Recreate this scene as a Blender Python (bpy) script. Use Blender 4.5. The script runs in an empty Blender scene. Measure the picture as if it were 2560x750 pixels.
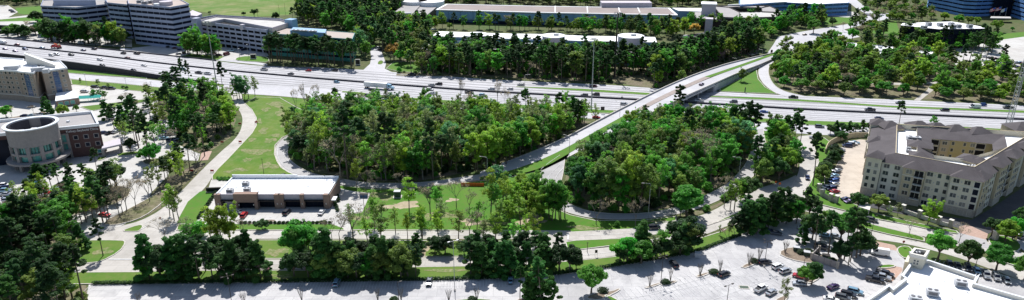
import bpy, math, random
import numpy as np
from mathutils import Vector
S = bpy.context.scene
COL = S.collection
R = math.radians
# ---------------------------------------------------------------- camera
F = 1706.67; CX = 1280.0; CY = 375.0; HC = 120.0
PIT = math.atan(645 / F); CP, SP = math.cos(PIT), math.sin(PIT)
cam = bpy.data.cameras.new('camera'); camo = bpy.data.objects.new('camera', cam); COL.objects.link(camo)
cam.sensor_width = 36; cam.lens = 24.0; cam.clip_start = 1; cam.clip_end = 20000
camo.location = (0, 0, HC); camo.rotation_euler = (R(90) - PIT, 0, 0)
S.camera = camo
# ---------------------------------------------------------------- sky, sun, exposure
SUN = Vector((-0.08, 0.685, 1.0)).normalized()
elev = math.asin(SUN.z); azim = math.atan2(SUN.x, SUN.y)
W = bpy.data.worlds.new('World'); S.world = W; W.use_nodes = True
nt = W.node_tree; bg = nt.nodes['Background']
sky = nt.nodes.new('ShaderNodeTexSky'); sky.sky_type = 'NISHITA'; sky.sun_disc = False
sky.sun_elevation = elev; sky.sun_rotation = azim
nt.links.new(sky.outputs[0], bg.inputs[0]); bg.inputs[1].default_value = 0.095
sl = bpy.data.lights.new('sun', 'SUN'); sl.energy = 4.8; sl.angle = R(0.5); sl.color = (1.0, 0.975, 0.95)
so = bpy.data.objects.new('sun', sl); COL.objects.link(so)
so.rotation_euler = SUN.to_track_quat('Z', 'Y').to_euler()
S.view_settings.view_transform = 'Standard'; S.view_settings.look = 'None'
S.view_settings.exposure = 0.4; S.view_settings.gamma = 1
try:
    S.cycles.max_bounces = 5; S.cycles.diffuse_bounces = 2; S.cycles.glossy_bounces = 2
    S.cycles.transmission_bounces = 2; S.cycles.transparent_max_bounces = 4
except Exception: pass
# ---------------------------------------------------------------- pixel of the photograph -> point of the place
def G(px, py, z=0.0):
    u = (px - CX) / F; v = (py - CY) / F
    t = (z - HC) / (-SP - v * CP)
    return (t * u, t * (CP - v * SP))
def G3(px, py, z=0.0):
    x, y = G(px, py, z); return (x, y, z)
def PJ(x, y, z=0.0):
    dz = z - HC; zc = y * CP - dz * SP; yc = -(y * SP + dz * CP)
    return (CX + F * x / zc, CY + F * yc / zc)
def HT(px, py, ty):
    x, y = G(px, py); lo, hi = 0., 100.
    for _ in range(30):
        m = (lo + hi) / 2
        if PJ(x, y, m)[1] > ty: lo = m
        else: hi = m
    return lo
# ---------------------------------------------------------------- materials
def newmat(name):
    m = bpy.data.materials.new(name); m.use_nodes = True
    b = m.node_tree.nodes['Principled BSDF']
    return m, m.node_tree, b
def mat(name, c, rough=0.8, c2=None, scale=0.3, c3=None, scale3=3.0, amt3=0.35, metal=0.0, spec=0.3, bump=0.0, coord='Object', lo=0.35, hi=0.65):
    m, t, b = newmat(name)
    b.inputs['Roughness'].default_value = rough; b.inputs['Metallic'].default_value = metal
    b.inputs['Specular IOR Level'].default_value = spec
    c = (*c, 1)
    b.inputs['Base Color'].default_value = c
    if c2 is None and c3 is None: return m
    tc = t.nodes.new('ShaderNodeTexCoord'); out = None
    n = t.nodes.new('ShaderNodeTexNoise'); n.inputs['Scale'].default_value = scale; n.inputs['Detail'].default_value = 6
    n.inputs['Roughness'].default_value = 0.65
    t.links.new(tc.outputs[coord], n.inputs['Vector'])
    mr = t.nodes.new('ShaderNodeMapRange'); mr.inputs[1].default_value = lo; mr.inputs[2].default_value = hi
    t.links.new(n.outputs[0], mr.inputs[0])
    mx = t.nodes.new('ShaderNodeMix'); mx.data_type = 'RGBA'
    mx.inputs[6].default_value = c; mx.inputs[7].default_value = (*(c2 or c[:3]), 1)
    t.links.new(mr.outputs[0], mx.inputs[0]); out = mx.outputs[2]
    if c3:
        n3 = t.nodes.new('ShaderNodeTexNoise'); n3.inputs['Scale'].default_value = scale3; n3.inputs['Detail'].default_value = 8
        n3.inputs['Roughness'].default_value = 0.7
        t.links.new(tc.outputs[coord], n3.inputs['Vector'])
        m3 = t.nodes.new('ShaderNodeMapRange'); m3.inputs[1].default_value = 0.45; m3.inputs[2].default_value = 0.7
        m3.inputs[4].default_value = amt3
        t.links.new(n3.outputs[0], m3.inputs[0])
        mx3 = t.nodes.new('ShaderNodeMix'); mx3.data_type = 'RGBA'
        t.links.new(m3.outputs[0], mx3.inputs[0]); t.links.new(out, mx3.inputs[6]); mx3.inputs[7].default_value = (*c3, 1)
        out = mx3.outputs[2]
    t.links.new(out, b.inputs['Base Color'])
    if bump:
        bp = t.nodes.new('ShaderNodeBump'); bp.inputs['Strength'].default_value = bump
        t.links.new(n.outputs[0], bp.inputs['Height']); t.links.new(bp.outputs[0], b.inputs['Normal'])
    return m
def slabmat(name, c, c2, c3, joint, bw=4.5, bh=3.6, rot=0.0, tyre=None, off=0.5):
    """concrete cast in slabs: thin dark joints, each slab its own tone, stains"""
    m, t, b = newmat(name); b.inputs['Roughness'].default_value = 0.85; b.inputs['Specular IOR Level'].default_value = 0.25
    tc = t.nodes.new('ShaderNodeTexCoord'); mp = t.nodes.new('ShaderNodeMapping'); mp.inputs['Rotation'].default_value = (0, 0, rot)
    t.links.new(tc.outputs['Object'], mp.inputs['Vector'])
    br = t.nodes.new('ShaderNodeTexBrick'); br.offset = off; br.inputs['Scale'].default_value = 1
    br.inputs['Brick Width'].default_value = bw; br.inputs['Row Height'].default_value = bh
    br.inputs['Mortar Size'].default_value = 0.035; br.inputs['Mortar Smooth'].default_value = 0.2
    br.inputs['Color1'].default_value = (*c, 1); br.inputs['Color2'].default_value = (*c2, 1); br.inputs['Mortar'].default_value = (*joint, 1)
    t.links.new(mp.outputs[0], br.inputs['Vector'])
    out = br.outputs['Color']
    for sc, col, a, l, h in ((0.03, c3, 0.7, 0.44, 0.66), (0.16, c3, 0.6, 0.5, 0.68), (0.6, joint, 0.16, 0.54, 0.75), (2.5, joint, 0.22, 0.5, 0.75)):
        n = t.nodes.new('ShaderNodeTexNoise'); n.inputs['Scale'].default_value = sc; n.inputs['Detail'].default_value = 7
        n.inputs['Roughness'].default_value = 0.68; n.inputs['Distortion'].default_value = 0.6
        t.links.new(mp.outputs[0], n.inputs['Vector'])
        mr = t.nodes.new('ShaderNodeMapRange'); mr.inputs[1].default_value = l; mr.inputs[2].default_value = h; mr.inputs[4].default_value = a
        t.links.new(n.outputs[0], mr.inputs[0])
        mx = t.nodes.new('ShaderNodeMix'); mx.data_type = 'RGBA'; mx.inputs[7].default_value = (*col, 1)
        t.links.new(mr.outputs[0], mx.inputs[0]); t.links.new(out, mx.inputs[6]); out = mx.outputs[2]
    t.links.new(out, b.inputs['Base Color'])
    return m
M = {}
M['concrete'] = slabmat('street_concrete', (.48, .455, .42), (.43, .41, .375), (.31, .29, .26), (.21, .195, .175), 6, 3.6)
M['hwy'] = slabmat('highway_concrete', (.49, .485, .50), (.455, .45, .465), (.36, .355, .365), (.26, .255, .26), 9, 3.7, R(8))
M['lot'] = slabmat('car_park_concrete', (.52, .51, .50), (.45, .44, .44), (.28, .275, .28), (.20, .20, .20), 6, 6)
M['lotpale'] = slabmat('pale_car_park_concrete', (.51, .50, .475), (.475, .465, .44), (.38, .36, .335), (.28, .265, .24), 5, 5)
M['lottan'] = slabmat('tan_car_park_concrete', (.50, .44, .37), (.46, .405, .34), (.34, .29, .24), (.25, .21, .17), 6, 6)
M['ramp'] = slabmat('ramp_concrete', (.40, .39, .385), (.375, .365, .36), (.29, .28, .275), (.2, .195, .19), 6, 3.6)
M['asph'] = mat('dark_asphalt', (.05, .05, .055), .9, (.075, .075, .08), .2, (.10, .10, .10), 2)
M['paver'] = mat('brick_pavers', (.36, .24, .19), .85, (.45, .32, .26), 1.2, (.24, .17, .14), 4)
M['deckmed'] = mat('weathered_median_concrete', (.27, .225, .20), .9, (.34, .29, .26), .25, (.18, .15, .14), 2)
M['kerb'] = mat('kerb_concrete', (.55, .52, .47), .85, (.42, .39, .35), .6)
M['par'] = mat('barrier_concrete', (.42, .43, .45), .85, (.33, .34, .36), .25, (.18, .18, .18), 1.2)
M['white'] = mat('road_paint', (.8, .8, .8), .6, (.62, .62, .6), 1.5)
M['grass'] = mat('mown_grass', (.060, .150, .010), .9, (.10, .165, .02), .06, (.14, .16, .045), .5, .6, lo=.4, hi=.6)
M['grassb'] = mat('bright_spring_grass', (.042, .160, .006), .9, (.082, .175, .014), .07, (.11, .13, .03), .45, .65, lo=.3, hi=.7)
M['grassdry'] = mat('patchy_grass', (.050, .145, .005), .9, (.10, .165, .013), .05, (.22, .22, .10), .22, .45)
M['ground'] = mat('lawn_and_soil', (.045, .090, .016), .95, (.085, .09, .035), .03, (.17, .14, .08), .25, .55)
M['worngrass'] = mat('worn_thin_grass', (.07, .145, .015), .95, (.20, .19, .09), .35, (.38, .32, .22), .9, .6)
M['floor'] = mat('woodland_floor', (.14, .11, .08), .95, (.10, .115, .04), .09, (.30, .25, .18), .5, .6)
M['mulch'] = mat('mulch_bed', (.16, .12, .09), .95, (.25, .20, .15), 1.5)
M['soil'] = mat('bare_tan_soil', (.42, .35, .25), .95, (.30, .25, .16), .3, (.16, .16, .06), .8, .4)
M['bark'] = mat('bark', (.10, .08, .06), .95, (.16, .13, .10), 1.5)
M['barkpale'] = mat('grey_bark', (.22, .20, .17), .95, (.13, .115, .10), 2)
M['membrane'] = mat('white_roof_membrane', (.86, .86, .86), .7, (.76, .77, .78), .05, (.60, .61, .62), .5, .4)
M['greyroof'] = mat('grey_gravel_roof', (.30, .29, .285), .9, (.36, .34, .33), .08, (.2, .19, .19), 1.0)
M['tanroof'] = mat('tan_gravel_roof', (.38, .32, .285), .9, (.45, .385, .34), .06, (.27, .235, .21), .8)
M['shingle'] = mat('grey_brown_shingles', (.072, .063, .066), .9, (.105, .094, .098), .12, (.045, .040, .043), 2, .5)
M['stucco'] = mat('cream_stucco', (.66, .61, .48), .9, (.60, .555, .44), .2)
M['stucco2'] = mat('tan_stucco', (.52, .44, .30), .9, (.47, .395, .27), .2)
M['stucco3'] = mat('pale_grey_stucco', (.68, .65, .57), .9, (.62, .59, .51), .2)
M['stone'] = mat('pale_stone_cladding', (.47, .43, .37), .9, (.36, .32, .27), 1.5, (.28, .25, .21), 3)
M['trim'] = mat('pale_trim', (.66, .63, .56), .8)
M['yellow'] = mat('ochre_stucco', (.52, .44, .23), .9, (.47, .40, .21), .2)
M['brick'] = mat('red_brown_brick', (.11, .062, .056), .9, (.085, .048, .044), 1.5)
M['worn'] = mat('worn_bay_paint', (.72, .72, .71), .8, (.55, .55, .55), 1.0)
M['brownbrick'] = mat('brown_brick', (.31, .22, .175), .9, (.25, .17, .135), 2)
M['buffbrick'] = mat('buff_brick', (.38, .31, .24), .9, (.30, .24, .19), 1.2, (.22, .18, .15), 3)
M['precast'] = mat('beige_precast', (.31, .285, .27), .9, (.27, .245, .235), .8, (.21, .195, .19), 2.5)
M['band'] = mat('grey_precast_band', (.40, .395, .40), .8, (.33, .33, .34), .15)
M['navyband'] = mat('slate_blue_band', (.36, .40, .53), .7, (.31, .35, .47), .15)
M['oblue'] = mat('office_blue_band', (.15, .31, .62), .6, (.12, .26, .54), .1)
M['brownroof'] = mat('brown_grey_gravel_roof', (.25, .21, .195), .9, (.30, .255, .235), .05, (.18, .155, .15), .6)
M['meadow'] = mat('rough_meadow', (.065, .155, .010), .9, (.12, .17, .03), .02, (.30, .25, .14), .05, .6)
M['garage'] = mat('grey_blue_concrete', (.42, .44, .55), .85, (.36, .38, .48), .2)
M['wallc'] = mat('shade_darkened_concrete', (.055, .055, .07), .9, (.04, .04, .05), .2, (.10, .10, .11), 1.2)  # shade on the highway wall and barrier faces is put into this colour
M['track'] = mat('worn_wheel_tracks', (.355, .35, .355), .9, (.41, .405, .41), .06, (.30, .295, .30), .4)
M['bluewall'] = mat('blue_grey_panel_wall', (.24, .40, .56), .5, (.19, .33, .49), .1)
M['lav'] = mat('lavender_grey_render', (.52, .48, .52), .85, (.46, .43, .47), .2)
M['metalroof'] = mat('pale_metal_coping', (.72, .74, .76), .4, metal=.2)
M['metal'] = mat('galvanised_steel', (.42, .43, .44), .5, metal=.5)
M['dmetal'] = mat('dark_bronze_metal', (.035, .03, .028), .5, metal=.3)
M['unit'] = mat('rooftop_unit_steel', (.50, .51, .52), .55, (.40, .41, .43), 1.5)
M['fan'] = mat('fan_grey', (.14, .14, .15), .6)
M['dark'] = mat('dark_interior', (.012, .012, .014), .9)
M['box'] = mat('utility_green', (.05, .08, .055), .7)
M['signred'] = mat('sign_red', (.35, .03, .03), .5)
M['orange'] = mat('orange_mesh_fence', (.75, .16, .03), .8, (.6, .12, .02), 3)
M['wallfence'] = mat('tan_screen_wall', (.58, .48, .32), .9, (.5, .42, .28), .3)
M['tent'] = mat('teal_canvas', (.02, .33, .28), .7)
M['fabric'] = mat('white_canvas', (.75, .75, .73), .7)
M['flagred'] = mat('flag_red', (.55, .05, .06), .8); M['flagblue'] = mat('flag_blue', (.04, .12, .45), .8)
M['skin'] = mat('skin', (.45, .28, .2), .6); M['cloth'] = mat('dark_clothing', (.05, .05, .06), .9); M['hair'] = mat('hair', (.03, .02, .015), .8)
def glass(name, c, c2, rough=.12, scale=.25, spec=.35):
    m = mat(name, c, rough, c2, scale, spec=spec, metal=0.0)
    return m
M['gdark'] = glass('dark_window_glass', (.006, .010, .02), (.012, .018, .035), rough=.3, spec=.08)
M['gblue'] = glass('blue_reflective_glass', (.03, .07, .15), (.06, .13, .26))
M['ggreen'] = glass('green_tinted_glass', (.05, .22, .20), (.13, .42, .36), scale=.35)
M['gwinl'] = glass('window_glass_with_pale_blinds', (.16, .17, .16), (.26, .26, .24), scale=.6); M['gwind'] = glass('dark_flat_window_glass', (.012, .018, .022), (.03, .045, .05), scale=.6)
M['gwin'] = glass('window_glass', (.025, .035, .045), (.09, .11, .12), scale=.6)
# ---------------------------------------------------------------- mesh building
class MB:
    def __init__(s): s.v = []; s.f = []; s.m = []
    def add(s, vs, fs, mi=0):
        o = len(s.v); s.v += [tuple(p) for p in vs]
        for f in fs: s.f.append([i + o for i in f]); s.m.append(mi)
        return s
    def box(s, cx, cy, z0, z1, lx, ly, rot=0., mi=0):
        c, n = math.cos(rot), math.sin(rot); P = []
        for z in (z0, z1):
            for a, b in ((-1, -1), (1, -1), (1, 1), (-1, 1)):
                x, y = a * lx / 2, b * ly / 2; P.append((cx + x * c - y * n, cy + x * n + y * c, z))
        return s.add(P, [(3, 2, 1, 0), (4, 5, 6, 7), (0, 1, 5, 4), (1, 2, 6, 5), (2, 3, 7, 6), (3, 0, 4, 7)], mi)
    def prism(s, poly, z0, z1, mi=0, bottom=False, top=True):
        n = len(poly)
        z0 = [z0] * n if not hasattr(z0, '__len__') else z0; z1 = [z1] * n if not hasattr(z1, '__len__') else z1
        if area(poly) < 0: poly = poly[::-1]; z0 = z0[::-1]; z1 = z1[::-1]
        P = [(p[0], p[1], z) for p, z in zip(poly, z0)] + [(p[0], p[1], z) for p, z in zip(poly, z1)]
        fs = [(i, (i + 1) % n, n + (i + 1) % n, n + i) for i in range(n)]
        if top: fs.append(list(range(n, 2 * n)))
        if bottom: fs.append(list(range(n))[::-1])
        return s.add(P, fs, mi)
    def bar(s, p, q, w, h, mi=0, dz=0.):
        """upright-sided bar along p->q; its underside at the points' z + dz"""
        dx, dy = q[0] - p[0], q[1] - p[1]; L = math.hypot(dx, dy) or 1; nx, ny = -dy / L * w / 2, dx / L * w / 2
        P = []
        for a, b in ((p, 0), (q, 0), (p, h), (q, h)):
            P += [(a[0] + nx, a[1] + ny, a[2] + b + dz), (a[0] - nx, a[1] - ny, a[2] + b + dz)]
        return s.add(P, [(0, 2, 3, 1), (4, 5, 7, 6), (1, 3, 7, 5), (2, 0, 4, 6), (0, 1, 5, 4), (3, 2, 6, 7)], mi)
    def poly_bar(s, pts, w, h, dz=0., mi=0, closed=False):
        n = len(pts); L, Rr = offs(pts, w / 2, closed), offs(pts, -w / 2, closed)
        P = []
        for (a, b), (c, d), p in zip(L, Rr, pts):
            z = (p[2] if len(p) > 2 else 0) + dz
            P += [(a, b, z), (c, d, z), (a, b, z + h), (c, d, z + h)]
        fs = []
        for i in range(n if closed else n - 1):
            a, b = 4 * i, 4 * ((i + 1) % n)
            fs += [(a + 2, a + 3, b + 3, b + 2), (a + 1, b + 1, b + 3, a + 3), (b, a, a + 2, b + 2), (a, b, b + 1, a + 1)]
        if not closed: fs += [(0, 1, 3, 2), (4 * n - 4, 4 * n - 2, 4 * n - 1, 4 * n - 3)]
        return s.add(P, fs, mi)
    def tube(s, pts, rad, n=6, mi=0, cap=True):
        P = []; k = len(pts)
        for i, p in enumerate(pts):
            a = Vector(pts[max(0, i - 1)]); b = Vector(pts[min(k - 1, i + 1)]); d = (b - a).normalized()
            u = d.cross(Vector((0, 1, 0)) if abs(d.y) < .9 else Vector((1, 0, 0))).normalized(); w = d.cross(u)
            r = rad[i] if hasattr(rad, '__len__') else rad
            for j in range(n):
                t = 2 * math.pi * j / n; q = Vector(p) + (u * math.cos(t) + w * math.sin(t)) * r; P.append(tuple(q))
        fs = [(i * n + j, i * n + (j + 1) % n, (i + 1) * n + (j + 1) % n, (i + 1) * n + j) for i in range(k - 1) for j in range(n)]
        if cap: fs += [list(range((k - 1) * n, k * n)), list(range(n))[::-1]]
        return s.add(P, fs, mi)
    def cyl(s, cx, cy, z0, z1, r0, r1=None, n=16, mi=0):
        return s.tube([(cx, cy, z0), (cx, cy, z1)], [r0, r0 if r1 is None else r1], n, mi)
    def mesh(s, name, mats):
        me = bpy.data.meshes.new(name); me.from_pydata(s.v, [], s.f)
        for m in (mats if isinstance(mats, (list, tuple)) else [mats]): me.materials.append(M[m] if isinstance(m, str) else m)
        if any(s.m): me.polygons.foreach_set('material_index', s.m)
        me.update(); return me
    def build(s, name, mats, parent=None, smooth=False, label=None):
        me = s.mesh(name, mats)
        if smooth: me.polygons.foreach_set('use_smooth', [True] * len(me.polygons))
        o = bpy.data.objects.new(name, me); COL.objects.link(o)
        if parent is not None: o.parent = parent
        if label: o['label'] = label
        return o
def area(p): return sum(p[i][0] * p[(i + 1) % len(p)][1] - p[(i + 1) % len(p)][0] * p[i][1] for i in range(len(p))) / 2
def offs(pts, d, closed=False):
    """offset a polyline sideways by d (to its left)"""
    n = len(pts); out = []
    for i in range(n):
        p = pts[i]; a = pts[i - 1] if (i or closed) else pts[0]; b = pts[(i + 1) % n] if (i < n - 1 or closed) else pts[-1]
        d1 = np.array([p[0] - a[0], p[1] - a[1]]); d2 = np.array([b[0] - p[0], b[1] - p[1]])
        l1, l2 = np.hypot(*d1), np.hypot(*d2)
        n1 = np.array([-d1[1], d1[0]]) / l1 if l1 > 1e-6 else None; n2 = np.array([-d2[1], d2[0]]) / l2 if l2 > 1e-6 else None
        if n1 is None: n1 = n2
        if n2 is None: n2 = n1
        m = n1 + n2; L = m.dot(m)
        m = n1 if L < .2 else m * 2 / L
        out.append((p[0] + m[0] * d, p[1] + m[1] * d))
    return out
def inset(poly, d):
    return offs(poly, d if area(poly) > 0 else -d, True)
def smooth(pts, it=2, closed=False):
    pts = [np.array(p, float) for p in pts]
    for _ in range(it):
        q = []; n = len(pts)
        if not closed: q.append(pts[0])
        for i in range(n if closed else n - 1):
            a, b = pts[i], pts[(i + 1) % n]; q += [a * .75 + b * .25, a * .25 + b * .75]
        if not closed: q.append(pts[-1])
        pts = q
    return [tuple(p) for p in pts]
def resample(pts, n):
    a = np.array(pts, float); d = np.r_[0, np.cumsum(np.hypot(*(a[1:, :2] - a[:-1, :2]).T))]
    t = np.linspace(0, d[-1], n); return [tuple(np.interp(x, d, a[:, k]) for k in range(a.shape[1])) for x in t]
def W2(pts, z=0.): return [G(p[0], p[1], p[2] if len(p) > 2 else z) for p in pts]
def inpoly(xs, ys, poly):
    poly = np.array(poly); ins = np.zeros(len(xs), bool); j = len(poly) - 1
    for i in range(len(poly)):
        xi, yi = poly[i]; xj, yj = poly[j]
        c = ((yi > ys) != (yj > ys)) & (xs < (xj - xi) * (ys - yi) / ((yj - yi) or 1e-9) + xi)
        ins ^= c; j = i
    return ins
# ---------------------------------------------------------------- things, labels
ORD = ['first', 'second', 'third', 'fourth', 'fifth', 'sixth', 'seventh', 'eighth', 'ninth', 'tenth', 'eleventh', 'twelfth',
       'thirteenth', 'fourteenth', 'fifteenth', 'sixteenth', 'seventeenth', 'eighteenth', 'nineteenth', 'twentieth']
LBL = []
def late(o, look, where, group, px):
    """label written at the end, once it is known how many look-alikes stand at the same place"""
    LBL.append((o, look, where, group, px))
def thing(name, label, cat, loc=(0, 0, 0), rz=0., group=None):
    o = bpy.data.objects.new(name, None); COL.objects.link(o); o.location = loc; o.rotation_euler = (0, 0, rz)
    o.empty_display_size = 1
    if label: o['label'] = label
    o['category'] = cat
    if group: o['group'] = group
    return o
def tag(o, label, cat, group=None):
    if label: o['label'] = label
    o['category'] = cat
    if group: o['group'] = group
    return o
def copy_tree(o, parent=None):
    c = o.copy(); COL.objects.link(c)
    if parent is not None: c.parent = parent
    for ch in o.children: copy_tree(ch, c)
    return c
def struct(o): o['kind'] = 'structure'; return o
BLOCK = []           # ground polygons on which no wild tree may stand
zc = {'p': 0.03, 'g': 0.20, 'f': 0.008}
def sheet(name, px, m, kind='p', sm=0, block=True, kerb=False, world=None, z=None):
    poly = world or W2(px)
    if sm: poly = smooth(poly, sm, True)
    if z is None: z = zc[kind]; zc[kind] += .002
    if area(poly) < 0: poly = poly[::-1]
    mb = MB()
    if kind == 'g': mb.prism(poly, 0, z)
    else: mb.add([(p[0], p[1], z) for p in poly], [list(range(len(poly)))])
    o = struct(mb.build(name, m))
    if kerb: MB().poly_bar(offs(poly, .0, True), .35, z + .04, 0, closed=True).build('kerb', 'kerb', o)
    if block: BLOCK.append(poly)
    return o
def strip(name, left, right, m, n=None, zf=None, kerb=False, block=True, dz=None, sm=2):
    """road between two edge lines given in pixels (third value: height)"""
    A = [G3(*p) for p in left]; B = [G3(*p) for p in right]
    if sm: A, B = smooth(A, sm), smooth(B, sm)
    n = n or max(len(A), len(B), 12); A, B = resample(A, n), resample(B, n)
    if dz is None: dz = zc['p']; zc['p'] += .002
    P = []
    for a, b in zip(A, B): P += [(a[0], a[1], a[2] + dz), (b[0], b[1], b[2] + dz)]
    fs = [(2 * i, 2 * i + 2, 2 * i + 3, 2 * i + 1) for i in range(n - 1)]
    mb = MB().add(P, fs); o = struct(mb.build(name, m))
    # faces up
    if o.data.polygons[0].normal.z < 0: o.data.flip_normals()
    if kerb:
        for E in (A, B): MB().poly_bar(E, .3, dz + .13, 0).build('kerb', 'kerb', o)
    if block: BLOCK.append([p[:2] for p in A] + [p[:2] for p in B[::-1]])
    return o, A, B
# ================================================================ ground
g = MB(); NX, NY = 24, 24
g.add([(-9000, -300, 0), (9000, -300, 0), (9000, 14000, 0), (-9000, 14000, 0)], [(0, 1, 2, 3)])
struct(g.build('ground', 'ground'))
def ip(x, tab): return float(np.interp(x, [t[0] for t in tab], [t[1] for t in tab]))
# --- highway: edge rows (photo x, photo y) and its height above the ground west of the bridge
ZT = [(-200, 4.6), (170, 4.6), (300, 3.4), (400, 2.0), (480, .8), (560, .25), (640, 0)]
NE_ = [(-200, 74), (0, 95), (100, 106), (200, 117), (300, 127.5), (400, 138), (500, 148), (600, 160), (650, 165), (800, 169), (933, 176), (1017, 183), (1200, 197), (1293, 202), (1533, 213), (1600, 218), (1800, 230), (1960, 238), (2079, 243), (2259, 250), (2560, 264), (2900, 280)]
BA_ = [(-200, 90), (0, 112), (100, 123), (200, 134), (300, 146), (400, 159), (500, 170), (600, 180), (800, 198), (987, 213), (1200, 229), (1400, 240), (1600, 251), (1900, 268), (1960, 272), (2220, 285), (2560, 300), (2900, 315)]
SE_ = [(-200, 110), (0, 135), (100, 147), (200, 160), (300, 174), (400, 190), (500, 204), (560, 211), (650, 214), (800, 222), (860, 227), (967, 240), (1100, 249), (1261, 259), (1488, 273), (1600, 278), (1715, 285), (1960, 299), (2200, 307), (2300, 312), (2560, 325), (2900, 342)]
hz = lambda x: ip(x, ZT)
XS = list(range(-160, 2800, 40))
N3 = [(x, ip(x, NE_), hz(x)) for x in XS]; S3 = [(x, ip(x, SE_), hz(x)) for x in XS]; B3 = [(x, ip(x, BA_), hz(x)) for x in XS]
hw, HN, HS = strip('highway', S3, N3, 'hwy', n=150, sm=2)
BL = smooth([G3(*p) for p in B3], 2)
mb = MB(); mb.poly_bar(resample(BL, 160), .6, .95, .03); mb.poly_bar(resample(BL, 160), .9, .3, .03)
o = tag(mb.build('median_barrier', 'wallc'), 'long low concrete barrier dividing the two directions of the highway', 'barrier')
# retaining walls of the raised western stretch, with their parapets
def side_wall(row, name, lab, sgn):
    pts = [G3(x, ip(x, row), hz(x)) for x in range(-160, 560, 20)]
    pts = [p if len(p) == 3 else p for p in pts]
    mb = MB(); n = len(pts); oo = offs(pts, sgn * .25)
    P = []
    for p, q in zip(pts, oo): P += [(q[0], q[1], -.2), (q[0], q[1], p[2] + .0)]
    root = thing(name, lab, 'wall', (pts[0][0], pts[0][1], 0)); root.location = (0, 0, 0)
    # each cast panel of the wall is a piece
    L = resample([(q[0], q[1], p[2]) for p, q in zip(pts, oo)], 60); proto = None
    for i in range(59):
        a, b = L[i], L[i + 1]
        if max(a[2], b[2]) < .3: continue
        w = MB(); dx, dy = b[0] - a[0], b[1] - a[1]; l = math.hypot(dx, dy); k = .03 / l
        a2 = (a[0] + dx * k, a[1] + dy * k, a[2]); b2 = (b[0] - dx * k, b[1] - dy * k, b[2])
        ww = .3; nx, ny = -dy / l * ww / 2, dx / l * ww / 2
        P = []
        for q in (a2, b2):
            for s_ in (1, -1):
                P += [(q[0] + nx * s_, q[1] + ny * s_, -.1), (q[0] + nx * s_, q[1] + ny * s_, q[2] - .05)]
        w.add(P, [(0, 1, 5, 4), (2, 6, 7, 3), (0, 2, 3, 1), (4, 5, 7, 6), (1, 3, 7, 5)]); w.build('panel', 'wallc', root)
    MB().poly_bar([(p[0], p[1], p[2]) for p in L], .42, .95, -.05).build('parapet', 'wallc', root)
    return root
side_wall(SE_, 'retaining_wall', 'dark shaded retaining wall under the near side of the raised highway', -1)
side_wall(NE_, 'retaining_wall', 'retaining wall and parapet on the far side of the raised highway', 1)
# guard rail on the far side
def rail(name, px, lab, z=0.03, h=.75, step=2.0, m='metal', group=None):
    pts = smooth([G3(*p) for p in px], 2); n = max(2, int(math.dist(pts[0][:2], pts[-1][:2]) / step)); L = resample(pts, n)
    r = thing(name, lab, 'guard rail', (0, 0, 0), group=group)
    MB().poly_bar([(p[0], p[1], p[2]) for p in L], .12, .32, h - .32).build('rail', m, r)
    me = MB().box(0, 0, 0, h, .12, .12).mesh('post', m)
    for p in L:
        o = bpy.data.objects.new('post', me); COL.objects.link(o); o.parent = r; o.location = p
rail('guard_rail', [(668, 166), (740, 170), (815, 175)], 'brown guard rail between the highway and the entrance by the glass office', m='dmetal', step=3)
# frontage roads
strip('frontage_road', [(300, 127), (400, 137), (500, 147), (600, 157), (668, 164)], [(300, 119), (400, 129), (500, 139.5), (600, 150), (668, 159)], 'hwy')
SFT = [(-100, 148), (100, 174), (173, 184), (300, 193), (367, 198), (400, 202), (500, 213), (560, 215), (700, 219), (860, 233), (967, 247), (1100, 259), (1261, 270), (1488, 283), (1600, 289), (1715, 294), (1888, 306), (2025, 313), (2200, 319), (2400, 326), (2560, 334), (2800, 346)]
SFB = [(-100, 162), (100, 187), (173, 197), (300, 208), (400, 218), (500, 227), (600, 234), (700, 240), (800, 250), (900, 258), (1000, 266), (1100, 275), (1261, 285), (1351, 290), (1488, 297), (1600, 303), (1715, 310), (1888, 325), (2025, 336), (2150, 341), (2400, 352), (2560, 362), (2800, 375)]
xs = list(range(-100, 2800, 50))
strip('frontage_road', [(x, ip(x, SFB)) for x in xs], [(x, ip(x, SFT)) for x in xs], 'hwy', n=110)
sheet('pavement', [(560, 209), (640, 211), (800, 221), (860, 229), (870, 236), (800, 228), (700, 222), (560, 217)], 'hwy')
# green median strips of the highway
def gstrip(name, top, bot, m='grassb', kb=True):
    return sheet(name, top + bot[::-1], m, 'g', kerb=kb)
gstrip('grass_median', [(1290, 216.5), (1450, 222), (1600, 231.5), (1700, 237)], [(1290, 218), (1450, 228), (1600, 237), (1700, 243)])
gstrip('grass_median', [(1773, 240), (1887, 243.5), (2000, 249), (2220, 264.5), (2560, 277), (2800, 288)], [(1773, 243), (1887, 249), (2000, 254), (2220, 269), (2560, 283), (2800, 294)])
gstrip('grass_median', [(855, 228), (900, 231), (967, 240), (1100, 250), (1261, 260), (1488, 274), (1535, 277)], [(855, 231), (900, 237), (967, 246.5), (1100, 258), (1261, 269.5), (1488, 282), (1535, 284)])
gstrip('grass_median', [(1715, 285.5), (1860, 293), (1960, 300), (2100, 305), (2200, 308), (2400, 317), (2560, 326), (2800, 338)], [(1715, 293), (1860, 303), (1960, 309), (2025, 313), (2200, 318.5), (2400, 325.5), (2560, 333.5), (2800, 345)])
gstrip('grass_verge', [(100, 163), (170, 173.5), (300, 186), (367, 194)], [(100, 172), (173, 183), (300, 192), (367, 197.5)])
gstrip('grass_verge', [(177, 199), (300, 210), (400, 219), (500, 229)], [(180, 211.5), (300, 224), (400, 233), (500, 243)], 'grass')
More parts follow.
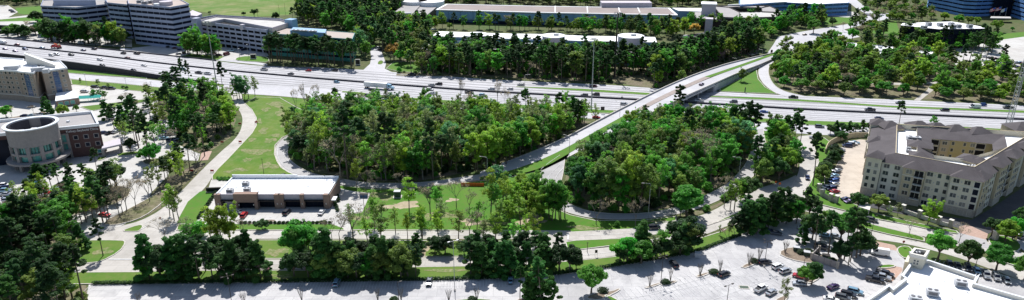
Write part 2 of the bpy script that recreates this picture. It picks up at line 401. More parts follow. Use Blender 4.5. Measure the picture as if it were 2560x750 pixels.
# lane markings: dashes along the highway
def dashes(row_a, row_b, fr, x0, x1, zf=hz, ln=3.0, gap=9.0, z=.14, w=.32):
    pts = [G3(x, ip(x, row_a) * (1 - fr) + ip(x, row_b) * fr, zf(x)) for x in range(x0, x1, 30)]
    pts = smooth(pts, 1); d = np.r_[0, np.cumsum([math.dist(a[:2], b[:2]) for a, b in zip(pts, pts[1:])])]; a = np.array(pts); t = 0; out = []
    while t + ln < d[-1]:
        p = [np.interp(t, d, a[:, k]) for k in range(3)]; q = [np.interp(t + ln, d, a[:, k]) for k in range(3)]
        l = math.dist(p, q); nx, ny = -(q[1] - p[1]) / l * w / 2, (q[0] - p[0]) / l * w / 2
        out.append([(p[0] + nx, p[1] + ny, p[2] + z), (p[0] - nx, p[1] - ny, p[2] + z), (q[0] - nx, q[1] - ny, q[2] + z), (q[0] + nx, q[1] + ny, q[2] + z)]); t += ln + gap
    return out
mk = MB()
for fr in (.22, .42, .62, .82):
    for q in dashes(SE_, BA_, fr, -60, 2700) + dashes(BA_, NE_, fr, -60, 2700): mk.add(q, [(0, 3, 2, 1)])
for a, b, f_ in ((SE_, BA_, .9), (SE_, BA_, .06), (BA_, NE_, .1)):
    for q in dashes(a, b, f_, -60, 2700, gap=.05, ln=12): mk.add(q, [(0, 3, 2, 1)])
for q in dashes(SFB, SFT, .5, 180, 2700, lambda x: 0) : mk.add(q, [(0, 3, 2, 1)])
o = struct(mk.build('lane_markings', 'white'))
mk = MB()
for ra, rb in ((SE_, BA_), (BA_, NE_)):
    for fr in (.135, .175, .30, .34, .50, .54, .70, .74, .89):
        for q in dashes(ra, rb, fr, -60, 2700, gap=0, ln=14, w=.75, z=.11): mk.add(q, [(0, 3, 2, 1)])
struct(mk.build('wheel_tracks', 'track'))
# ================================================================ the overpass
NW = [(1200, 430, 0), (1254, 413, .1), (1308, 393, .5), (1402, 354, 1.8), (1488, 308, 3.3), (1600, 250, 5.4), (1700, 202, 5.8), (1800, 166, 5.0), (1867, 149, 3.2), (1917, 138, 1.5), (1950, 131, .6)]
MU = [(1200, 443, 0), (1254, 434, .1), (1326, 411, .5), (1402, 378, 1.8), (1480, 334, 3.3), (1559, 290, 4.7), (1667, 233, 5.8), (1760, 193, 5.6), (1869, 156, 3.2), (1935, 132, .9), (1965, 121, .2)]
ML = [(1200, 450, 0), (1254, 445, .1), (1355, 423, .7), (1423, 384, 1.8), (1500, 338, 3.3), (1573, 293, 4.7), (1682, 236, 5.8), (1776, 194, 5.6), (1874, 160, 3.2), (1948, 133, .9), (1975, 122, .2)]
SEp = [(1418, 398, 1.8), (1470, 371, 2.4), (1560, 318, 4.2), (1665, 266, 5.8), (1712, 243, 5.8), (1776, 215, 5.6), (1852, 181, 3.6), (1895, 165, 1.8), (1930, 150, .6), (1975, 133, .1)]
_, A1, B1 = strip('overpass_road', MU, NW, 'hwy', n=70, dz=.12)
_, A2, B2 = strip('overpass_road', SEp, ML[3:], 'hwy', n=60, dz=.12)
strip('overpass_median', [p for p in ML[5:9]][:3], [p for p in MU[5:9]][:3], 'deckmed', n=24, dz=.26)
strip('grass_median', ML[7:], MU[7:], 'grassb', n=24, dz=.24)
strip('grass_verge', ML[0:6], MU[0:6], 'grassb', n=30, dz=.2)
br = thing('road_bridge', 'long concrete road bridge climbing over the highway with pale parapets', 'bridge', (0, 0, 0))
P1 = resample([G3(*p) for p in smooth(NW, 2)], 80); P2 = resample([G3(*p) for p in smooth(SEp, 2)], 60)
def parap(P, name, sd):
    keep = [p for p in P if p[2] > .12]
    mb = MB(); mb.poly_bar(keep, .35, .95, .0)
    return mb.build('parapet', 'par', br)
parap(P1, 'n', 1); parap(P2, 's', -1)
# pale coping on the parapets, girders, deck edge
for P in (P1, P2):
    k = [p for p in P if p[2] > .3]; MB().poly_bar(k, .5, .10, .95).build('coping', 'kerb', br)
def span_slab(t0, t1):
    """deck between the two parapets for fractions t of the crossing"""
    a = [G3(*p) for p in smooth([(1480, 312, 3.3), (1600, 250, 5.4), (1700, 202, 5.8), (1800, 166, 5.0)], 2)]
    b = [G3(*p) for p in smooth([(1560, 318, 4.2), (1665, 266, 5.8), (1712, 243, 5.8), (1776, 215, 5.6), (1852, 181, 3.6)], 2)]
    return a, b
# abutment walls: filled approach east and west, open span in the middle
d = np.array([.637, .771])                       # direction of the bridge
def along(P, lo, hi): return [p for p in P if lo <= p[0] * d[0] + p[1] * d[1] <= hi]
def S_(p): return p[0] * d[0] + p[1] * d[1]
s0 = S_(G(1655, 300)); s1 = S_(G(1775, 232))
def fillwall(P, lo, hi, m, sgn, name='abutment_wall'):
    k = along(P, lo, hi)
    if len(k) < 2: return
    o_ = offs(k, sgn * .02); mb = MB(); V = []
    for p, q in zip(k, o_): V += [(q[0], q[1], -.1), (q[0], q[1], p[2] + .02)]
    mb.add(V, [(2 * i, 2 * i + 2, 2 * i + 3, 2 * i + 1) for i in range(len(k) - 1)]); return mb.build(name, m, br)
fillwall(P1, -1e9, s0 - 3, 'par', 1); fillwall(P1, s1 + 4, 1e9, 'par', 1)
fillwall(P2, -1e9, s0 - 3, 'par', -1)
# eastern approach: light wall of cast panels
k = along(P2, s1 + 2, 1e9)
for a, b in zip(k, k[1:]):
    if a[2] < .3: break
    w = MB(); l = math.dist(a[:2], b[:2]); ux, uy = (b[0] - a[0]) / l, (b[1] - a[1]) / l
    w.bar((a[0] + ux * .04 , a[1] + uy * .04, -.1), (b[0] - ux * .04, b[1] - uy * .04, -.1), .5, min(a[2], b[2]) - .2); w.build('wall_panel', 'par', br)
# end faces of the span, girders and piers
def cross(s, P):
    for a, b in zip(P, P[1:]):
        if (S_(a) - s) * (S_(b) - s) <= 0:
            t = (s - S_(a)) / ((S_(b) - S_(a)) or 1); return tuple(a[i] + (b[i] - a[i]) * t for i in range(3))
    return P[-1]
for s, nm in ((s0 - 3, 'abutment'), (s1 + 3, 'abutment')):
    a, b = cross(s, P1), cross(s, P2); MB().bar((a[0], a[1], 0), (b[0], b[1], 0), .8, min(a[2], b[2]) - .1).build('abutment', 'par', br)
for i in range(9):
    t = i / 8; A_, B_ = (cross(s0 - 3, P1), cross(s0 - 3, P2)), (cross(s1 + 3, P1), cross(s1 + 3, P2))
    p = [A_[0][k] * (1 - t) + A_[1][k] * t for k in range(3)]; q = [B_[0][k] * (1 - t) + B_[1][k] * t for k in range(3)]
    MB().bar((p[0], p[1], p[2] - 1.25), (q[0], q[1], q[2] - 1.25), .6, 1.2).build('girder', 'par', br)
V = []
for k in range(17):
    s = s0 - 3 + (s1 - s0 + 6) * k / 16; a, b = cross(s, P1), cross(s, P2); V += [(a[0], a[1], a[2] - .06), (b[0], b[1], b[2] - .06)]
MB().add(V, [(2 * i, 2 * i + 1, 2 * i + 3, 2 * i + 2) for i in range(16)]).build('deck_underside', 'par', br)
# bents stand in the highway median and beside the lanes
for sx in (.22, .5, .78):
    s = s0 + (s1 - s0) * sx; a, b = cross(s, P1), cross(s, P2)
    be = MB(); zt = min(a[2], b[2]) - 1.3
    be.bar((a[0], a[1], zt - .9), (b[0], b[1], zt - .9), 1.1, .9)
    be.build('pier_cap', 'par', br)
    for t in (.12, .37, .63, .88):
        MB().cyl(a[0] * (1 - t) + b[0] * t, a[1] * (1 - t) + b[1] * t, 0, zt - .85, .5, n=10).build('column', 'par', br)
# ================================================================ ramps and streets
strip('loop_ramp', [(1200, 450), (1110, 460), (1016, 469), (937, 471), (836, 460), (800, 451), (778, 446), (745, 440), (724, 432), (705, 420), (695, 405), (688, 385), (690, 363), (708, 345), (731, 335), (750, 315), (768, 280)],
      [(1200, 437), (1124, 448), (1052, 458), (922, 459), (850, 447), (800, 439), (775, 432), (748, 418), (731, 406), (722, 396), (718, 385), (720, 367), (728, 352), (740, 341), (762, 318), (782, 280)], 'ramp', n=60, kerb=True)
strip('loop_ramp', [(1352, 428, .7), (1353, 468), (1362, 495), (1385, 516), (1423, 534), (1488, 548), (1600, 549), (1700, 536), (1780, 510), (1850, 474), (1885, 440), (1915, 400), (1918, 370), (1912, 350), (1908, 322)],
      [(1412, 399, 1.4), (1407, 440), (1397, 470), (1403, 495), (1425, 512), (1470, 529), (1530, 535), (1600, 535), (1675, 524), (1740, 500), (1812, 466), (1845, 436), (1868, 405), (1880, 375), (1882, 352), (1880, 324)], 'ramp', n=60, kerb=True)
strip('slip_road', [(1975, 131), (1935, 153), (1920, 168), (1922, 191), (1935, 214), (1960, 229), (2010, 240)], [(1915, 157), (1900, 166), (1895, 180), (1900, 198), (1915, 217), (1945, 236), (1975, 244)], 'hwy', n=30, kerb=True)
# curving street on the left
strip('curving_street', [(575, 235), (583, 250), (587, 261), (600, 278), (607, 295), (605, 315), (598, 334), (580, 356), (558, 374), (536, 395), (518, 412), (490, 440), (454, 478), (430, 500), (400, 527), (353, 552), (300, 568), (200, 585)],
      [(605, 235), (607, 250), (612, 259), (630, 275), (641, 295), (641, 315), (630, 334), (600, 366), (570, 398), (544, 424), (535, 436), (526, 450), (516, 466), (486, 496), (455, 535), (430, 565), (415, 578), (200, 601)], 'concrete', n=60)
sheet('street_junction', [(200, 585), (300, 566), (353, 552), (400, 527), (450, 535), (440, 577), (1420, 577), (1420, 598), (640, 597), (640, 649), (640, 674), (430, 676), (345, 680), (252, 683), (180, 688), (200, 650)], 'concrete')
sheet('street', [(620, 649), (760, 649), (1032, 644), (1300, 640), (1423, 629), (1424, 651), (1300, 662), (1000, 667), (760, 674), (620, 674)], 'concrete')
sheet('street_junction', [(1290, 575), (1427, 577), (1427, 600), (1416, 604), (1414, 612), (1424, 628), (1424, 652), (1360, 656), (1290, 660)], 'concrete')
strip('street', [(1416, 602), (1500, 598), (1567, 594), (1650, 585), (1733, 573), (1790, 555), (1841, 534), (1900, 505), (1960, 480), (1995, 466)],
      [(1416, 577), (1427, 581), (1581, 573), (1647, 559), (1733, 545), (1790, 525), (1852, 483), (1900, 470), (1960, 452), (1990, 438)], 'concrete', n=40)
strip('street', [(1424, 651), (1459, 648), (1535, 641), (1650, 618), (1730, 600), (1790, 576), (1839, 557), (1900, 536), (1960, 524), (2020, 527), (2079, 552), (2147, 596), (2230, 603), (2299, 617), (2400, 645), (2480, 674), (2560, 704), (2700, 760)],
      [(1423, 628), (1470, 623), (1535, 617), (1650, 594), (1730, 577), (1790, 557), (1841, 541), (1900, 517), (1960, 505), (2020, 520), (2079, 540), (2147, 570), (2220, 588), (2310, 607), (2400, 627), (2480, 649), (2560, 674), (2700, 718)], 'concrete', n=60)
strip('street', [(1990, 470), (2000, 497), (2028, 521), (2108, 539), (2191, 563), (2220, 570), (2299, 589), (2324, 594), (2380, 612), (2450, 628), (2560, 655), (2700, 695)],
      [(2003, 470), (2021, 503), (2040, 511), (2104, 527), (2150, 538), (2191, 550), (2220, 555), (2278, 565), (2340, 580), (2396, 586), (2470, 604), (2560, 634), (2700, 670)], 'concrete', n=50)
strip('side_street', [(2003, 340), (1990, 345), (1996, 360), (2001, 392), (1999, 430), (1985, 455), (1975, 475)], [(2052, 336), (2034, 350), (2032, 362), (2040, 380), (2045, 403), (2038, 430), (2025, 453), (2010, 476), (2003, 490)][:8], 'concrete', n=30, kerb=True)
sheet('street_junction', [(1940, 470), (1985, 448), (2012, 455), (2006, 482), (2022, 505), (2040, 522), (1960, 524), (1900, 530), (1870, 520), (1900, 500)], 'concrete')
sheet('street_junction', [(1895, 155), (1915, 138), (1933, 112), (1945, 92), (2000, 80), (2060, 70), (2120, 60), (2170, 46), (2230, 38), (2236, 44), (2180, 56), (2110, 74), (2150, 92), (2047, 113), (2000, 118), (1975, 132), (1930, 153)], 'hwy')
sheet('street', [(2150, 60), (2170, 38), (2140, 20), (2100, -10), (2130, -10), (2160, 15), (2190, 36), (2260, 30), (2262, 36), (2200, 46)], 'hwy')
# lawns and planted ground
sheet('lawn', [(612, 259), (630, 275), (641, 295), (641, 315), (630, 334), (600, 366), (570, 398), (544, 424), (531, 440), (531, 450), (575, 450), (640, 444), (770, 452), (790, 452), (745, 441), (722, 432), (703, 420), (693, 405), (686, 385), (688, 363), (706, 344), (729, 334), (750, 312), (765, 280), (740, 268), (700, 245), (640, 243)], 'grassdry', 'g', kerb=True)
sheet('lawn', [(640, 243), (705, 247), (765, 280), (900, 262), (800, 252), (700, 242)], 'grassdry', 'g')
sheet('lawn', [(836, 462), (937, 473), (1016, 471), (1110, 462), (1200, 452), (1254, 447), (1352, 426), (1350, 470), (1362, 500), (1395, 524), (1425, 537), (1488, 551), (1600, 551), (1690, 541), (1690, 551), (1640, 557), (1581, 572), (1427, 580), (1390, 577), (1290, 576), (870, 574), (866, 540), (905, 530), (925, 483), (850, 476)], 'grassb', 'f', block=False, kerb=True)
sheet('grass_verge', [(636, 600), (930, 600), (1000, 601), (1290, 603), (1290, 640), (1030, 641), (760, 646), (636, 646)], 'grass', 'f', block=False, kerb=True)
sheet('grass_verge', [(443, 560), (448, 545), (470, 505), (500, 480), (540, 474), (538, 490), (495, 548), (486, 560)], 'grassb', 'g')
sheet('grass_verge', [(446, 561), (830, 561), (860, 572), (860, 576), (442, 576)], 'grassb', 'g', kerb=True)
sheet('grass_island', [(302, 579), (330, 568), (353, 562), (358, 567), (350, 577), (340, 580)], 'grass', 'g', 1, kerb=True)
sheet('grass_island', [(185, 602), (306, 601), (315, 607), (299, 630), (252, 655), (225, 658), (180, 660)], 'grass', 'g', 1, kerb=True)
sheet('grass_verge', [(170, 682), (345, 681), (430, 678), (640, 677), (760, 677), (1020, 669), (1300, 664), (1424, 654), (1424, 684), (1300, 696), (1190, 697), (640, 706), (170, 711)], 'grass', 'g', kerb=True)
sheet('grass_verge', [(1424, 655), (1459, 651), (1535, 643), (1650, 620), (1730, 603), (1802, 580), (1841, 560), (1900, 539), (1955, 528), (1960, 545), (1900, 570), (1805, 606), (1745, 630), (1650, 648), (1538, 666), (1424, 684)], 'grass', 'g', kerb=True)
sheet('grass_median', [(1414, 606), (1440, 602), (1567, 597), (1600, 594), (1600, 601), (1535, 614), (1430, 627), (1418, 620)], 'grassb', 'g', kerb=True)
sheet('grass_median', [(1650, 587), (1733, 574), (1790, 556), (1860, 525), (1905, 507), (1895, 516), (1841, 541), (1790, 557), (1733, 576)], 'grassb', 'g', kerb=True)
sheet('grass_median', [(2028, 523), (2108, 541), (2191, 565), (2299, 591), (2310, 596), (2310, 604), (2220, 586), (2147, 568), (2079, 538), (2035, 526)], 'grassb', 'g', kerb=True)
sheet('grass_median', [(2470, 636), (2560, 658), (2700, 698), (2700, 714), (2560, 672), (2480, 647)], 'grassb', 'g', kerb=True)
sheet('grass_verge', [(2034, 352), (2060, 345), (2080, 360), (2070, 400), (2062, 440), (2060, 470), (2110, 500), (2190, 535), (2278, 556), (2390, 578), (2397, 585), (2340, 578), (2278, 564), (2191, 548), (2104, 525), (2040, 509), (2022, 500), (2008, 484), (2027, 455), (2047, 405), (2036, 370)], 'grassb', 'g', kerb=True)
sheet('lawn', [(1850, 328), (1882, 328), (1880, 350), (1895, 362), (1905, 352), (1908, 328), (1990, 330), (1985, 360), (1860, 380), (1840, 340)], 'grassb', 'f', block=False)
sheet('lawn', [(1909, 158), (1890, 172), (1895, 198), (1913, 219), (1943, 235), (1800, 229), (1800, 222), (1850, 198)], 'grassb', 'g', kerb=True)
sheet('lawn', [(520, 225), (620, 235), (700, 243), (620, 250), (560, 250), (500, 240)], 'grassdry', 'f', block=False)
def blob(name, px, py, rx, ry, m, kind, seed):
    """ragged patch: centre and half sizes in photo pixels"""
    q = random.Random(seed); n = 26; ph = [q.uniform(0, 6.28) for _ in range(4)]; P_ = []
    for k in range(n):
        t = 6.2832 * k / n; r = 1 + .28 * math.sin(2 * t + ph[0]) + .22 * math.sin(3 * t + ph[1]) + .16 * math.sin(5 * t + ph[2]) + q.uniform(-.16, .16)
        P_.append((px + rx * r * math.cos(t), py + ry * r * math.sin(t)))
    sheet(name, P_, m, kind, block=False)
for k, a in enumerate([(690, 262, 22, 6), (704, 285, 10, 14), (712, 312, 9, 13), (640, 380, 26, 9), (672, 416, 20, 9), (658, 328, 12, 7), (648, 304, 8, 5), (618, 400, 9, 5), (600, 425, 14, 5), (676, 352, 14, 6), (630, 350, 10, 4), (575, 430, 12, 4), (665, 275, 9, 5), (690, 340, 8, 6)]): blob('worn_grass', *a, 'worngrass', 'g', k)
for k, a in enumerate([(1005, 514, 40, 9), (1085, 540, 48, 11), (1325, 552, 42, 11), (955, 490, 26, 10), (1060, 622, 16, 18), (900, 545, 20, 8), (1180, 555, 30, 7), (1240, 560, 26, 6), (1130, 500, 16, 4), (940, 520, 16, 8)]): blob('bare_soil', *a, 'soil' if k % 2 == 0 else 'worngrass', 'f', 40 + k)
for k, a in enumerate([(1460, 570, 40, 5), (1640, 553, 26, 3), (700, 692, 30, 6), (1120, 678, 40, 5), (820, 622, 30, 8), (690, 630, 26, 9), (260, 630, 20, 9), (1770, 615, 20, 6)]): blob('worn_grass', *a, 'worngrass', 'g' if a[1] > 652 or a[0] < 300 else 'f', 70 + k)
# car parks
sheet('car_park', [(222, 712), (640, 708), (1000, 703), (1190, 698), (1300, 697), (1424, 685), (1538, 667), (1650, 649), (1745, 631), (1805, 607), (1900, 572), (1960, 547), (2010, 545), (2060, 556), (2110, 570), (2150, 597), (2180, 603), (2240, 622), (2262, 650), (2330, 660), (2450, 668), (2560, 704), (2750, 775), (2700, 930), (180, 930)], 'lot')
sheet('brick_apron', [(2150, 597), (2182, 602), (2236, 613), (2243, 622), (2240, 627), (2200, 620), (2170, 612)], 'paver')
sheet('brick_plaza', [(2205, 672), (2215, 666), (2252, 667), (2258, 675), (2245, 690), (2228, 708), (2208, 700)], 'paver', sm=1)
sheet('grass_island', [(2242, 622), (2256, 616), (2276, 618), (2284, 640), (2262, 648), (2246, 636)], 'grassb', 'g', 1, kerb=True)
sheet('car_park', [(495, 548), (540, 484), (545, 470), (600, 440), (735, 440), (835, 448), (845, 470), (905, 483), (925, 483), (905, 528), (835, 545), (780, 556), (480, 562)], 'lotpale')
sheet('brick_apron', [(527, 470), (535, 455), (566, 455), (556, 470)], 'paver')
sheet('brick_apron', [(502, 385), (512, 378), (530, 378), (520, 400), (500, 402)], 'paver')
sheet('driveway', [(528, 450), (570, 447), (565, 475), (519, 478)], 'lotpale')
sheet('driveway', [(835, 540), (868, 535), (880, 577), (790, 577), (800, 560)], 'lotpale')
sheet('car_park', [(-260, 430), (-80, 265), (185, 212), (215, 215), (380, 232), (395, 250), (395, 300), (440, 300), (440, 360), (500, 385), (495, 402), (430, 400), (420, 440), (380, 480), (350, 540), (300, 567), (200, 586), (150, 540), (70, 560), (-80, 560), (-260, 560)], 'lotpale')
sheet('street', [(205, 198), (385, 230), (400, 240), (200, 216)], 'lotpale')
sheet('car_park', [(2100, 395), (2100, 372), (2130, 352), (2150, 349), (2192, 352), (2188, 375), (2170, 400), (2158, 450), (2150, 492), (2135, 505), (2110, 505), (2090, 488), (2075, 465), (2085, 425)], 'lottan')
sheet('driveway', [(2150, 495), (2220, 512), (2350, 540), (2430, 550), (2480, 520), (2570, 460), (2700, 400), (2700, 500), (2520, 560), (2440, 600), (2400, 590), (2395, 570), (2300, 545), (2180, 520), (2140, 510)], 'asph')
sheet('brick_apron', [(2397, 567), (2420, 562), (2470, 585), (2466, 600), (2440, 598), (2400, 583)], 'paver')
sheet('driveway', [(2396, 582), (2466, 600), (2470, 612), (2480, 622), (2400, 612), (2385, 600)], 'ramp')
sheet('car_park', [(2540, 580), (2700, 560), (2700, 640), (2575, 640), (2545, 615)], 'lot')
sheet('grass_island', [(2470, 596), (2500, 588), (2540, 600), (2555, 618), (2540, 632), (2500, 626), (2475, 612)], 'grassb', 'g', 1, kerb=True)
sheet('car_park', [(330, 137), (440, 150), (560, 150), (600, 150), (640, 150), (672, 140), (665, 130), (560, 118), (430, 110), (330, 120)], 'lotpale')
sheet('grass_island', [(586, 149), (600, 142), (645, 140), (672, 144), (672, 156), (640, 155), (600, 153)], 'grassb', 'g', 1, kerb=True)
sheet('grass_verge', [(455, 141), (480, 135), (560, 142), (545, 150), (500, 146)], 'grass', 'g')
sheet('driveway', [(905, 178), (925, 160), (928, 145), (925, 120), (950, 120), (960, 145), (965, 160), (962, 172), (985, 183)], 'hwy')
sheet('grass_island', [(943, 161), (948, 152), (958, 152), (956, 161)], 'grass', 'g', 1)
sheet('grass_verge', [(965, 172), (985, 155), (1030, 155), (1055, 172), (1050, 182), (1000, 180)], 'grassb', 'g', kerb=True)
sheet('lawn', [(1535, 210), (1545, 190), (1600, 190), (1640, 210), (1640, 217), (1600, 216)], 'grassb', 'f')
sheet('car_park', [(-150, 100), (0, 75), (105, 60), (120, 75), (330, 100), (330, 118), (200, 112), (0, 93), (-150, 78)], 'lotpale')
sheet('lawn', [(38, 20), (100, 15), (105, 34), (60, 36), (45, 33)], 'grassb', 'f')
sheet('lawn', [(0, 46), (90, 37), (110, 42), (100, 56), (60, 56), (0, 54)], 'grassb', 'f')
sheet('meadow', [(430, -30), (700, -30), (760, 20), (720, 38), (640, 42), (560, 38), (440, 20)], 'meadow', 'f')
sheet('driveway', [(-60, 16), (20, 13), (45, 30), (20, 44), (90, 36), (100, 40), (0, 49), (-60, 54)], 'lotpale')
sheet('car_park', [(2380, 138), (2400, 118), (2460, 105), (2560, 92), (2700, 110), (2700, 205), (2560, 190), (2480, 178), (2440, 160)], 'lotpale')
sheet('lawn', [(2470, 88), (2560, 80), (2700, 85), (2700, 100), (2560, 97), (2475, 100)], 'grassb', 'f')
sheet('footpath', [(2330, 205), (2345, 205), (2338, 222), (2300, 252), (2283, 252), (2318, 225)], 'concrete')
sheet('footpath', [(2340, 205), (2560, 212), (2700, 218), (2700, 221), (2560, 215), (2340, 209)], 'concrete')
sheet('footpath', [(2080, 195), (2170, 205), (2260, 208), (2330, 205), (2330, 209), (2260, 213), (2170, 210), (2080, 200)], 'concrete')
sheet('car_park', [(2060, 28), (2080, 26), (2140, 30), (2150, 38), (2120, 44), (2060, 40)], 'lotpale')
sheet('lawn', [(2190, 58), (2240, 52), (2250, 84), (2180, 84)], 'grassb', 'f')
sheet('lawn', [(2060, 44), (2200, 42), (2160, 55), (2060, 62)], 'grassb', 'f')
sheet('car_park', [(1690, 92), (1830, 70), (1870, 74), (1830, 88), (1760, 98)], 'asph')
sheet('driveway', [(2380, 120), (2395, 122), (2420, 180), (2390, 180)], 'lotpale')
NB = len(BLOCK)
# woodland floors (under the trees)
WOODS = {
 'central': [(735, 345), (760, 310), (775, 283), (900, 262), (1000, 272), (1261, 291), (1480, 304), (1390, 350), (1310, 390), (1200, 425), (1050, 452), (930, 454), (850, 441), (790, 428), (745, 402), (728, 385), (726, 362)],
 'right': [(1435, 428), (1500, 395), (1560, 362), (1640, 318), (1715, 316), (1850, 328), (1870, 350), (1868, 400), (1840, 432), (1800, 464), (1730, 498), (1670, 520), (1600, 531), (1530, 530), (1480, 524), (1430, 506), (1408, 480), (1415, 440)],
 'triangle': [(1915, 352), (1985, 348), (1996, 392), (1994, 430), (1940, 450), (1852, 480), (1790, 520), (1733, 542), (1700, 540), (1790, 512), (1858, 474), (1895, 435), (1922, 400)],
 'west': [(400, 222), (560, 238), (574, 262), (590, 300), (575, 345), (530, 376), (500, 380), (440, 358), (440, 302), (398, 298)],
 'west2': [(420, 445), (500, 405), (515, 410), (450, 475), (398, 523), (352, 548), (345, 545), (380, 485)],
 'corner': [(-260, 560), (70, 562), (150, 545), (195, 600), (182, 655), (168, 712), (215, 714), (235, 850), (-300, 850)],
 'park': [(1945, 150), (1980, 132), (2060, 118), (2240, 125), (2400, 140), (2420, 180), (2560, 195), (2700, 210), (2700, 268), (2560, 258), (2300, 247), (2079, 238), (1990, 232), (1945, 212), (1930, 185), (1932, 165)],
 'north': [(990, 190), (1000, 150), (1060, 140), (1640, 165), (1760, 140), (1880, 100), (1900, 125), (1880, 138), (1800, 158), (1700, 196), (1640, 222), (1533, 208), (1200, 192)]}
for k, p in WOODS.items(): sheet('woodland_floor', p, 'floor', 'f', block=False)
# ================================================================ buildings
def block(fp):
    BLOCK.append(fp)
def lerp(a, b, t): return tuple(a[i] + (b[i] - a[i]) * t for i in range(len(a)))
def quadwin(parent, a, b, z0, z1, name='window', m='gwin', frame='trim', proud=.06, fr=.12, sill=False, mull=0):
    """a window set in the wall line a->b (outside on the right of a->b): glass pane proud by 2 cm and its frame"""
    if m == 'gwin': m = ('gwin', 'gwind', 'gwind', 'gwin', 'gwinl')[int(abs(a[0] * 37.3 + a[1] * 11.7 + z0 * 5.1)) % 5]
    dx, dy = b[0] - a[0], b[1] - a[1]; L = math.hypot(dx, dy); ux, uy = dx / L, dy / L; nx, ny = uy, -ux
    def pt(t, o, z): return (a[0] + ux * t + nx * o, a[1] + uy * t + ny * o, z)
    f = MB()
    for t0, t1, y0, y1 in ((0, L, z0 - fr, z0), (0, L, z1, z1 + fr), (-fr, 0, z0 - fr, z1 + fr), (L, L + fr, z0 - fr, z1 + fr)):
        f.bar(pt(t0, proud / 2, y0), pt(t1, proud / 2, y0), proud, y1 - y0)
    for k in range(mull):
        t = L * (k + 1) / (mull + 1); f.bar(pt(t - .05, proud / 2 - .01, z0), pt(t + .05, proud / 2 - .01, z0), proud - .02, z1 - z0)
    w = f.build(name, frame, parent)
    MB().add([pt(0, .02, z0), pt(L, .02, z0), pt(L, .02, z1), pt(0, .02, z1)], [(0, 1, 2, 3)]).build('pane', m, w)
    return w
def roof_unit(x, y, z, lx, ly, h, rz, label, cat='rooftop unit', parent=None, group=None):
    r = thing('rooftop_unit', label, cat, (x, y, z), rz, group) if parent is None else None
    P = r
    b = MB().box(0, 0, .25, h, lx, ly); b.box(0, 0, 0, .25, lx * .9, ly * .8); b.box(0, 0, h, h + .06, lx + .1, ly + .1)
    b.build('casing', 'unit', P)
    for k in range(2): MB().cyl((-.25 + .5 * k) * lx, 0, h + .06, h + .22, min(lx / 6, ly / 3.6), n=12).build('fan', 'fan', P)
    MB().box(0, -ly / 2 - .03, h * .35, h * .85, lx * .7, .05).build('grille', 'fan', P)
    return r
# ---- banded office: spandrels stand proud of the glass, one part per storey
def banded(name, label, fp, z0, floors, fh, mb_='band', mg='gdark', roofm='tanroof', top=1.4, sp=.52, cat='office building', group=None, panes=6.0, parapet=True, first=0, joint=True):
    r = thing(name, label, cat, (0, 0, 0), group=group); block(fp)
    ins = inset(fp, .5); z = z0
    for k in range(floors):
        hs = fh * sp
        if k >= first: MB().prism(fp, z, z + hs, bottom=True).build('spandrel', mb_, r)
        w = MB().prism(ins, z + (hs if k >= first else 0), z + fh).build('window_band', mg, r)
        if joint:                                   # vertical mullions
            mu = MB(); n = len(fp); A = ins if area(ins) > 0 else ins[::-1]
            for i in range(n):
                a, b = A[i], A[(i + 1) % n]; L = math.dist(a, b)
                if (b[0] - a[0]) < 0 and abs(b[0] - a[0]) > abs(b[1] - a[1]) * .3: continue      # far faces
                for j in range(1, max(1, int(L / panes))):
                    t = j / max(1, int(L / panes)); x, y = lerp(a, b, t); ang = math.atan2(b[1] - a[1], b[0] - a[0])
                    mu.box(x, y, z + hs * (k >= first), z + fh, .22, .3, ang)
            if mu.v: mu.build('mullion', mb_, w)['kind'] = 'stuff'
        z += fh
    MB().prism(fp, z, z + .3, bottom=True).build('roof', roofm, r)
    if parapet:
        f2 = fp if area(fp) > 0 else fp[::-1]
        MB().poly_bar(offs(f2, .2, True), .4, top, z - .3, closed=True).build('parapet', mb_, r)
    return r, z + .3
def boxpart(r, name, m, px, z0, z1): return MB().prism(W2(px, z1), z0, z1, bottom=True).build(name, m, r)
# ---- dark banded office tower by the highway (two wings)
def rp(px, z): return W2(px, z)
tw = rp([(321, 11), (426, 20), (473, 12), (440, -6), (360, -14), (318, -10)], 33.0)
t1, zt = banded('office_tower', 'dark eight-storey office tower with grey bands, right wing next to the parking garage', tw, 0, 8, 4.1, 'navyband', 'gdark', 'tanroof')
tl = rp([(268, 9), (318, 14), (322, 8), (318, -8), (262, -6)], 28.7)
t2, z2 = banded('office_tower', 'stepped dark middle section between the two wings of the banded office', tl, 0, 7, 4.1, 'navyband', 'gdark', 'tanroof')
tl = rp([(102, 17), (190, 21), (266, 13), (262, -4), (180, -2), (108, 2)], 24.6)
t3, z3 = banded('office_tower', 'long dark six-storey left wing of the banded office behind trees', tl, 0, 6, 4.1, 'navyband', 'gdark', 'greyroof')
pc = rp([(134, 8), (240, 8), (236, -14), (140, -12)], 27)
pw = MB().prism(pc, z3, z3 + 5).build('penthouse', 'navyband', t3)
for i, (px, py, rr, h) in enumerate([(415, 7, 5.0, 3.2), (400, 3, 5.5, 4.5), (392, 9, 2.5, 2)]):
    x, y = G(px, py, 35); MB().cyl(x, y, zt, zt + h, rr, n=20).build('plant_drum', 'lav' if i < 2 else 'metalroof', t1)
for i_, (px, py) in enumerate(((350, 3), (362, 6), (374, 4), (385, 2))):
    x, y = G(px, py, 34.5); roof_unit(x, y, zt, 5, 3, 2.2, .2, ORD[i_] + ' from left of four pale units on the office tower roof', group='units on the office tower roof')
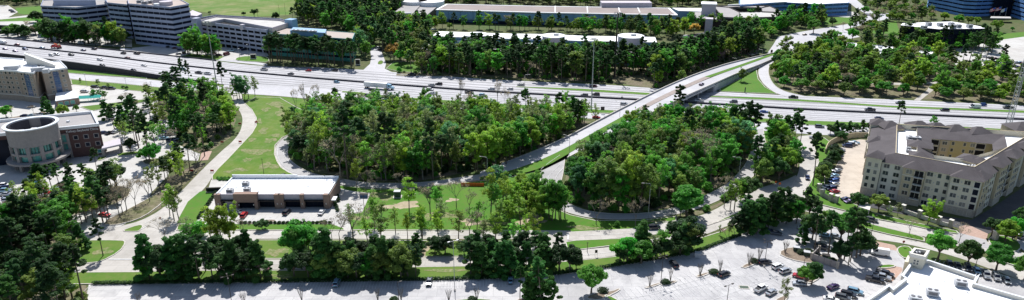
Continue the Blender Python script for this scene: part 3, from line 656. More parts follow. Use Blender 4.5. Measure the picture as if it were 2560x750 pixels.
# ---- parking garage
gz = 20.0; gp = [(478, 45), (526, 54), (666, 72), (733, 52), (700, 44), (540, 35)]
gw = rp(gp, gz); gr = thing('parking_garage', 'pale five-level parking garage with rows of long dark openings', 'parking garage', (0, 0, 0)); block(gw)
lv = 3.6
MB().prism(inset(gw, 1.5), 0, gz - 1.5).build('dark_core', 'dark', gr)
A = gw if area(gw) > 0 else gw[::-1]
for k in range(5):
    zb = 2.6 + k * lv
    MB().poly_bar(offs(A, .2, True), .45, 1.75 if k < 4 else 2.3, zb, closed=True).build('spandrel', 'garage', gr)
    MB().prism(inset(gw, .45), zb, zb + .35, bottom=True).build('slab', 'garage', gr)
for i in range(len(A)):
    a, b = A[i], A[(i + 1) % len(A)]; L = math.dist(a, b); n = max(1, round(L / 7.6))
    if b[0] < a[0] and L > 30: continue
    for j in range(n + 1):
        x, y = lerp(a, b, j / n); cxn = math.atan2(b[1] - a[1], b[0] - a[0])
        MB().box(x, y, 0, gz - .6, .9, .5, cxn).build('column', 'garage', gr)
# top deck: upper ramp deck behind, lower deck in front with dividing wall
zr = 2.6 + 4 * lv + .36
MB().prism(inset(gw, .6), zr, zr + .04).build('top_deck', 'lotpale', gr)
up = rp([(498, 47), (540, 37), (700, 46), (722, 53), (680, 66), (652, 61), (560, 44), (526, 51)], gz + 2)
MB().prism(up, zr, zr + 2.6).build('upper_ramp', 'lotpale', gr)
MB().poly_bar(offs(up if area(up) > 0 else up[::-1], .2, True), .3, 1.1, zr + 2.6, closed=True).build('ramp_wall', 'lav', gr)
for px, py, s_ in ((727, 49, 7), (490, 46, 5)):
    x, y = G(px, py, gz + 3); MB().box(x, y, 0, gz + 3.4, s_, s_, -.35).build('stair_tower', 'bluewall' if px > 600 else 'garage', gr)
x, y = G(605, 56, gz + 3); MB().box(x, y, zr, zr + 4, 3, 3, -.3).build('lift_head', 'lav', gr)
# low pale building left behind the garage
q = rp([(474, 30), (481, 25), (505, 34), (492, 40), (474, 38)], 22)
MB().prism(q, 0, 22).build('stair_block', 'lav', gr)
# ---- glass building behind the pines
gb = rp([(672, 84), (881, 99), (888, 83), (693, 68)], 17)
g1, z = banded('glass_office', 'four-storey green glass office with tan roof behind a row of pines', gb, 0, 4, 4.2, 'ggreen', 'gdark', 'tanroof', sp=.6, top=.9)
ph = rp([(725, 77), (813, 83), (816, 74), (733, 69)], 20)
MB().prism(ph, z, z + 3.2).build('penthouse', 'bluewall', g1)
for i_, px in enumerate((740, 760, 782)):
    x, y = G(px, 75 + (px - 740) * .06, 21); roof_unit(x, y, z + 3.2, 6, 3, 1, -.1, ['left', 'middle', 'right'][i_] + ' dark unit on the penthouse of the green glass office', group='units on the glass office penthouse')
# ---- far dark low building
fb = thing('low_building', 'low dark building with grey flat roofs and a square entrance tower', 'building'); 
fp = rp([(978, 36), (1028, 38), (1052, 12), (1013, 10)], 9); block(fp); MB().prism(fp, 0, 8.2).build('wall', 'dmetal', fb); MB().prism(offs(fp, 0, True), 8.2, 9).build('roof', 'greyroof', fb)
fp = rp([(1028, 41), (1062, 42), (1092, 17), (1050, 14)], 8); block(fp); MB().prism(fp, 0, 7.2).build('wall', 'dmetal', fb); MB().prism(fp, 7.2, 8).build('roof', 'greyroof', fb)
fp = rp([(1004, 33), (1027, 33), (1028, 30), (1005, 30)], 12); MB().prism(fp, 0, 12).build('entrance_tower', 'par', fb)
a, b = fp[0], fp[1]; 
for z0_, z1_ in ((2, 5), (6.5, 10)): quadwin(fb, lerp(a, b, .35), lerp(a, b, .65), z0_, z1_)
for px, py in ((1036, 9), (1078, 10)):
    x, y = G(px, py, 9); MB().cyl(x, y, 0, 12.5, 14, n=24).build('drum', 'membrane', fb)
# ---- long blue panelled building
lb = thing('long_building', 'very long blue-walled low building with tan roof and white edge', 'building')
fp = rp([(1090, 24), (1340, 31), (1694, 37.5), (1674, 20), (1340, 15), (1116, 10)], 12.5); block(fp)
MB().prism(fp, 0, 3.2).build('base_wall', 'gdark', lb)
Aq = [fp[0], fp[1], fp[2], fp[3]]
MB().prism(inset(fp, .4), 3.2, 11.3).build('wall', 'bluewall', lb)
for seg in ((0, 1), (1, 2), (2, 3)):
    a, b = fp[seg[0]], fp[seg[1]]; L = math.dist(a, b); n = int(L / 12)
    for j in range(n):
        p, q = lerp(a, b, (j + .02) / n), lerp(a, b, (j + .98) / n)
        MB().bar((p[0], p[1], 4.2), (q[0], q[1], 4.2), .5, 6.8).build('wall_panel', 'bluewall', lb)
        if j % 2 == 0: MB().bar((p[0], p[1] - .1, 1.0), (q[0], q[1] - .1, 1.0), .3, 2.0).build('window_band', 'gblue', lb)
MB().prism(fp, 11.3, 12.4).build('roof', 'brownroof', lb)
MB().poly_bar(offs(fp if area(fp) > 0 else fp[::-1], .8, True), 2.2, .9, 11.7, closed=True).build('fascia', 'membrane', lb)
for px0, px1 in ((1388, 1388), (1468, 1469), (1546, 1550), (1594, 1600)):
    MB().bar(G3(px0, 15.5 + (px0 - 1388) * .015, 12.45), G3(px1, 32, 12.45), 1.0, .35).build('roof_joint', 'membrane', lb)
x, y = G(1569, 14, 15); MB().box(x, y + 12, 0, 17, 50, 14).build('plant_room', 'lav', lb)
lbt = thing('annex', 'white-edged low link building at the right end of the long blue building', 'building')
fp = rp([(1696, 26), (1760, 28), (1760, 20), (1680, 19)], 10); block(fp); MB().prism(fp, 0, 9).build('wall', 'bluewall', lbt); MB().prism(fp, 9, 9.8).build('roof', 'membrane', lbt)
# ---- dark flat roofed complex right of it
dk = thing('courtyard_building', 'wide dark low building with stepped grey roofs around a sunken court', 'building')
for px, z, rm in (([(1742, 47), (1805, 51), (1783, 27), (1722, 27)], 9, 'greyroof'), ([(1806, 44), (1848, 46), (1848, 31), (1822, 19), (1784, 16)], 11, 'greyroof'),
               ([(1848, 46), (1952, 43), (1975, 39), (1958, 32), (1905, 30), (1848, 31)], 10.6, 'lotpale'), ([(1905, 30), (1958, 32), (1924, 16), (1904, 20)], 10.9, 'greyroof'), ([(1822, 19), (1904, 20), (1920, 15), (1786, 15)], 11, 'greyroof')):
    fp = rp(px, z); block(fp); MB().prism(inset(fp, .3), 0, z - .6).build('wall', 'dmetal', dk); MB().prism(fp, z - .6, z).build('roof', rm, dk)
    MB().poly_bar(fp if area(fp) > 0 else fp[::-1], .5, .7, z, closed=True).build('parapet', 'dmetal', dk)
fp = rp([(1755, 9), (1791, 10), (1789, 5), (1756, 4)], 20); MB().prism(fp, 0, 19).build('stair_tower', 'lav', dk); MB().prism(offs(fp, -.8 if area(fp) > 0 else .8, True), 19, 20).build('roof', 'membrane', dk)
fp = rp([(1764, 47), (1783, 48), (1783, 44), (1766, 43)], 13); MB().prism(fp, 0, 13).build('entrance_tower', 'lav', dk)
# ---- blue building at the top right of centre
bb = rp([(1850, 15), (1962, 7), (2044, 12), (2122, 8), (2122, -20), (1850, -20)], 12)
b1, z = banded('blue_office', 'blue glass office with white-edged roof beside the road junction', bb, 0, 3, 4.0, 'oblue', 'gblue', 'membrane', top=1.0)
MB().bar(G3(1820, 14, 12.5), G3(1966, 5.5, 12.5), 1.6, .8).build('canopy', 'membrane', b1)
# ---- mid white roofed curving building
wb = thing('white_roofed_building', 'long low building with curving white roof and round drums among the pines', 'building')
cl = smooth([(1088, 84), (1180, 87), (1260, 90), (1350, 91), (1400, 93), (1460, 96), (1560, 97), (1640, 99)], 2)
P = [G3(x, y, 9) for x, y in cl]; P = [(p[0], p[1], 0) for p in P]
MB().poly_bar(P, 19, 8.2, 0).build('wall', 'bluewall', wb); MB().poly_bar(P, 20.5, .8, 8.2).build('roof', 'membrane', wb)
L = offs(P, -9.9); Lr = resample(L, 40)
for a, b in zip(Lr, Lr[1:]):
    a2, b2 = lerp(a, b, .06), lerp(a, b, .94); MB().bar((*a2, 4.6), (*b2, 4.6), .4, 2.2).build('window', 'ggreen', wb)
BLOCK.append([tuple(p[:2]) for p in offs(P, 10)] + [tuple(p[:2]) for p in offs(P, -10)[::-1]])
for px, py, rr, h, m_ in ((1190, 90, 9.5, 13, 'lav'), (1384, 93, 9, 13, 'lav'), (1577, 97, 10, 14, 'lav')):
    x, y = G(px, py, 12); MB().cyl(x, y, 0, h, rr, n=28).build('drum', m_, wb); MB().cyl(x, y, h, h + .5, rr + .4, n=28).build('drum_roof', 'membrane', wb)
    x2, y2 = x + 2, y; MB().box(x2, y2, h + .5, h + 1.8, 4, 2.5).build('roof_unit', 'unit', wb)
for px in ([(1130, 101), (1165, 104), (1205, 99), (1180, 96)], [(1205, 110), (1250, 104), (1275, 98), (1230, 97)], [(1352, 112), (1380, 115), (1440, 107), (1430, 101), (1370, 103)], [(1290, 106), (1330, 112), (1345, 104), (1310, 99)], [(1520, 108), (1590, 112), (1600, 108), (1530, 104)]):
    fp = rp(px, 6); block(fp); MB().prism(fp, 0, 5.2).build('wing_wall', 'bluewall', wb); MB().prism(fp, 5.2, 6).build('wing_roof', 'membrane', wb)
# dark lower office in the trees in front of it
fp = rp([(1040, 128), (1200, 132), (1420, 140), (1640, 148), (1640, 128), (1420, 120), (1200, 116), (1060, 114)], 6)
lw, z = banded('shaded_office', 'low dark office half hidden in the pines beside the highway', fp, 0, 2, 3.6, 'bluewall', 'gdark', 'greyroof', top=.6)
# ---- dark glass box with white roof at right
db = rp([(2251, 63), (2347, 73), (2480, 71), (2379, 54), (2257, 58)], 16)
d1, z = banded('dark_glass_office', 'dark glass office block with bright white roof full of plant', db, 3.5, 3, 4.1, 'gdark', 'gdark', 'membrane', sp=.5, top=.5, panes=3.0)
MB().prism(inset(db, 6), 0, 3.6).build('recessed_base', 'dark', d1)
for i, (px, py) in enumerate([(2322, 60), (2350, 61), (2378, 60), (2383, 66), (2396, 65), (2424, 65), (2310, 68)]):
    x, y = G(px, py, 17.5); roof_unit(x, y, z, 4, 3, 2.6, .1, 'rooftop unit on the dark glass office, ' + ['leftmost at the back', 'second at the back', 'third at the back', 'second at the front', 'third at the front', 'rightmost', 'leftmost at the front'][i], group='units on the dark glass office roof')
# ---- two big blue offices, top right corner
bo = rp([(2316, 22), (2362, 31), (2402, 40), (2434, 42), (2476, 40), (2480, 10), (2320, 0)], 0)
b2_, z = banded('blue_office_block', 'tall blue banded office with a bent front, left of the flags', bo, 0, 8, 4.0, 'oblue', 'gdark', 'greyroof', sp=.62)
bo = rp([(2524, 40), (2560, 52), (2660, 88), (2700, 60), (2540, 14)], 0)
b3_, z = banded('blue_office_block', 'tall blue banded office at the corner, right of the flags', bo, 0, 8, 4.0, 'oblue', 'gdark', 'greyroof', sp=.62)
fp = rp([(2476, 41), (2524, 41), (2530, 20), (2478, 18)], 0); at = thing('glass_atrium', 'dark glass atrium between the two blue offices behind the flags', 'atrium'); MB().prism(fp, 0, 30).build('glass_wall', 'gdark', at)
for k in range(9): MB().bar((*lerp(fp[0], fp[1], k / 8), 0), (*lerp(fp[0], fp[1], k / 8 + .002), 0), .5, 30).build('mullion', 'dmetal', at)
fp = rp([(2475, 45), (2528, 46), (2526, 42), (2478, 41)], 4.5); MB().prism(fp, 4, 4.6, bottom=True).build('canopy', 'lotpale', at)
# low white roofs in the park
lws = []
for i, (px, z, lab) in enumerate([([(2078, 112), (2106, 113), (2104, 105), (2080, 104)], 5, 'leftmost small white roof seen among the park trees'), ([(2106, 117), (2146, 120), (2140, 109), (2108, 107)], 5.5, 'white-roofed low building among the park trees, left of the tallest pine'),
        ([(2168, 124), (2232, 130), (2232, 117), (2172, 113)], 5.5, 'largest white-roofed low building in the middle of the park trees'), ([(2172, 134), (2200, 136), (2204, 130), (2176, 128)], 4.5, 'low white-roofed wing in front of the largest park building'), ([(2296, 135), (2330, 138), (2332, 131), (2300, 128)], 5, 'small white-roofed building in the right part of the park')]):
    fp = rp(px, z); block(fp); t = thing('low_building', lab, 'building'); MB().prism(inset(fp, .4), 0, z - .5).build('wall', 'bluewall', t); MB().prism(fp, z - .5, z).build('roof', 'membrane', t)
    MB().poly_bar(fp if area(fp) > 0 else fp[::-1], .3, .5, z, closed=True).build('coping', 'membrane', t)
    a, b = fp[0], fp[1]; n = 5
    for j in range(n): quadwin(t, lerp(a, b, (j + .2) / n), lerp(a, b, (j + .8) / n), 1.2, 3.2)
    x, y = lerp(fp[0], fp[2], .5); MB().box(x, y, z, z + 1.4, 2.5, 2).build('roof_unit', 'unit', t)
# ---- building / garage far left across the highway
fp = rp([(0, 62), (70, 66), (108, 62), (100, 52), (-60, 55)], 4); t = thing('low_building', 'low grey-roofed building left of the dark office across the highway', 'building'); block(fp)
MB().prism(inset(fp, .6), 0, 3.6).build('wall', 'dark', t); MB().prism(fp, 3.2, 4, bottom=True).build('roof', 'lotpale', t)
# ================================================================ hotel, left
hz_ = 18.8
def hp(px): return rp(px, hz_)
f1 = hp([(-40, 166), (43, 178), (80, 182), (84, 160), (-40, 140)]); f2 = hp([(105, 178), (168, 170), (150, 152), (85, 158)]); 
ho = thing('hotel', 'six-storey buff brick hotel with blue window strips and a sloping white roof feature', 'hotel'); block(f1); block(f2)
ho2 = [hp([(-60, 172), (44, 178), (60, 148), (-60, 140)]), hp([(44.5, 179), (83, 183), (110, 160), (60, 150)]), f2]
for fp in ho2:
    MB().prism(fp, 0, hz_ - .6).build('wall', 'buffbrick', ho); MB().prism(inset(fp, .05), hz_ - .6, hz_ - .4).build('roof', 'membrane', ho)
    MB().poly_bar(offs(fp if area(fp) > 0 else fp[::-1], .1, True), .35, .95, hz_ - .6, closed=True).build('parapet', 'metalroof', ho)
# stone base course
for fp in ho2:
    q = fp if area(fp) > 0 else fp[::-1]; MB().poly_bar(q, .5, .35, 3.6, closed=True).build('string_course', 'trim', ho)
def facade(parent, a, b, cols, z0, fh, n, w, h, m='gwin', frame='trim', mull=0, skip=()):
    for t in cols:
        L = math.dist(a, b)
        for k in range(n):
            if (cols.index(t), k) in skip: continue
            p, q = lerp(a, b, t - w / 2 / L), lerp(a, b, t + w / 2 / L); quadwin(parent, p, q, z0 + k * fh, z0 + k * fh + h, m=m, frame=frame, mull=mull)
a, b = f2[0], f2[1]
facade(ho, a, b, [.27, .78], 4.6, 3.0, 5, 1.4, 1.5)
facade(ho, a, b, [.5], 4.6, 3.0, 5, 2.6, 1.6, mull=1)
MB().bar((*lerp(a, b, .38), 4.2), (*lerp(a, b, .62), 4.2), .12, 13.2).build('blue_strip', 'gblue', ho)
a, b = ho2[1][0], ho2[1][1]
facade(ho, a, b, [.2, .8], 4.6, 3.0, 5, 1.4, 1.5); facade(ho, a, b, [.42, .6], 4.6, 3.0, 5, 1.5, 1.6)
MB().bar((*lerp(a, b, .34), 4.2), (*lerp(a, b, .68), 4.2), .12, 13.2).build('blue_strip', 'gblue', ho)
a, b = ho2[0][0], ho2[0][1]
facade(ho, a, b, [.3, .42, .5, .6, .7, .8, .92], 4.6, 3.0, 5, 1.5, 1.5)
# sloping feature (a real wedge) and terraces
q = rp([(67, 160), (138, 168), (140, 163), (70, 156)], hz_)
mbx = MB(); n = 4; tops = [hz_ + 6.5, hz_ + 1.2, hz_ + 1.2, hz_ + 6.5]
mbx.prism(q, [hz_ - .4] * 4, tops); mbx.build('roof_feature', 'trim', ho)
cop = [(*p, t) for p, t in zip(q, tops)]; MB().poly_bar(cop + [cop[0]], .4, .25, 0).build('coping', 'metalroof', ho)
for px, py, lx in ((30, 168, 8), (95, 172, 7), (115, 176, 3)):
    x, y = G(px, py, hz_ + 1); MB().box(x, y, hz_ - .4, hz_ + 1.9, lx, 3.4, .3).build('roof_unit', 'unit', ho)
fp = rp([(138, 252), (197, 243), (187, 226), (140, 232)], 4.5); block(fp)
MB().prism(inset(fp, .1), 0, 4).build('annex_wall', 'brownbrick', ho); MB().prism(fp, 4, 4.5).build('annex_roof', 'membrane', ho)
a, b = fp[0], fp[1]
if b[0] < a[0]: a, b = b, a
for t in (.2, .45, .7): quadwin(ho, lerp(a, b, t - .09), lerp(a, b, t + .09), 1, 3.2, m='ggreen')
# ================================================================ clinic, left
cz = 15.0; cl_ = thing('clinic', 'three-storey red-brown clinic with a big round pale drum tower and green glass', 'clinic')
top = rp([(-120, 350), (248, 313), (232, 281), (-120, 318)], cz)      # roof outline
p0, p1, p2, p3 = top; u = np.array(p1) - np.array(p0); u /= np.hypot(*u); nrm = np.array([u[1], -u[0]])    # outward = towards the camera
if nrm[1] > 0: nrm = -nrm
e0 = np.array(p1) - u * 75; back = np.array(p2) - np.array(p1)
foot = [tuple(e0), tuple(p1), tuple(np.array(p1) + back), tuple(e0 + back)]; block(foot)
MB().prism(inset(foot, .02), 12.6, cz - .5).build('upper_wall', 'brick', cl_)
MB().prism(inset(foot, .7), cz - 1.2, cz - .45).build('roof', 'greyroof', cl_)
q = foot if area(foot) > 0 else foot[::-1]
MB().poly_bar(offs(q, .35, True), .8, 1.4, cz - .5, closed=True).build('parapet', 'metalroof', cl_)
a0 = np.array(p1) - u * 13.5      # brick end block
end = [tuple(a0), tuple(p1), tuple(np.array(p1) + back), tuple(a0 + back)]
MB().prism(inset(end, .01), 0, 12.7).build('brick_wing', 'brick', cl_)
MB().prism(inset([tuple(e0), tuple(a0), tuple(a0 + back), tuple(e0 + back)], .9), 0, 12.6).build('core_wall', 'gdark', cl_)
# windows of the brick block
for t in (.2, .52, .84):
    for z in (5.2, 9.2):
        c = a0 + u * 13.5 * t; quadwin(cl_, tuple(c - u * .8), tuple(c + u * .8), z, z + 1.7, frame='precast', fr=.3, m='gdark')
c = a0 + u * 11.6; quadwin(cl_, tuple(c - u * 1.2), tuple(c + u * 1.2), 1.2, 2.8, m='ggreen', fr=.3)
# glazed bays with precast bands between the brick block and the far left
def band_wall(s, e, zlist, out, m, nm, th=.6):
    for z0_, z1_ in zlist: 
        A_, B_ = a0 - u * s + nrm * out, a0 - u * e + nrm * out
        MB().bar((*A_, z0_), (*B_, z0_), th, z1_ - z0_).build(nm, m, cl_)
band_wall(.2, 15, [(3.6, 4.6), (7.6, 8.5), (12.0, 12.6)], .1, 'precast', 'band')
band_wall(.2, 15, [(4.6, 7.6), (8.5, 12.0)], -.25, 'ggreen', 'glass_band')
for s in (0.5, 15): MB().bar((*(a0 - u * (s + .5) + nrm * .15), 0), (*(a0 - u * (s - .5) + nrm * .15), 0), .9, 12.6).build('pier', 'precast', cl_)
band_wall(31, 61, [(3.6, 4.6), (7.8, 8.4), (12.0, 12.6)], .1, 'precast', 'band')
band_wall(31, 61, [(4.6, 7.8), (8.4, 12.0)], -.25, 'ggreen', 'glass_band')
for k in range(1, 12):
    for (s, z0_, z1_) in ((1.2 * k, 4.6, 7.6), (1.2 * k, 8.5, 12.0), (31 + 2.6 * k, 4.6, 7.8), (31 + 2.6 * k, 8.4, 12.0)):
        c = a0 - u * s - nrm * .0; MB().box(c[0], c[1], z0_, z1_, .12, .35, math.atan2(u[1], u[0])).build('mullion', 'precast', cl_)
# drum
dc = G(78, 312, 19.5); dc = (dc[0] - nrm[0] * 0, dc[1]); DR = 10.2; zt_ = 19.8
def ring(nm, m, r0, r1, z0_, z1_, n=40, a0_=0, a1_=2 * math.pi, par=cl_):
    full = abs(a1_ - a0_ - 2 * math.pi) < 1e-3; mb = MB(); K = n if full else n + 1; V = []
    for i in range(K):
        t = a0_ + (a1_ - a0_) * i / n
        for r, z in ((r1, z0_), (r1, z1_), (r0, z1_), (r0, z0_)): V.append((dc[0] + r * math.cos(t), dc[1] + r * math.sin(t), z))
    fs = []
    for i in range(n if full else n):
        j = (i + 1) % K
        for e in range(4): fs.append((4 * i + e, 4 * j + e, 4 * j + (e + 1) % 4, 4 * i + (e + 1) % 4))
    if not full: fs += [(3, 2, 1, 0), (4 * n, 4 * n + 1, 4 * n + 2, 4 * n + 3)]
    mb.add(V, fs); o = mb.build(nm, m, par); return o
ring('drum_wall', 'precast', DR - .5, DR, 11.6, zt_)
ring('drum_coping', 'metalroof', DR - .6, DR + .9, zt_, zt_ + .5)
ring('inner_screen', 'wallc', DR - 1.6, DR - 1.2, 15, zt_ + .2, 30, R(-30), R(100)); ring('inner_screen', 'wallc', DR - 1.6, DR - 1.2, 15, zt_ + .2, 20, R(130), R(215))
MB().cyl(dc[0], dc[1], 14.4, 15.4, DR - .6, n=32).build('drum_roof', 'greyroof', cl_)
ring('drum_glass', 'ggreen', DR - 1.4, DR - 1.0, 4.6, 11.6)
ring('drum_band', 'precast', DR - .7, DR + .15, 7.4, 8.4); ring('drum_band', 'precast', DR - .7, DR + 2.6, 3.6, 4.5)
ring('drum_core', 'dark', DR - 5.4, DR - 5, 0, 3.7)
for k in range(12):
    t = R(-90 + 30 * k + 15); x, y = dc[0] + (DR - .35) * math.cos(t), dc[1] + (DR - .35) * math.sin(t)
    MB().box(x, y, 0 if True else 0, 11.7, 1.1, 1.5, t).build('column', 'precast', cl_)
    for q_ in (.25, .5, .75):
        t2_ = t + R(30) * q_; x, y = dc[0] + (DR - .95) * math.cos(t2_), dc[1] + (DR - .95) * math.sin(t2_); MB().box(x, y, 8.4, 11.6, .2, .14, t2_).build('mullion', 'dmetal', cl_)
for dx, dy in ((-4, -2), (-1, -4), (3, -4), (5, -1), (0, 1)): MB().box(dc[0] + dx, dc[1] + dy, 15.4, 17.6, 2.2, 1.8, .2).build('plant_unit', 'unit' if dx != 3 else 'metalroof', cl_)
BLOCK.append([(dc[0] + 14 * math.cos(t), dc[1] + 14 * math.sin(t)) for t in np.linspace(0, 6.28, 16)])
c = np.array(G(170, 303, cz)); MB().box(c[0], c[1], cz - .5, cz + .4, 1.2, 1.0).build('roof_vent', 'metalroof', cl_)
# lettering along the top of the brick block
def text3d(s, size, loc, ang, m, parent, name='lettering', ext=.05):
    cu = bpy.data.curves.new('text', 'FONT'); cu.body = s; cu.size = size; cu.extrude = ext; cu.align_x = 'RIGHT'; cu.materials.append(M[m])
    t0 = bpy.data.objects.new(name + '_curve', cu); COL.objects.link(t0); me = bpy.data.meshes.new_from_object(t0.evaluated_get(bpy.context.evaluated_depsgraph_get())); bpy.data.objects.remove(t0); o = bpy.data.objects.new(name, me); COL.objects.link(o); o.location = loc; o.rotation_euler = (R(90), 0, ang); o.parent = parent; return o
tp = np.array(p1) - u * .7 + nrm * .12
text3d('Kelsey-Seybold Clinic', 1.55, (tp[0], tp[1], 12.95), math.atan2(u[1], u[0]), 'white', cl_)
# entrance canopy right of the clinic
fp = rp([(254, 371), (302, 360), (300, 346), (258, 356)], 4.6); t = thing('entrance_canopy', 'flat-roofed drive-through canopy at the right end of the clinic', 'canopy'); block(fp)
MB().prism(fp, 3.8, 4.6, bottom=True).build('roof', 'lav', t)
for p in fp:
    c = lerp(p, (sum(a[0] for a in fp) / 4, sum(a[1] for a in fp) / 4), .08); MB().box(c[0], c[1], 0, 3.8, 1, 1).build('pillar', 'precast', t)
# teal tent and white canopy by the hotel
for (px, py, l, w_, h, m_, lab) in ((225, 253, 13, 5, 3.2, 'tent', 'teal fabric awning beside the hotel'), ):
    x, y = G(px, py); t = thing('awning', lab, 'awning', (x, y, 0), .25)
    MB().add([(-l / 2, -w_ / 2, 2.4), (l / 2, -w_ / 2, 2.4), (l / 2, w_ / 2, 2.4), (-l / 2, w_ / 2, 2.4), (-l / 2 + 1, 0, h + .6), (l / 2 - 1, 0, h + .6)], [(0, 1, 5, 4), (1, 2, 5), (2, 3, 4, 5), (3, 0, 4), (3, 2, 1, 0)]).build('canvas', m_, t)
    for a in (-1, 1):
        for b in (-1, 0, 1): MB().cyl(b * l / 2 * .97, a * w_ / 2 * .95, 0, 2.4, .08, n=6).build('post', 'metal', t)
# ================================================================ white roofed shop strip, centre left
sz = 6.4; A0 = np.array(G(547, 522)); A1 = np.array(G(826, 520)); A0[1] = A1[1] = 250.5
A0[0] -= .3; Lx = A1[0] - A0[0]; dep = 17.5
sh = thing('shop_building', 'single-storey shop strip with bright white roof, brown brick piers and dark shop fronts', 'shop building')
fp = [tuple(A0), tuple(A1), (A1[0], A1[1] + dep), (A0[0], A0[1] + dep)]; block(fp)
def sx(px): return A0[0] + Lx * (px - 547) / (826 - 547)
MB().prism([(A0[0] + .3, A0[1] + 1.6), (A1[0] - .3, A0[1] + 1.6), (A1[0] - .3, A1[1] + dep - .3), (A0[0] + .3, A1[1] + dep - .3)], 0, 5.6).build('core_wall', 'band', sh)
MB().prism([(A0[0] + .2, A0[1] + .2), (A1[0] - .2, A0[1] + .2), (A1[0] - .2, A1[1] + dep - .2), (A0[0] + .2, A1[1] + dep - .2)], 5.6, 5.9, bottom=True).build('roof', 'membrane', sh)
MB().bar((A0[0], A0[1] + dep - .2, 5.9), (sx(718), A0[1] + dep - .2, 5.9), .4, 1.7).build('parapet', 'metalroof', sh)
MB().bar((sx(718), A0[1] + dep - .2, 5.9), (A1[0], A0[1] + dep - .2, 5.9), .4, 1.1).build('parapet', 'metalroof', sh)
for x in (A0[0] + .2, A1[0] - .2): MB().bar((x, A0[1], 5.9), (x, A0[1] + dep - .4, 5.9), .4, .8).build('parapet', 'metalroof', sh)
for x in (A0[0], A1[0]): MB().bar((x, A0[1] + .4, 0), (x, A0[1] + dep, 0), .5, 5.9).build('side_wall', 'stone' if x == A0[0] else 'brownbrick', sh)
for a, b in ((542, 557), (592, 650), (690, 704), (700, 714), (754, 764), (812, 826)):
    if (a, b) == (592, 650): continue
    pr = .35 if a != 700 else .15
    MB().box((sx(a) + sx(b)) / 2, A0[1] + .3, 0, 6.3, sx(b) - sx(a), 1.2 + pr).build('brick_pier', 'brownbrick', sh)
for a, b in ((557, 592), (650, 690), (714, 754), (764, 812)):
    MB().box((sx(a) + sx(b)) / 2, A0[1] + .4, 3.9, 6.25, sx(b) - sx(a), .5).build('fascia_panel', 'lav', sh)
    MB().box((sx(a) + sx(b)) / 2, A0[1] - .3, 3.55, 3.75, sx(b) - sx(a), 1.6).build('canopy', 'dmetal', sh)
    w = MB().box((sx(a) + sx(b)) / 2, A0[1] + 1.4, 0, 3.9, sx(b) - sx(a), .2).build('shop_window', 'gdark' if a != 557 else 'gwin', sh)
    n = max(2, int((sx(b) - sx(a)) / 1.5))
    for j in range(n + 1): MB().box(sx(a) + (sx(b) - sx(a)) * j / n, A0[1] + 1.28, 0, 3.9, .07, .08).build('mullion', 'dmetal', w)
MB().box((sx(557) + sx(592)) / 2, A0[1] + 1.2, 0, 3.2, (sx(592) - sx(557)) * .6, .2).build('grey_panel', 'lav', sh)
MB().box((sx(592) + sx(650)) / 2, A0[1] - .2, 3.3, 7.0, sx(650) - sx(592), 2.4).build('entrance_fascia', 'brownbrick', sh)
for a in (596, 646): MB().box(sx(a), A0[1] - .2, 0, 3.3, 1.3, 2.4).build('brick_pier', 'brownbrick', sh)
MB().box((sx(592) + sx(650)) / 2, A0[1] + .6, 0, 3.3, sx(650) - sx(592) - 2, .3).build('entrance', 'gdark', sh)
for px in (550, 604, 640, 697, 707, 759, 818): MB().box(sx(px), A0[1] - (.55 if px not in (604, 640) else 1.45), 2.0, 2.6, .35, .1).build('wall_lamp', 'trim', sh)
MB().box(A1[0] + .9, A1[1] + 3, 2.9, 3.2, 2.4, 3.6).build('side_canopy', 'metalroof', sh)
for i, (px, py) in enumerate([(614, 458), (618, 473), (575, 476)]):
    x, y = G(px, py, 6.8); roof_unit(x, y, 5.9, 2.7, 1.9, 1.5, 0, ['steel rooftop unit nearest the back parapet of the white shop roof', 'steel rooftop unit behind the brick entrance of the shop strip', 'steel rooftop unit near the left edge of the white shop roof'][i])
for k in range(1, 9): MB().box(A0[0] + Lx * k / 9, A0[1] + dep / 2 + .6, 5.9, 5.93, .22, dep - 2.2).build('roof_seam', 'unit', sh)
for i, (px, py) in enumerate([(700, 468), (735, 476), (770, 464), (660, 462), (590, 468), (800, 474), (646, 478)]):
    x, y = G(px, py, 6.2); MB().cyl(x, y, 5.9, 6.6 if i % 2 else 6.3, .14 if i % 2 else .35, n=8).build('vent_pipe', 'metalroof', sh)
# ================================================================ big white roof, bottom right corner
rz_ = 7.0
rt = thing('retail_building', 'large store with blinding white roof, cream parapets and a square corner tower', 'store')
ol = rp([(2322, 652), (2436, 690), (2448, 686), (2436, 710), (2560, 745), (2760, 800), (2760, 980), (2000, 980), (2060, 830), (2150, 762), (2222, 713), (2232, 722), (2264, 697), (2254, 690), (2276, 660), (2284, 650)], rz_ + .8)
block(ol)
MB().prism(inset(ol, .25), 0, rz_ - .5).build('wall', 'stucco', rt); MB().prism(inset(ol, .3), rz_ - .5, rz_ - .3).build('roof', 'membrane', rt)
q = ol if area(ol) > 0 else ol[::-1]; MB().poly_bar(offs(q, .2, True), .5, 1.5, rz_ - .5, closed=True).build('parapet', 'trim', rt)
MB().poly_bar(offs(q, .2, True), .75, .12, rz_ + 1.0, closed=True).build('coping', 'metalroof', rt)
tq = rp([(2276, 634), (2312, 642), (2322, 627), (2287, 621)], 11.5)
MB().prism(tq, 0, 10.6).build('tower_wall', 'stucco', rt); MB().prism(inset(tq, .5), 10.6, 10.7).build('tower_roof', 'dark', rt)
q2 = tq if area(tq) > 0 else tq[::-1]; MB().poly_bar(offs(q2, .1, True), .7, 1.2, 10.5, closed=True).build('tower_parapet', 'trim', rt)
a, b = tq[0], tq[1]
for t in (.4, .62):
    for z in (8.2, 9.1): quadwin(rt, lerp(a, b, t - .06), lerp(a, b, t + .06), z, z + .6, fr=.1)
quadwin(rt, lerp(a, b, .35), lerp(a, b, .65), 7.2, 7.45, fr=.05)
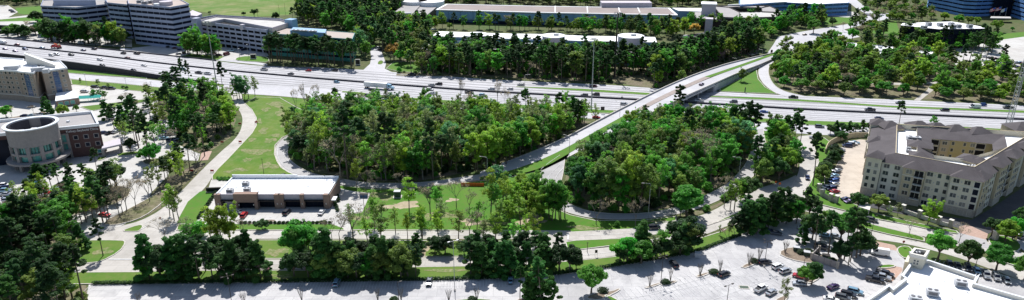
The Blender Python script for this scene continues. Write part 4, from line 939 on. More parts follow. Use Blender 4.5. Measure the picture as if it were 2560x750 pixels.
for i in range(4): MB().box(tq[0][0] + .9 + i * 1.0, tq[0][1] + 1.6, 10.7, 11.3, .5, .7).build('tower_plant', 'unit', rt)
fpx = rp([(2262, 652), (2283, 655), (2290, 640), (2270, 636)], 6.5); MB().prism(fpx, 0, 6.2).build('porch', 'stucco', rt)
for i, (px, py, lab) in enumerate([(2401, 707, 'steel unit on the white store roof near the parapet'), (2330, 730, 'steel unit on the white store roof near its centre'), (2288, 747, 'steel unit at the very bottom edge of the white store roof')]):
    x, y = G(px, py + 6, rz_); roof_unit(x, y, rz_ - .3, 3.3, 2.1, 1.9, -.35, lab)
for k in range(7):
    a, b = G3(2300 + k * 62, 690 + k * 17, rz_), G3(2190 + k * 62, 800 + k * 17, rz_); MB().bar((a[0], a[1], rz_ - .3), (b[0], b[1], rz_ - .3), .2, .03).build('roof_seam', 'unit', rt)
for px, py in ((2300, 700), (2270, 745), (2360, 700), (2420, 730), (2298, 708), (2380, 745), (2500, 748)):
    x, y = G(px, py, rz_); MB().cyl(x, y, rz_ - .3, rz_ + .3, .16, n=8).build('vent_pipe', 'metalroof', rt)
# ================================================================ apartment building, right
ap = thing('apartment_building', 'five-storey cream apartment block with grey shingled roofs around a courtyard', 'apartment building')
ez = 15.6
def pinset(poly, ds):
    """move each edge i (from point i to i+1) inwards by ds[i]; polygon counter-clockwise"""
    n = len(poly); L = []
    for i in range(n):
        a, b = np.array(poly[i], float), np.array(poly[(i + 1) % n], float); t = (b - a) / np.hypot(*(b - a)); nn = np.array([-t[1], t[0]]); L.append((a + nn * ds[i], t))
    out = []
    for i in range(n):
        (p, u_), (q_, v_) = L[i - 1], L[i]; k = np.linalg.solve(np.array([u_, -v_]).T, q_ - p); out.append(tuple(p + u_ * k[0]))
    return out
O_ = [(149, 265.7), (182, 243.2), (247, 294.5), (243, 300), (176, 313)]; block(O_)
O_ = [(149, 265.7), (182, 243.2), (247, 294.5), (244, 297.5), (174, 312)]
C_ = [(176, 267), (185.4, 263), (207.4, 274), (213.5, 284), (189.5, 291.5)]
R_ = pinset(O_, [5.0, 4.6, 5, 8.5, 9.6]); Q_ = pinset(C_, [-3.0, -2.4, -4, -8, -5.5])
def skirt(A, B, za, zb, nm, m, par=ap):
    n = len(A)
    for i in range(n):
        j = (i + 1) % n; MB().add([(*A[i], za), (*A[j], za), (*B[j], zb), (*B[i], zb)], [(0, 1, 2, 3)]).build(nm, m, par)
rz2 = 18.7
OE = inset(O_, -.7); CE = inset(C_, .6)
skirt(O_, O_, -.1, ez, 'outer_wall', 'stucco3')
skirt(OE, R_, ez, rz2, 'roof_slope', 'shingle'); skirt(OE, O_, ez, ez - .25, 'soffit', 'trim')
skirt(inset(R_, 0), R_, rz2, rz2, 'x', 'trim') if False else None
skirt(R_, R_, rz2, 16.2, 'roof_well_wall', 'stucco')
skirt(R_, Q_, 16.2, 16.2, 'flat_roof', 'membrane')
skirt(Q_, Q_, 16.2, 17.9, 'roof_upstand', 'stucco')
skirt(Q_, CE, 17.9, ez, 'roof_slope', 'shingle'); skirt(CE, C_, ez, ez - .25, 'soffit', 'trim')
skirt(C_, C_, ez, 0, 'courtyard_wall', 'yellow')
MB().poly_bar(R_, .3, .12, rz2 - .03, closed=True).build('coping', 'stucco2', ap)
MB().add([(*p, .3) for p in C_], [list(range(5))]).build('courtyard_floor', 'concrete', ap)
def hip(par, poly, z, h, m='shingle', nm='hip_roof', over=.6):
    """hipped roof over a four-sided plan"""
    p = inset(poly, -over); c = np.mean(np.array(p), 0); l1, l2 = math.dist(p[0], p[1]), math.dist(p[1], p[2])
    ax = (np.array(p[1]) - np.array(p[0])) if l1 > l2 else (np.array(p[2]) - np.array(p[1])); ax /= np.hypot(*ax); k = max(0, (max(l1, l2) - min(l1, l2)) / 2)
    r1, r2 = c - ax * k, c + ax * k
    V = [(*q, z) for q in p] + [(*r1, z + h), (*r2, z + h)]
    if l1 > l2: fs = [(0, 1, 5, 4), (1, 2, 5), (2, 3, 4, 5), (3, 0, 4), (3, 2, 1, 0)]
    else: fs = [(0, 1, 4), (1, 2, 5, 4), (2, 3, 5), (3, 0, 4, 5), (3, 2, 1, 0)]
    return MB().add(V, fs).build(nm, m, par)
fhh = 3.1
def facade_segs(a, b, segs, wallm='stucco3', skip0=False):
    """segs: (from, to, how far it stands out, wall material, [(offset, kind)], roof height or 0)"""
    L = math.dist(a, b); t = np.array([(b[0] - a[0]) / L, (b[1] - a[1]) / L]); n_ = np.array([t[1], -t[0]])
    for s0_, s1_, out, m, cols, rh in segs:
        top_ = ez if rh == 0 else ez + (1.6 if rh > 1 else 0)
        A_, B_ = np.array(a) + t * s0_, np.array(a) + t * s1_
        if out > 0:
            pl = [tuple(A_ + n_ * out), tuple(B_ + n_ * out), tuple(B_ - n_ * 5), tuple(A_ - n_ * 5)]
            lo = [tuple(A_ + n_ * out), tuple(B_ + n_ * out), tuple(B_ - n_ * .1), tuple(A_ - n_ * .1)]
            MB().prism(lo, -.1, ez - .3).build('bay_wall', m, ap)
            MB().prism([tuple(A_ + n_ * out), tuple(B_ + n_ * out), tuple(B_ - n_ * 3), tuple(A_ - n_ * 3)], ez - .3, top_).build('bay_top_wall', m, ap)
            MB().prism([tuple(A_ + n_ * (out + .06) - t * .05), tuple(B_ + n_ * (out + .06) + t * .05), tuple(B_ - n_ * .05 + t * .05), tuple(A_ - n_ * .05 - t * .05)], 0, 3.3, bottom=True).build('stone_base', 'stone', ap)
            MB().bar((*(A_ + n_ * (out + .05)), 12.2), (*(B_ + n_ * (out + .05)), 12.2), .25, .3).build('string_course', 'trim', ap)
            hip(ap, pl, top_, 2.3)
        elif m != wallm:
            MB().prism([tuple(A_ + n_ * .04), tuple(B_ + n_ * .04), tuple(B_ - n_ * .05), tuple(A_ - n_ * .05)], -.1, ez - .35).build('bay_wall', m, ap); out = .04
        for off_, kind in cols:
            c = A_ + t * off_ + n_ * out
            for k in range(5):
                z = .9 + k * fhh
                if kind == 'w': quadwin(ap, tuple(c - t * 1.0), tuple(c + t * 1.0), z - .1, z + 1.6, mull=1, fr=.09)
                elif kind == 'n': quadwin(ap, tuple(c - t * .6), tuple(c + t * .6), z - .1, z + 1.6, fr=.09)
                elif kind == 'v': MB().box(*(c + n_ * .03), z + .3, z + .9, .45, .1, math.atan2(t[1], t[0])).build('vent', 'metal', ap)
                elif kind == 'a':
                    quadwin(ap, tuple(c - t * .9), tuple(c + t * .9), z - .6, z + 1.7, m='gdark', fr=.2)
                elif kind == 'b':                 # balcony: dark recess, slab and railing
                    if k == 0: quadwin(ap, tuple(c - t * 1.2), tuple(c + t * 1.2), z - .4, z + 1.6, m='gdark', mull=1); continue
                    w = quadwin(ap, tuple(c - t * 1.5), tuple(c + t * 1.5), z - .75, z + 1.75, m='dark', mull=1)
                    ang = math.atan2(t[1], t[0]); sl_ = MB().box(*(c + n_ * .6), z - 1.05, z - .85, 3.3, 1.2, ang).build('balcony', 'trim', ap)
                    rl = MB(); 
                    for q_ in range(12): p = c + t * (-1.55 + 3.1 * q_ / 11) + n_ * 1.15; rl.box(p[0], p[1], z - .85, z + .15, .05, .05, ang)
                    rl.bar((*(c - t * 1.6 + n_ * 1.15), z + .12), (*(c + t * 1.6 + n_ * 1.15), z + .12), .07, .07)
                    for sd in (-1.6, 1.6): rl.bar((*(c + t * sd), z + .12), (*(c + t * sd + n_ * 1.15), z + .12), .07, .07); rl.bar((*(c + t * sd), z - .3), (*(c + t * sd + n_ * 1.15), z - .3), .05, .05)
                    rl.build('railing', 'dmetal', sl_)
        # downpipe at the joint
        MB().bar((*(A_ + n_ * .12), 0), (*(A_ + n_ * .12 + t * .12), 0), .12, ez - .4).build('downpipe', 'dmetal', ap)
facade_segs(O_[0], O_[1], [
    (-.6, 5.2, 1.6, 'stucco', [(1.6, 'n'), (4.1, 'n')], 2), (5.2, 13.3, 0, 'stucco3', [(2.0, 'w'), (5.9, 'w')], 0),
    (13.3, 21.2, 1.8, 'stucco2', [(2.2, 'w'), (5.8, 'b')], 1), (21.2, 30, 0, 'stucco', [(1.6, 'w'), (3.4, 'v'), (4.9, 'n'), (7.7, 'n')], 0),
    (30, 40.2, 1.8, 'stucco', [(1.9, 'w'), (3.7, 'v'), (5.6, 'w'), (8.8, 'a')], 1)])
facade_segs(O_[1], O_[2], [
    (0.3, 7.5, .8, 'stucco2', [(2, 'n'), (4.8, 'n')], 1), (7.5, 16, 0, 'stucco3', [(2, 'n'), (4, 'n'), (6.3, 'n')], 0),
    (16, 24, 1.2, 'stucco2', [(1.8, 'n'), (4.0, 'w'), (6.4, 'n')], 2), (24, 32, 0, 'stucco3', [(2, 'n'), (4.5, 'b')], 0),
    (32, 40, 1.2, 'stucco2', [(1.8, 'n'), (4.0, 'w'), (6.4, 'n')], 2), (40, 48, 0, 'stucco3', [(2, 'n'), (4.5, 'n')], 0),
    (48, 56, 1.2, 'stucco2', [(1.8, 'n'), (4.0, 'w'), (6.4, 'n')], 2), (56, 80, 0, 'stucco3', [(2, 'n'), (6, 'n'), (10, 'n')], 0)])
facade_segs(O_[4], O_[0], [(-1, 7, 1.2, 'stucco', [(2, 'w'), (5, 'w')], 2), (7, 22, 0, 'stucco3', [(3, 'w'), (8, 'w'), (12, 'w')], 0), (22, 30, .8, 'stucco2', [(2, 'w'), (6, 'w')], 0), (30, 47, 0, 'stucco3', [(3, 'w'), (7, 'n'), (11, 'w')], 0)])
# courtyard facades that face the camera
def court(a, b, cols, wm=None):
    L = math.dist(a, b); t = np.array([(b[0] - a[0]) / L, (b[1] - a[1]) / L]); n_ = np.array([t[1], -t[0]])
    for off_, kind in cols:
        c = np.array(a) + t * off_ + n_ * .03
        for k in range(5):
            z = .9 + k * fhh
            if kind == 'l':
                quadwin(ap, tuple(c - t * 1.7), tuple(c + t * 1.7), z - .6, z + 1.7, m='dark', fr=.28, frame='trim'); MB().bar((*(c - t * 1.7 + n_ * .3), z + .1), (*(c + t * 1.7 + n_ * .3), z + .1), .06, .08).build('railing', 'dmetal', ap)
            else:
                w = .85 if kind == 'w' else .5; quadwin(ap, tuple(c - t * w), tuple(c + t * w), z, z + 1.5, mull=1 if kind == 'w' else 0)
a, b = C_[4], C_[3]; L = math.dist(a, b)
court(a, b, [(2.2, 'l'), (6.2, 'w'), (9.6, 'n'), (14.2, 'n'), (17.3, 'w'), (20.4, 'l')])
t = (np.array(b) - np.array(a)) / L; n_ = np.array([t[1], -t[0]])
MB().prism([tuple(np.array(a) + t * 4.3 + n_ * .5), tuple(np.array(a) + t * 8.2 + n_ * .5), tuple(np.array(a) + t * 8.2 - n_ * .1), tuple(np.array(a) + t * 4.3 - n_ * .1)], 0, ez - .3).build('bay_wall', 'stucco2', ap)
for k in range(5):
    z = .9 + k * fhh; c = np.array(a) + t * 6.2 + n_ * .52; quadwin(ap, tuple(c - t * .9), tuple(c + t * .9), z, z + 1.5, mull=1)
court(C_[3], C_[2], [(2.5, 'l'), (6.5, 'l'), (10, 'n')]); court(C_[0], C_[4], [(3, 'n'), (8, 'l'), (14, 'w'), (20, 'w')])
# small cross roofs towards the yard, tower roofs beyond
for px, w_, d_, rz0, h in (((2303, 388), 8, 7, -.5, 1.8), ((2300, 360), 9, 8, -.5, 1.9), ((2425, 395), 8, 7, .65, 1.8), ((2450, 402), 6, 6, .65, 1.6)):
    x, y = G(*px, 17.6); c_, s_2 = math.cos(rz0), math.sin(rz0); pl = [(x + c_ * i * w_ / 2 - s_2 * j * d_ / 2, y + s_2 * i * w_ / 2 + c_ * j * d_ / 2) for i, j in ((-1, -1), (1, -1), (1, 1), (-1, 1))]
    MB().prism(pl, 15.8, 17.4).build('dormer_wall', 'stucco2', ap); hip(ap, pl, 17.4, h)
x, y = G(2226, 312, 18); pl = [(x - 4.5, y - 4), (x + 4.5, y - 4), (x + 4.5, y + 4), (x - 4.5, y + 4)]; MB().prism(pl, 0, 17.5).build('tower_wall', 'stucco2', ap); hip(ap, pl, 17.5, 2.6)
for px in (2305, 2350, 2398, 2455):
    x, y = G(px, 310 + (px - 2305) * .1, 19); pl = [(x - 4.5, y - 1), (x + 4.5, y - 2), (x + 4.5, y + 5), (x - 4.5, y + 6)]; MB().prism(pl, 14, 17.4).build('gable_wall', 'stucco', ap); hip(ap, pl, 17.4, 2.6)
x, y = G(2562, 312, 19); pl = [(x - 7, y - 5), (x + 7, y - 5), (x + 7, y + 5), (x - 7, y + 5)]; MB().prism(pl, 0, 17.8).build('tower_wall', 'stucco2', ap); hip(ap, pl, 17.8, 2.8)
# plant on the white flat roof
for i in range(5):
    x, y = G(2276 - 1.5 * i, 350 + i * 6.5, 17); roof_unit(x, y, 16.2, 1.6, 1.2, 1.1, -.3, 'dark condenser, ' + ORD[i] + ' from the back, on the apartment flat roof', 'condenser', group='condensers in the row on the apartment flat roof')
x, y = G(2284, 345, 17.5); roof_unit(x, y, 16.2, 5.5, 2.5, 2.0, -.25, 'largest grey unit on the white flat roof of the apartment block')
for i in range(11):
    x, y = G(2352 + i * 8.2, 412 + 3.5 * math.sin(i / 3.4), 17.2); roof_unit(x, y, 16.2, 1.5, 1.2, 1.0, .1 * i, 'small condenser, ' + ORD[i] + ' from left in the curved row on the apartment roof', 'condenser', group='condensers behind the front roof slope')
# ================================================================ street furniture and small structures
def mast(px, py, ty, name, label, cat, kind):
    x, y = G(px, py); h = HT(px, py, ty); r = thing(name, label, cat, (x, y, 0))
    if kind == 'highmast':
        MB().tube([(0, 0, 0), (0, 0, h)], [.42, .16], 8).build('pole', 'metal', r); MB().cyl(0, 0, h - .6, h, 1.2, n=10).build('lamp_ring', 'metal', r)
        for k in range(6):
            t = k * math.pi / 3; MB().box(1.9 * math.cos(t), 1.9 * math.sin(t), h - .9, h - .4, 1.1, .7, t).build('lamp', 'trim', r)
            MB().bar((0, 0, h - .5), (1.7 * math.cos(t), 1.7 * math.sin(t), h - .5), .12, .12).build('arm', 'metal', r)
    elif kind == 'cell':
        MB().tube([(0, 0, 0), (0, 0, h)], [.75, .38], 10).build('pole', 'dmetal', r)
        for z in (h - 1.5, ):
            MB().poly_bar([(2.2 * math.cos(t), 2.2 * math.sin(t), z) for t in np.linspace(0, 2 * math.pi, 7)[:-1]], .2, .2, closed=True).build('platform', 'dmetal', r)
        for k in range(9):
            t = k * 2 * math.pi / 9 + .2; MB().box(2.4 * math.cos(t), 2.4 * math.sin(t), h - 2.6, h + .3, .25, .5, t).build('antenna', 'unit', r)
            MB().bar((0, 0, h - 1.5), (2.3 * math.cos(t), 2.3 * math.sin(t), h - 1.5), .1, .1).build('arm', 'dmetal', r)
    elif kind == 'lattice':
        lg = [(1.6, 0), (-.8, 1.386), (-.8, -1.386)]; pt = lambda i, z: (lg[i % 3][0] * (1 - .55 * z / h), lg[i % 3][1] * (1 - .55 * z / h), z)
        for i in range(3): MB().tube([pt(i, 0), pt(i, h)], [.2, .13], 5).build('leg', 'metal', r)
        br_ = MB(); n = 22
        for k in range(n):
            z0_, z1_ = h * k / n, h * (k + 1) / n
            for i in range(3): br_.tube([pt(i, z0_), pt(i + 1, z1_)], .07, 4, cap=False); br_.tube([pt(i, z1_), pt(i + 1, z1_)], .07, 4, cap=False)
        br_.build('bracing', 'metal', r)
    return r
mast(1478, 275, 95, 'high_mast_light', 'tall slim high-mast light pole rising from the middle of the highway', 'light mast', 'highmast')
mast(1536, 193, 32, 'cell_tower', 'dark monopole phone tower with antennas at the top behind the highway pines', 'phone tower', 'cell')
mast(548, 252, 52, 'high_mast_light', 'tall high-mast light pole beside the west trees in front of the parking garage', 'light mast', 'highmast')
mast(2520, 318, 60, 'lattice_mast', 'grey lattice mast leaning over the highway behind the right end of the apartments', 'mast', 'lattice')
# car park lamps: pole on concrete foot, two heads
def lot_lamp(px, py, ty, heads, label, arm=1.3, group=None, m='dmetal'):
    x, y = G(px, py); h = HT(px, py, ty); r = thing('car_park_lamp', label, 'lamp post', (x, y, 0), group=group)
    MB().cyl(0, 0, 0, .8, .32, n=10).build('foot', 'kerb', r); MB().tube([(0, 0, .8), (0, 0, h)], [.11, .07], 6).build('pole', m, r)
    for k in range(heads):
        t = .5 + k * 2 * math.pi / heads; c, s = math.cos(t), math.sin(t)
        a = MB().bar((0, 0, h - .15), (arm * .7 * c, arm * .7 * s, h - .1), .07, .07).build('arm', m, r)
        MB().box(arm * c, arm * s, h - .15, h + .05, .75, .4, t).build('lamp_head', m, r)
    return r
for a in [(1652, 707, 641, 4, 'four-headed lamp post beside the long leafless island in the car park'), (1910, 668, 603, 4, 'four-headed lamp post by the dark car at the top of the car park'), (1815, 772, 712, 2, 'double-headed lamp post at the bottom edge of the car park'),
          (1137, 728, 602, 2, 'tallest grey pole in the near car park with two lamps at the top'), (998, 765, 705, 1, 'short dark lamp post at the bottom edge below the central hedge'), (580, 760, 690, 4, 'four-headed lamp post in front of the left evergreen clump'),
          (2196, 658, 600, 1, 'x'), (2045, 637, 552, 1, 'thin lamp post rising by the bin enclosure pines'), (2175, 600, 540, 1, 'lamp post on the brick driveway apron of the store car park'), (2005, 690, 646, 1, 'lamp post beside the red car in the car park'),
          (2438, 668, 610, 2, 'double lamp post between the store parking row and the street'), (2214, 722, 712, 1, 'small lamp by the striped bay next to the store')]:
    if a[4] == 'x': continue
    lot_lamp(*a, arm=1.5 if a[3] > 1 else 1.0, m='metal' if a[0] == 1137 else 'dmetal')
# street lights with a curved arm over the ramps
def street_light(px, py, ty, rz, label, arm=2.6, group=None):
    x, y = G(px, py); h = HT(px, py, ty); r = thing('street_light', label, 'street light', (x, y, 0), rz, group)
    MB().tube([(0, 0, 0), (0, 0, h - .8), (.3, 0, h - .2), (arm, 0, h)], [.12, .09, .07, .05], 6).build('pole', 'metal', r)
    MB().tube([(arm - .1, 0, h), (arm + .9, 0, h + .02)], [.16, .1], 6).build('lamp', 'trim', r); return r
for a in [(1219, 468, 392, 3.0, 'street light over the left ramp at the edge of the central wood'), (818, 430, 376, 3.0, 'street light at the left end of the central wood beside the loop ramp'), (1254, 302, 268, 0, 'street light among treetops by the near frontage road'),
          (1422, 420, 340, 2.5, 'slim light pole between the two carriageways below the overpass'), (1548, 312, 255, 2.4, 'light pole on the near side of the rising overpass'), (1620, 545, 458, 3.1, 'street light in the right wood near the bottom of the loop ramp'), (1843, 470, 393, 3.0, 'street light above the right wood beside the shaded ramp'),
          (770, 320, 205, 2, 'bare leaning pole at the left edge of the central wood'), (1312, 222, 186, 0, 'street light on the highway verge'), (2065, 268, 232, 3, 'street light on the far frontage road')][:9]:
    street_light(*a)
for i, (px, py, ty) in enumerate([(1771, 193, 178), (1840, 160, 146), (1905, 142, 124), (1815, 172, 158), (1938, 128, 112)]):
    street_light(px, py, ty, 2.4, ['lamp post nearest the brown median on the overpass', 'lamp post mid-way along the green overpass median', 'lamp post near the top end of the green overpass median', 'x', 'x'][i]) if i < 3 else None
for i, (px, py, ty) in enumerate([(218, 217, 185), (318, 224, 196), (330, 215, 190), (383, 240, 205), (600, 148, 122), (622, 146, 112), (746, 137, 96), (660, 140, 112)]):
    x, y = G(px, py); h = HT(px, py, ty); r = thing('lamp_post', ['thin lamp post on the verge right of the hotel', 'thin lamp post on the verge right of the hotel car park', 'x', 'lamp post at the left edge of the west trees', 'lamp post at the left tip of the garage lawn', 'lamp post in the middle of the garage lawn', 'tall lamp post left of the green glass office', 'lamp post at the right of the garage lawn'][i], 'lamp post', (x, y, 0)) if i != 2 else None
    if r: MB().tube([(0, 0, 0), (0, 0, h)], [.14, .08], 6).build('pole', 'metal', r); MB().box(0, 0, h, h + .25, 1.2, .5).build('lamp_head', 'metal', r)
# lone dark pole on the big lawn, poles in the lawn
for px, py, ty, lab in ((660, 437, 396, 'short dark pole standing alone on the large lawn'), (1075, 532, 470, 'thin grey pole at the left of the field trees'), (699, 37, 12, 'dark utility pole at the right end of the meadow'), (714, 38, 8, 'second dark utility pole at the right end of the meadow'), (1468, 630, 605, 'thin pole at the tip of the grass median'), (911, 530, 486, 'thin pole at the edge of the pale side lot')):
    x, y = G(px, py); h = HT(px, py, ty); r = thing('pole', lab, 'pole', (x, y, 0)); MB().tube([(0, 0, 0), (0, 0, h)], [.12, .08], 6).build('shaft', 'dmetal', r); MB().bar((-.5, 0, h - .4), (.5, 0, h - .4), .1, .1).build('crossbar', 'dmetal', r)
# signs
def signpost(px, py, w, h, z, label, m='signred', oct_=False, cat='sign'):
    x, y = G(px, py); r = thing('sign', label, cat, (x, y, 0)); 
    if oct_: MB().tube([(0, 0, 0), (0, 0, z + h)], .05, 6).build('post', 'metal', r); MB().tube([(0, -.08, z + h / 2), (0, -.13, z + h / 2)], [w / 2, w / 2], 8).build('plate', m, r)
    else:
        for a in (-1, 1): MB().box(a * w * .42, 0, 0, z + h, .08, .08).build('post', 'metal' if m != 'signred' else 'trim', r)
        MB().box(0, -.08, z, z + h, w, .06).build('plate', m, r)
    return r
for i, (px, py) in enumerate([(600, 313), (641, 309), (556, 359), (601, 358), (531, 431), (480, 431)]):
    signpost(px, py, 1.6, .9, .5, 'small red sign ' + ['on the dry verge left of the curving street bend', 'on the lawn side of the curving street bend', 'left of the curving street near its brick side drive', 'on the lawn edge half way down the curving street', 'at the lawn corner by the shop driveway', 'on the left verge above the street junction'][i])
signpost(2256, 618, 1.0, 1.0, 1.8, 'round dark red stop sign on the street by the store driveway', oct_=True)
signpost(403, 556, .8, .8, 1.6, 'small round sign beside the grass triangle at the left junction', oct_=True)
for i, (px, py) in enumerate([(1938, 466), (1948, 470)]): signpost(px, py, .9, .9, 1.7, ['left', 'right'][i] + ' one of two orange diamond warning signs at the shaded street bend', 'orange')
signpost(1490, 642, .9, 1.2, 1.6, 'dark street sign on the grass verge below the long median', 'dmetal')
signpost(1928, 137, 1.6, 3.0, 1.0, 'dark sign board on the top end of the overpass median', 'dmetal')
signpost(1862, 232, .7, 3.2, .4, 'green marker post in the bright triangle of lawn under the overpass', 'box')
signpost(1506, 284, 2.2, 2.2, 2.0, 'dark board sign on the near highway verge left of the overpass', 'dmetal')
# monument signs
for px, py, w, h, m_, lab in ((535, 481, 6.0, 2.3, 'dmetal', 'long dark monument sign beside the shop driveway'), (634, 148, 4.5, 4, 'trim', 'pale monument sign on the lawn in front of the parking garage'), (895, 163, 3.5, 4.5, 'trim', 'pale monument sign at the right end of the glass office'), (461, 138, 3.2, 3.4, 'lav', 'grey cabinet sign at the foot of the dark office tower')):
    x, y = G(px, py); r = thing('monument_sign', lab, 'sign', (x, y, 0), .1); MB().box(0, 0, 0, .5, w + .4, 1.0).build('plinth', 'kerb', r); MB().box(0, 0, .5, h, w, .7).build('panel', m_, r); MB().box(0, -.37, .9, h - .4, w * .8, .06).build('face', 'dmetal' if m_ != 'dmetal' else 'gdark', r)
# apartment gate wall: pillars and low cream walls
pil = [(2035, 482), (2058, 503), (2088, 506), (2216, 525), (2256, 533), (2297, 547), (2345, 562), (2383, 567), (2484, 597)]
gw_ = thing('garden_wall', 'low cream screen wall with stone pillars along the front of the apartments', 'wall')
PW = [G3(*p) for p in [(2200, 517), (2216, 522), (2256, 530), (2297, 544), (2345, 560), (2375, 568)]]
for i, (a, b) in enumerate(zip(PW, PW[1:])):
    n = max(2, int(math.dist(a, b) / 2.6))
    for j in range(n): p, q = lerp(a, b, (j + .03) / n), lerp(a, b, (j + .97) / n); MB().bar(p, q, .35, 1.5).build('wall_panel', 'trim', gw_)
for p in PW[1:]: MB().box(p[0], p[1], 0, 3.0, 1.2, 1.2, .6).build('pillar', 'stone', gw_); MB().box(p[0], p[1], 3.0, 3.25, 1.5, 1.5, .6).build('pillar_cap', 'trim', gw_)
gs = thing('gate_wall', 'stone entrance wall with tall pillars at the left corner of the apartment car park', 'wall')
PW = [G3(*p) for p in [(2046, 478), (2055, 492), (2075, 503), (2090, 508)]]
for a, b in zip(PW, PW[1:]): MB().bar(lerp(a, b, .02), lerp(a, b, .98), .5, 2.0).build('wall_panel', 'stone', gs)
for p in PW: MB().box(p[0], p[1], 0, 3.3, 1.2, 1.2, .6).build('pillar', 'stone', gs); MB().box(p[0], p[1], 3.3, 3.5, 1.5, 1.5, .6).build('pillar_cap', 'trim', gs)
for px, py, lab in ((2486, 600, 'stone pillar on the island right of the brick driveway'),):
    x, y = G(px, py); r = thing('stone_pillar', lab, 'pillar', (x, y, 0), .3); MB().box(0, 0, 0, 3.6, 1.5, 1.5).build('shaft', 'stone', r); MB().box(0, 0, 3.6, 3.9, 1.8, 1.8).build('cap', 'trim', r)
# carports (white canopies) at the left of the apartment front
for i, px in enumerate([[(2146, 516), (2174, 525), (2178, 512), (2164, 498), (2150, 505)], [(2505, 566), (2530, 572), (2545, 560), (2520, 552)]]):
    fp = W2(px, 3); r = thing('carport', ['pale flat carport at the left end of the apartment front', 'pale flat carport right of the brick driveway'][i], 'carport'); MB().prism(fp, 2.7, 3, bottom=True).build('roof', 'trim', r)
    for p in fp: c = lerp(p, fp[0], .04); MB().cyl(c[0], c[1], 0, 2.7, .12, n=6).build('post', 'metal', r)
# curved tan screen wall north of the apartment car park
sw = thing('screen_wall', 'curved tan screen wall behind the apartment car park', 'wall')
PW = resample([G3(*p) for p in smooth([(2062, 385), (2068, 368), (2085, 357), (2110, 348), (2140, 343), (2178, 344)], 2)], 16)
for a, b in zip(PW, PW[1:]): MB().bar(lerp(a, b, .03), lerp(a, b, .97), .3, 2.8).build('wall_panel', 'wallfence', sw)
# orange mesh fence on the field
of = thing('mesh_fence', 'long orange plastic mesh fence on the bright field', 'fence'); L = resample([G3(1152, 465), G3(1210, 466)], 9)
for a, b in zip(L, L[1:]): MB().bar(lerp(a, b, .01), lerp(a, b, .99), .08, 1.5).build('mesh_panel', 'orange', of)
for p in L: MB().cyl(p[0], p[1], 0, 1.7, .06, n=5).build('post', 'dmetal', of)
# small cabinets and shed on the field
for px, py, lx, ly, h, lab in ((994, 492, 2.6, 2.2, 2.7, 'dark green utility cabinet with pale lid on the field beside the pale lot'), (1030, 488, 2.0, 2.0, 2.6, 'dark utility cabinet behind the small yellow-green tree'), (910, 493, 3.2, 1.4, 1.6, 'blue-black bin on the pale side lot')):
    x, y = G(px, py); r = thing('utility_cabinet', lab, 'utility cabinet', (x, y, 0)); MB().box(0, 0, 0, .15, lx + 1, ly + 1).build('pad', 'kerb', r); MB().box(0, 0, .15, h, lx, ly).build('cabinet', 'box' if px != 910 else 'gblue', r); MB().box(0, 0, h, h + .12, lx + .2, ly + .2).build('lid', 'unit' if px == 994 else 'dmetal', r)
    MB().box(0, -ly / 2 - .02, .3, h - .2, .05, .05).build('door_seam', 'dmetal', r)
# green boxes on the island by the bin enclosure
for i, (px, py) in enumerate([(1990, 628), (2016, 640), (1744, 643)]):
    x, y = G(px, py); r = thing('utility_box', ['green utility box with pale lid left of the bin enclosure', 'green utility box with pale lid nearest the bin enclosure', 'grey-lidded utility box at the top edge of the car park'][i], 'utility box', (x, y, 0), -.3)
    MB().box(0, 0, 0, 1.7, 2.0, 1.5).build('cabinet', 'box' if i < 2 else 'unit', r); MB().box(0, 0, 1.7, 1.85, 2.2, 1.7).build('lid', 'unit', r)
# bin enclosure
be_ = thing('bin_enclosure', 'beige walled bin enclosure under the pines in the car park', 'bin enclosure')
q = W2([(2028, 650), (2092, 672), (2100, 645), (2046, 632)])
for a, b in ((q[0], q[1]), (q[1], q[2]), (q[3], q[0])):
    n = 4
    for j in range(n): MB().bar((*lerp(a, b, (j + .02) / n), 0), (*lerp(a, b, (j + .98) / n), 0), .3, 2.6).build('wall_panel', 'precast', be_)
for p in q: MB().box(p[0], p[1], 0, 2.9, .7, .7, .3).build('pillar', 'stone', be_)
x, y = lerp(q[0], q[2], .5); r = thing('rubbish_container', 'dark rubbish container inside the bin enclosure', 'container', (x, y, 0), -.3); MB().box(0, 0, .2, 1.6, 2.4, 1.8).build('bin', 'box', r); MB().box(0, 0, 1.6, 1.7, 2.5, 1.9).build('lid', 'dmetal', r)
# cart rail / gate and manhole
x, y = G(1860, 719); r = thing('drain_grate', 'square storm drain grate in the open car park', 'drain', (x, y, .13)); MB().box(0, 0, 0, .08, 3.4, 2.0, -.1).build('frame', 'kerb', r); MB().box(0, 0, .08, .1, 2.8, 1.4, -.1).build('grate', 'box', r)
# flags
for i, (px, ty, py) in enumerate([(2483, 24, 47), (2497, 22, 48), (2511, 25, 48)]):
    x, y = G(px, py); r = thing('flagpole', ['left flagpole with a red and white flag', 'middle flagpole with a red and white flag', 'right flagpole with a blue and white flag'][i] + ' before the dark atrium', 'flagpole', (x, y, 0)); h = HT(px, py, ty - 6)
    MB().tube([(0, 0, 0), (0, 0, h)], [.16, .08], 6).build('pole', 'metal', r)
    fl = MB(); NXX, NYY = 12, 7; V = [(-.2 - 5.2 * a / NXX, .5 * math.sin(a / 2.2 + b * .2), h - .3 - 3.2 * b / NYY - .12 * a) for a in range(NXX + 1) for b in range(NYY + 1)]
    fs, ms = [], []
    fl.v = V
    for a in range(NXX):
        for b in range(NYY):
            fl.f.append([a * 8 + b, a * 8 + b + 1, (a + 1) * 8 + b + 1, (a + 1) * 8 + b])
            fl.m.append((2 if (a < 5 and b < 4) else b % 2) if i < 2 else (2 if (a < 4) else (1 if b < 4 else 1)))
    for f_, m_ in zip(list(fl.f), list(fl.m)): pass
    fl.build('flag', ['flagred', 'fabric', 'flagblue'], r)
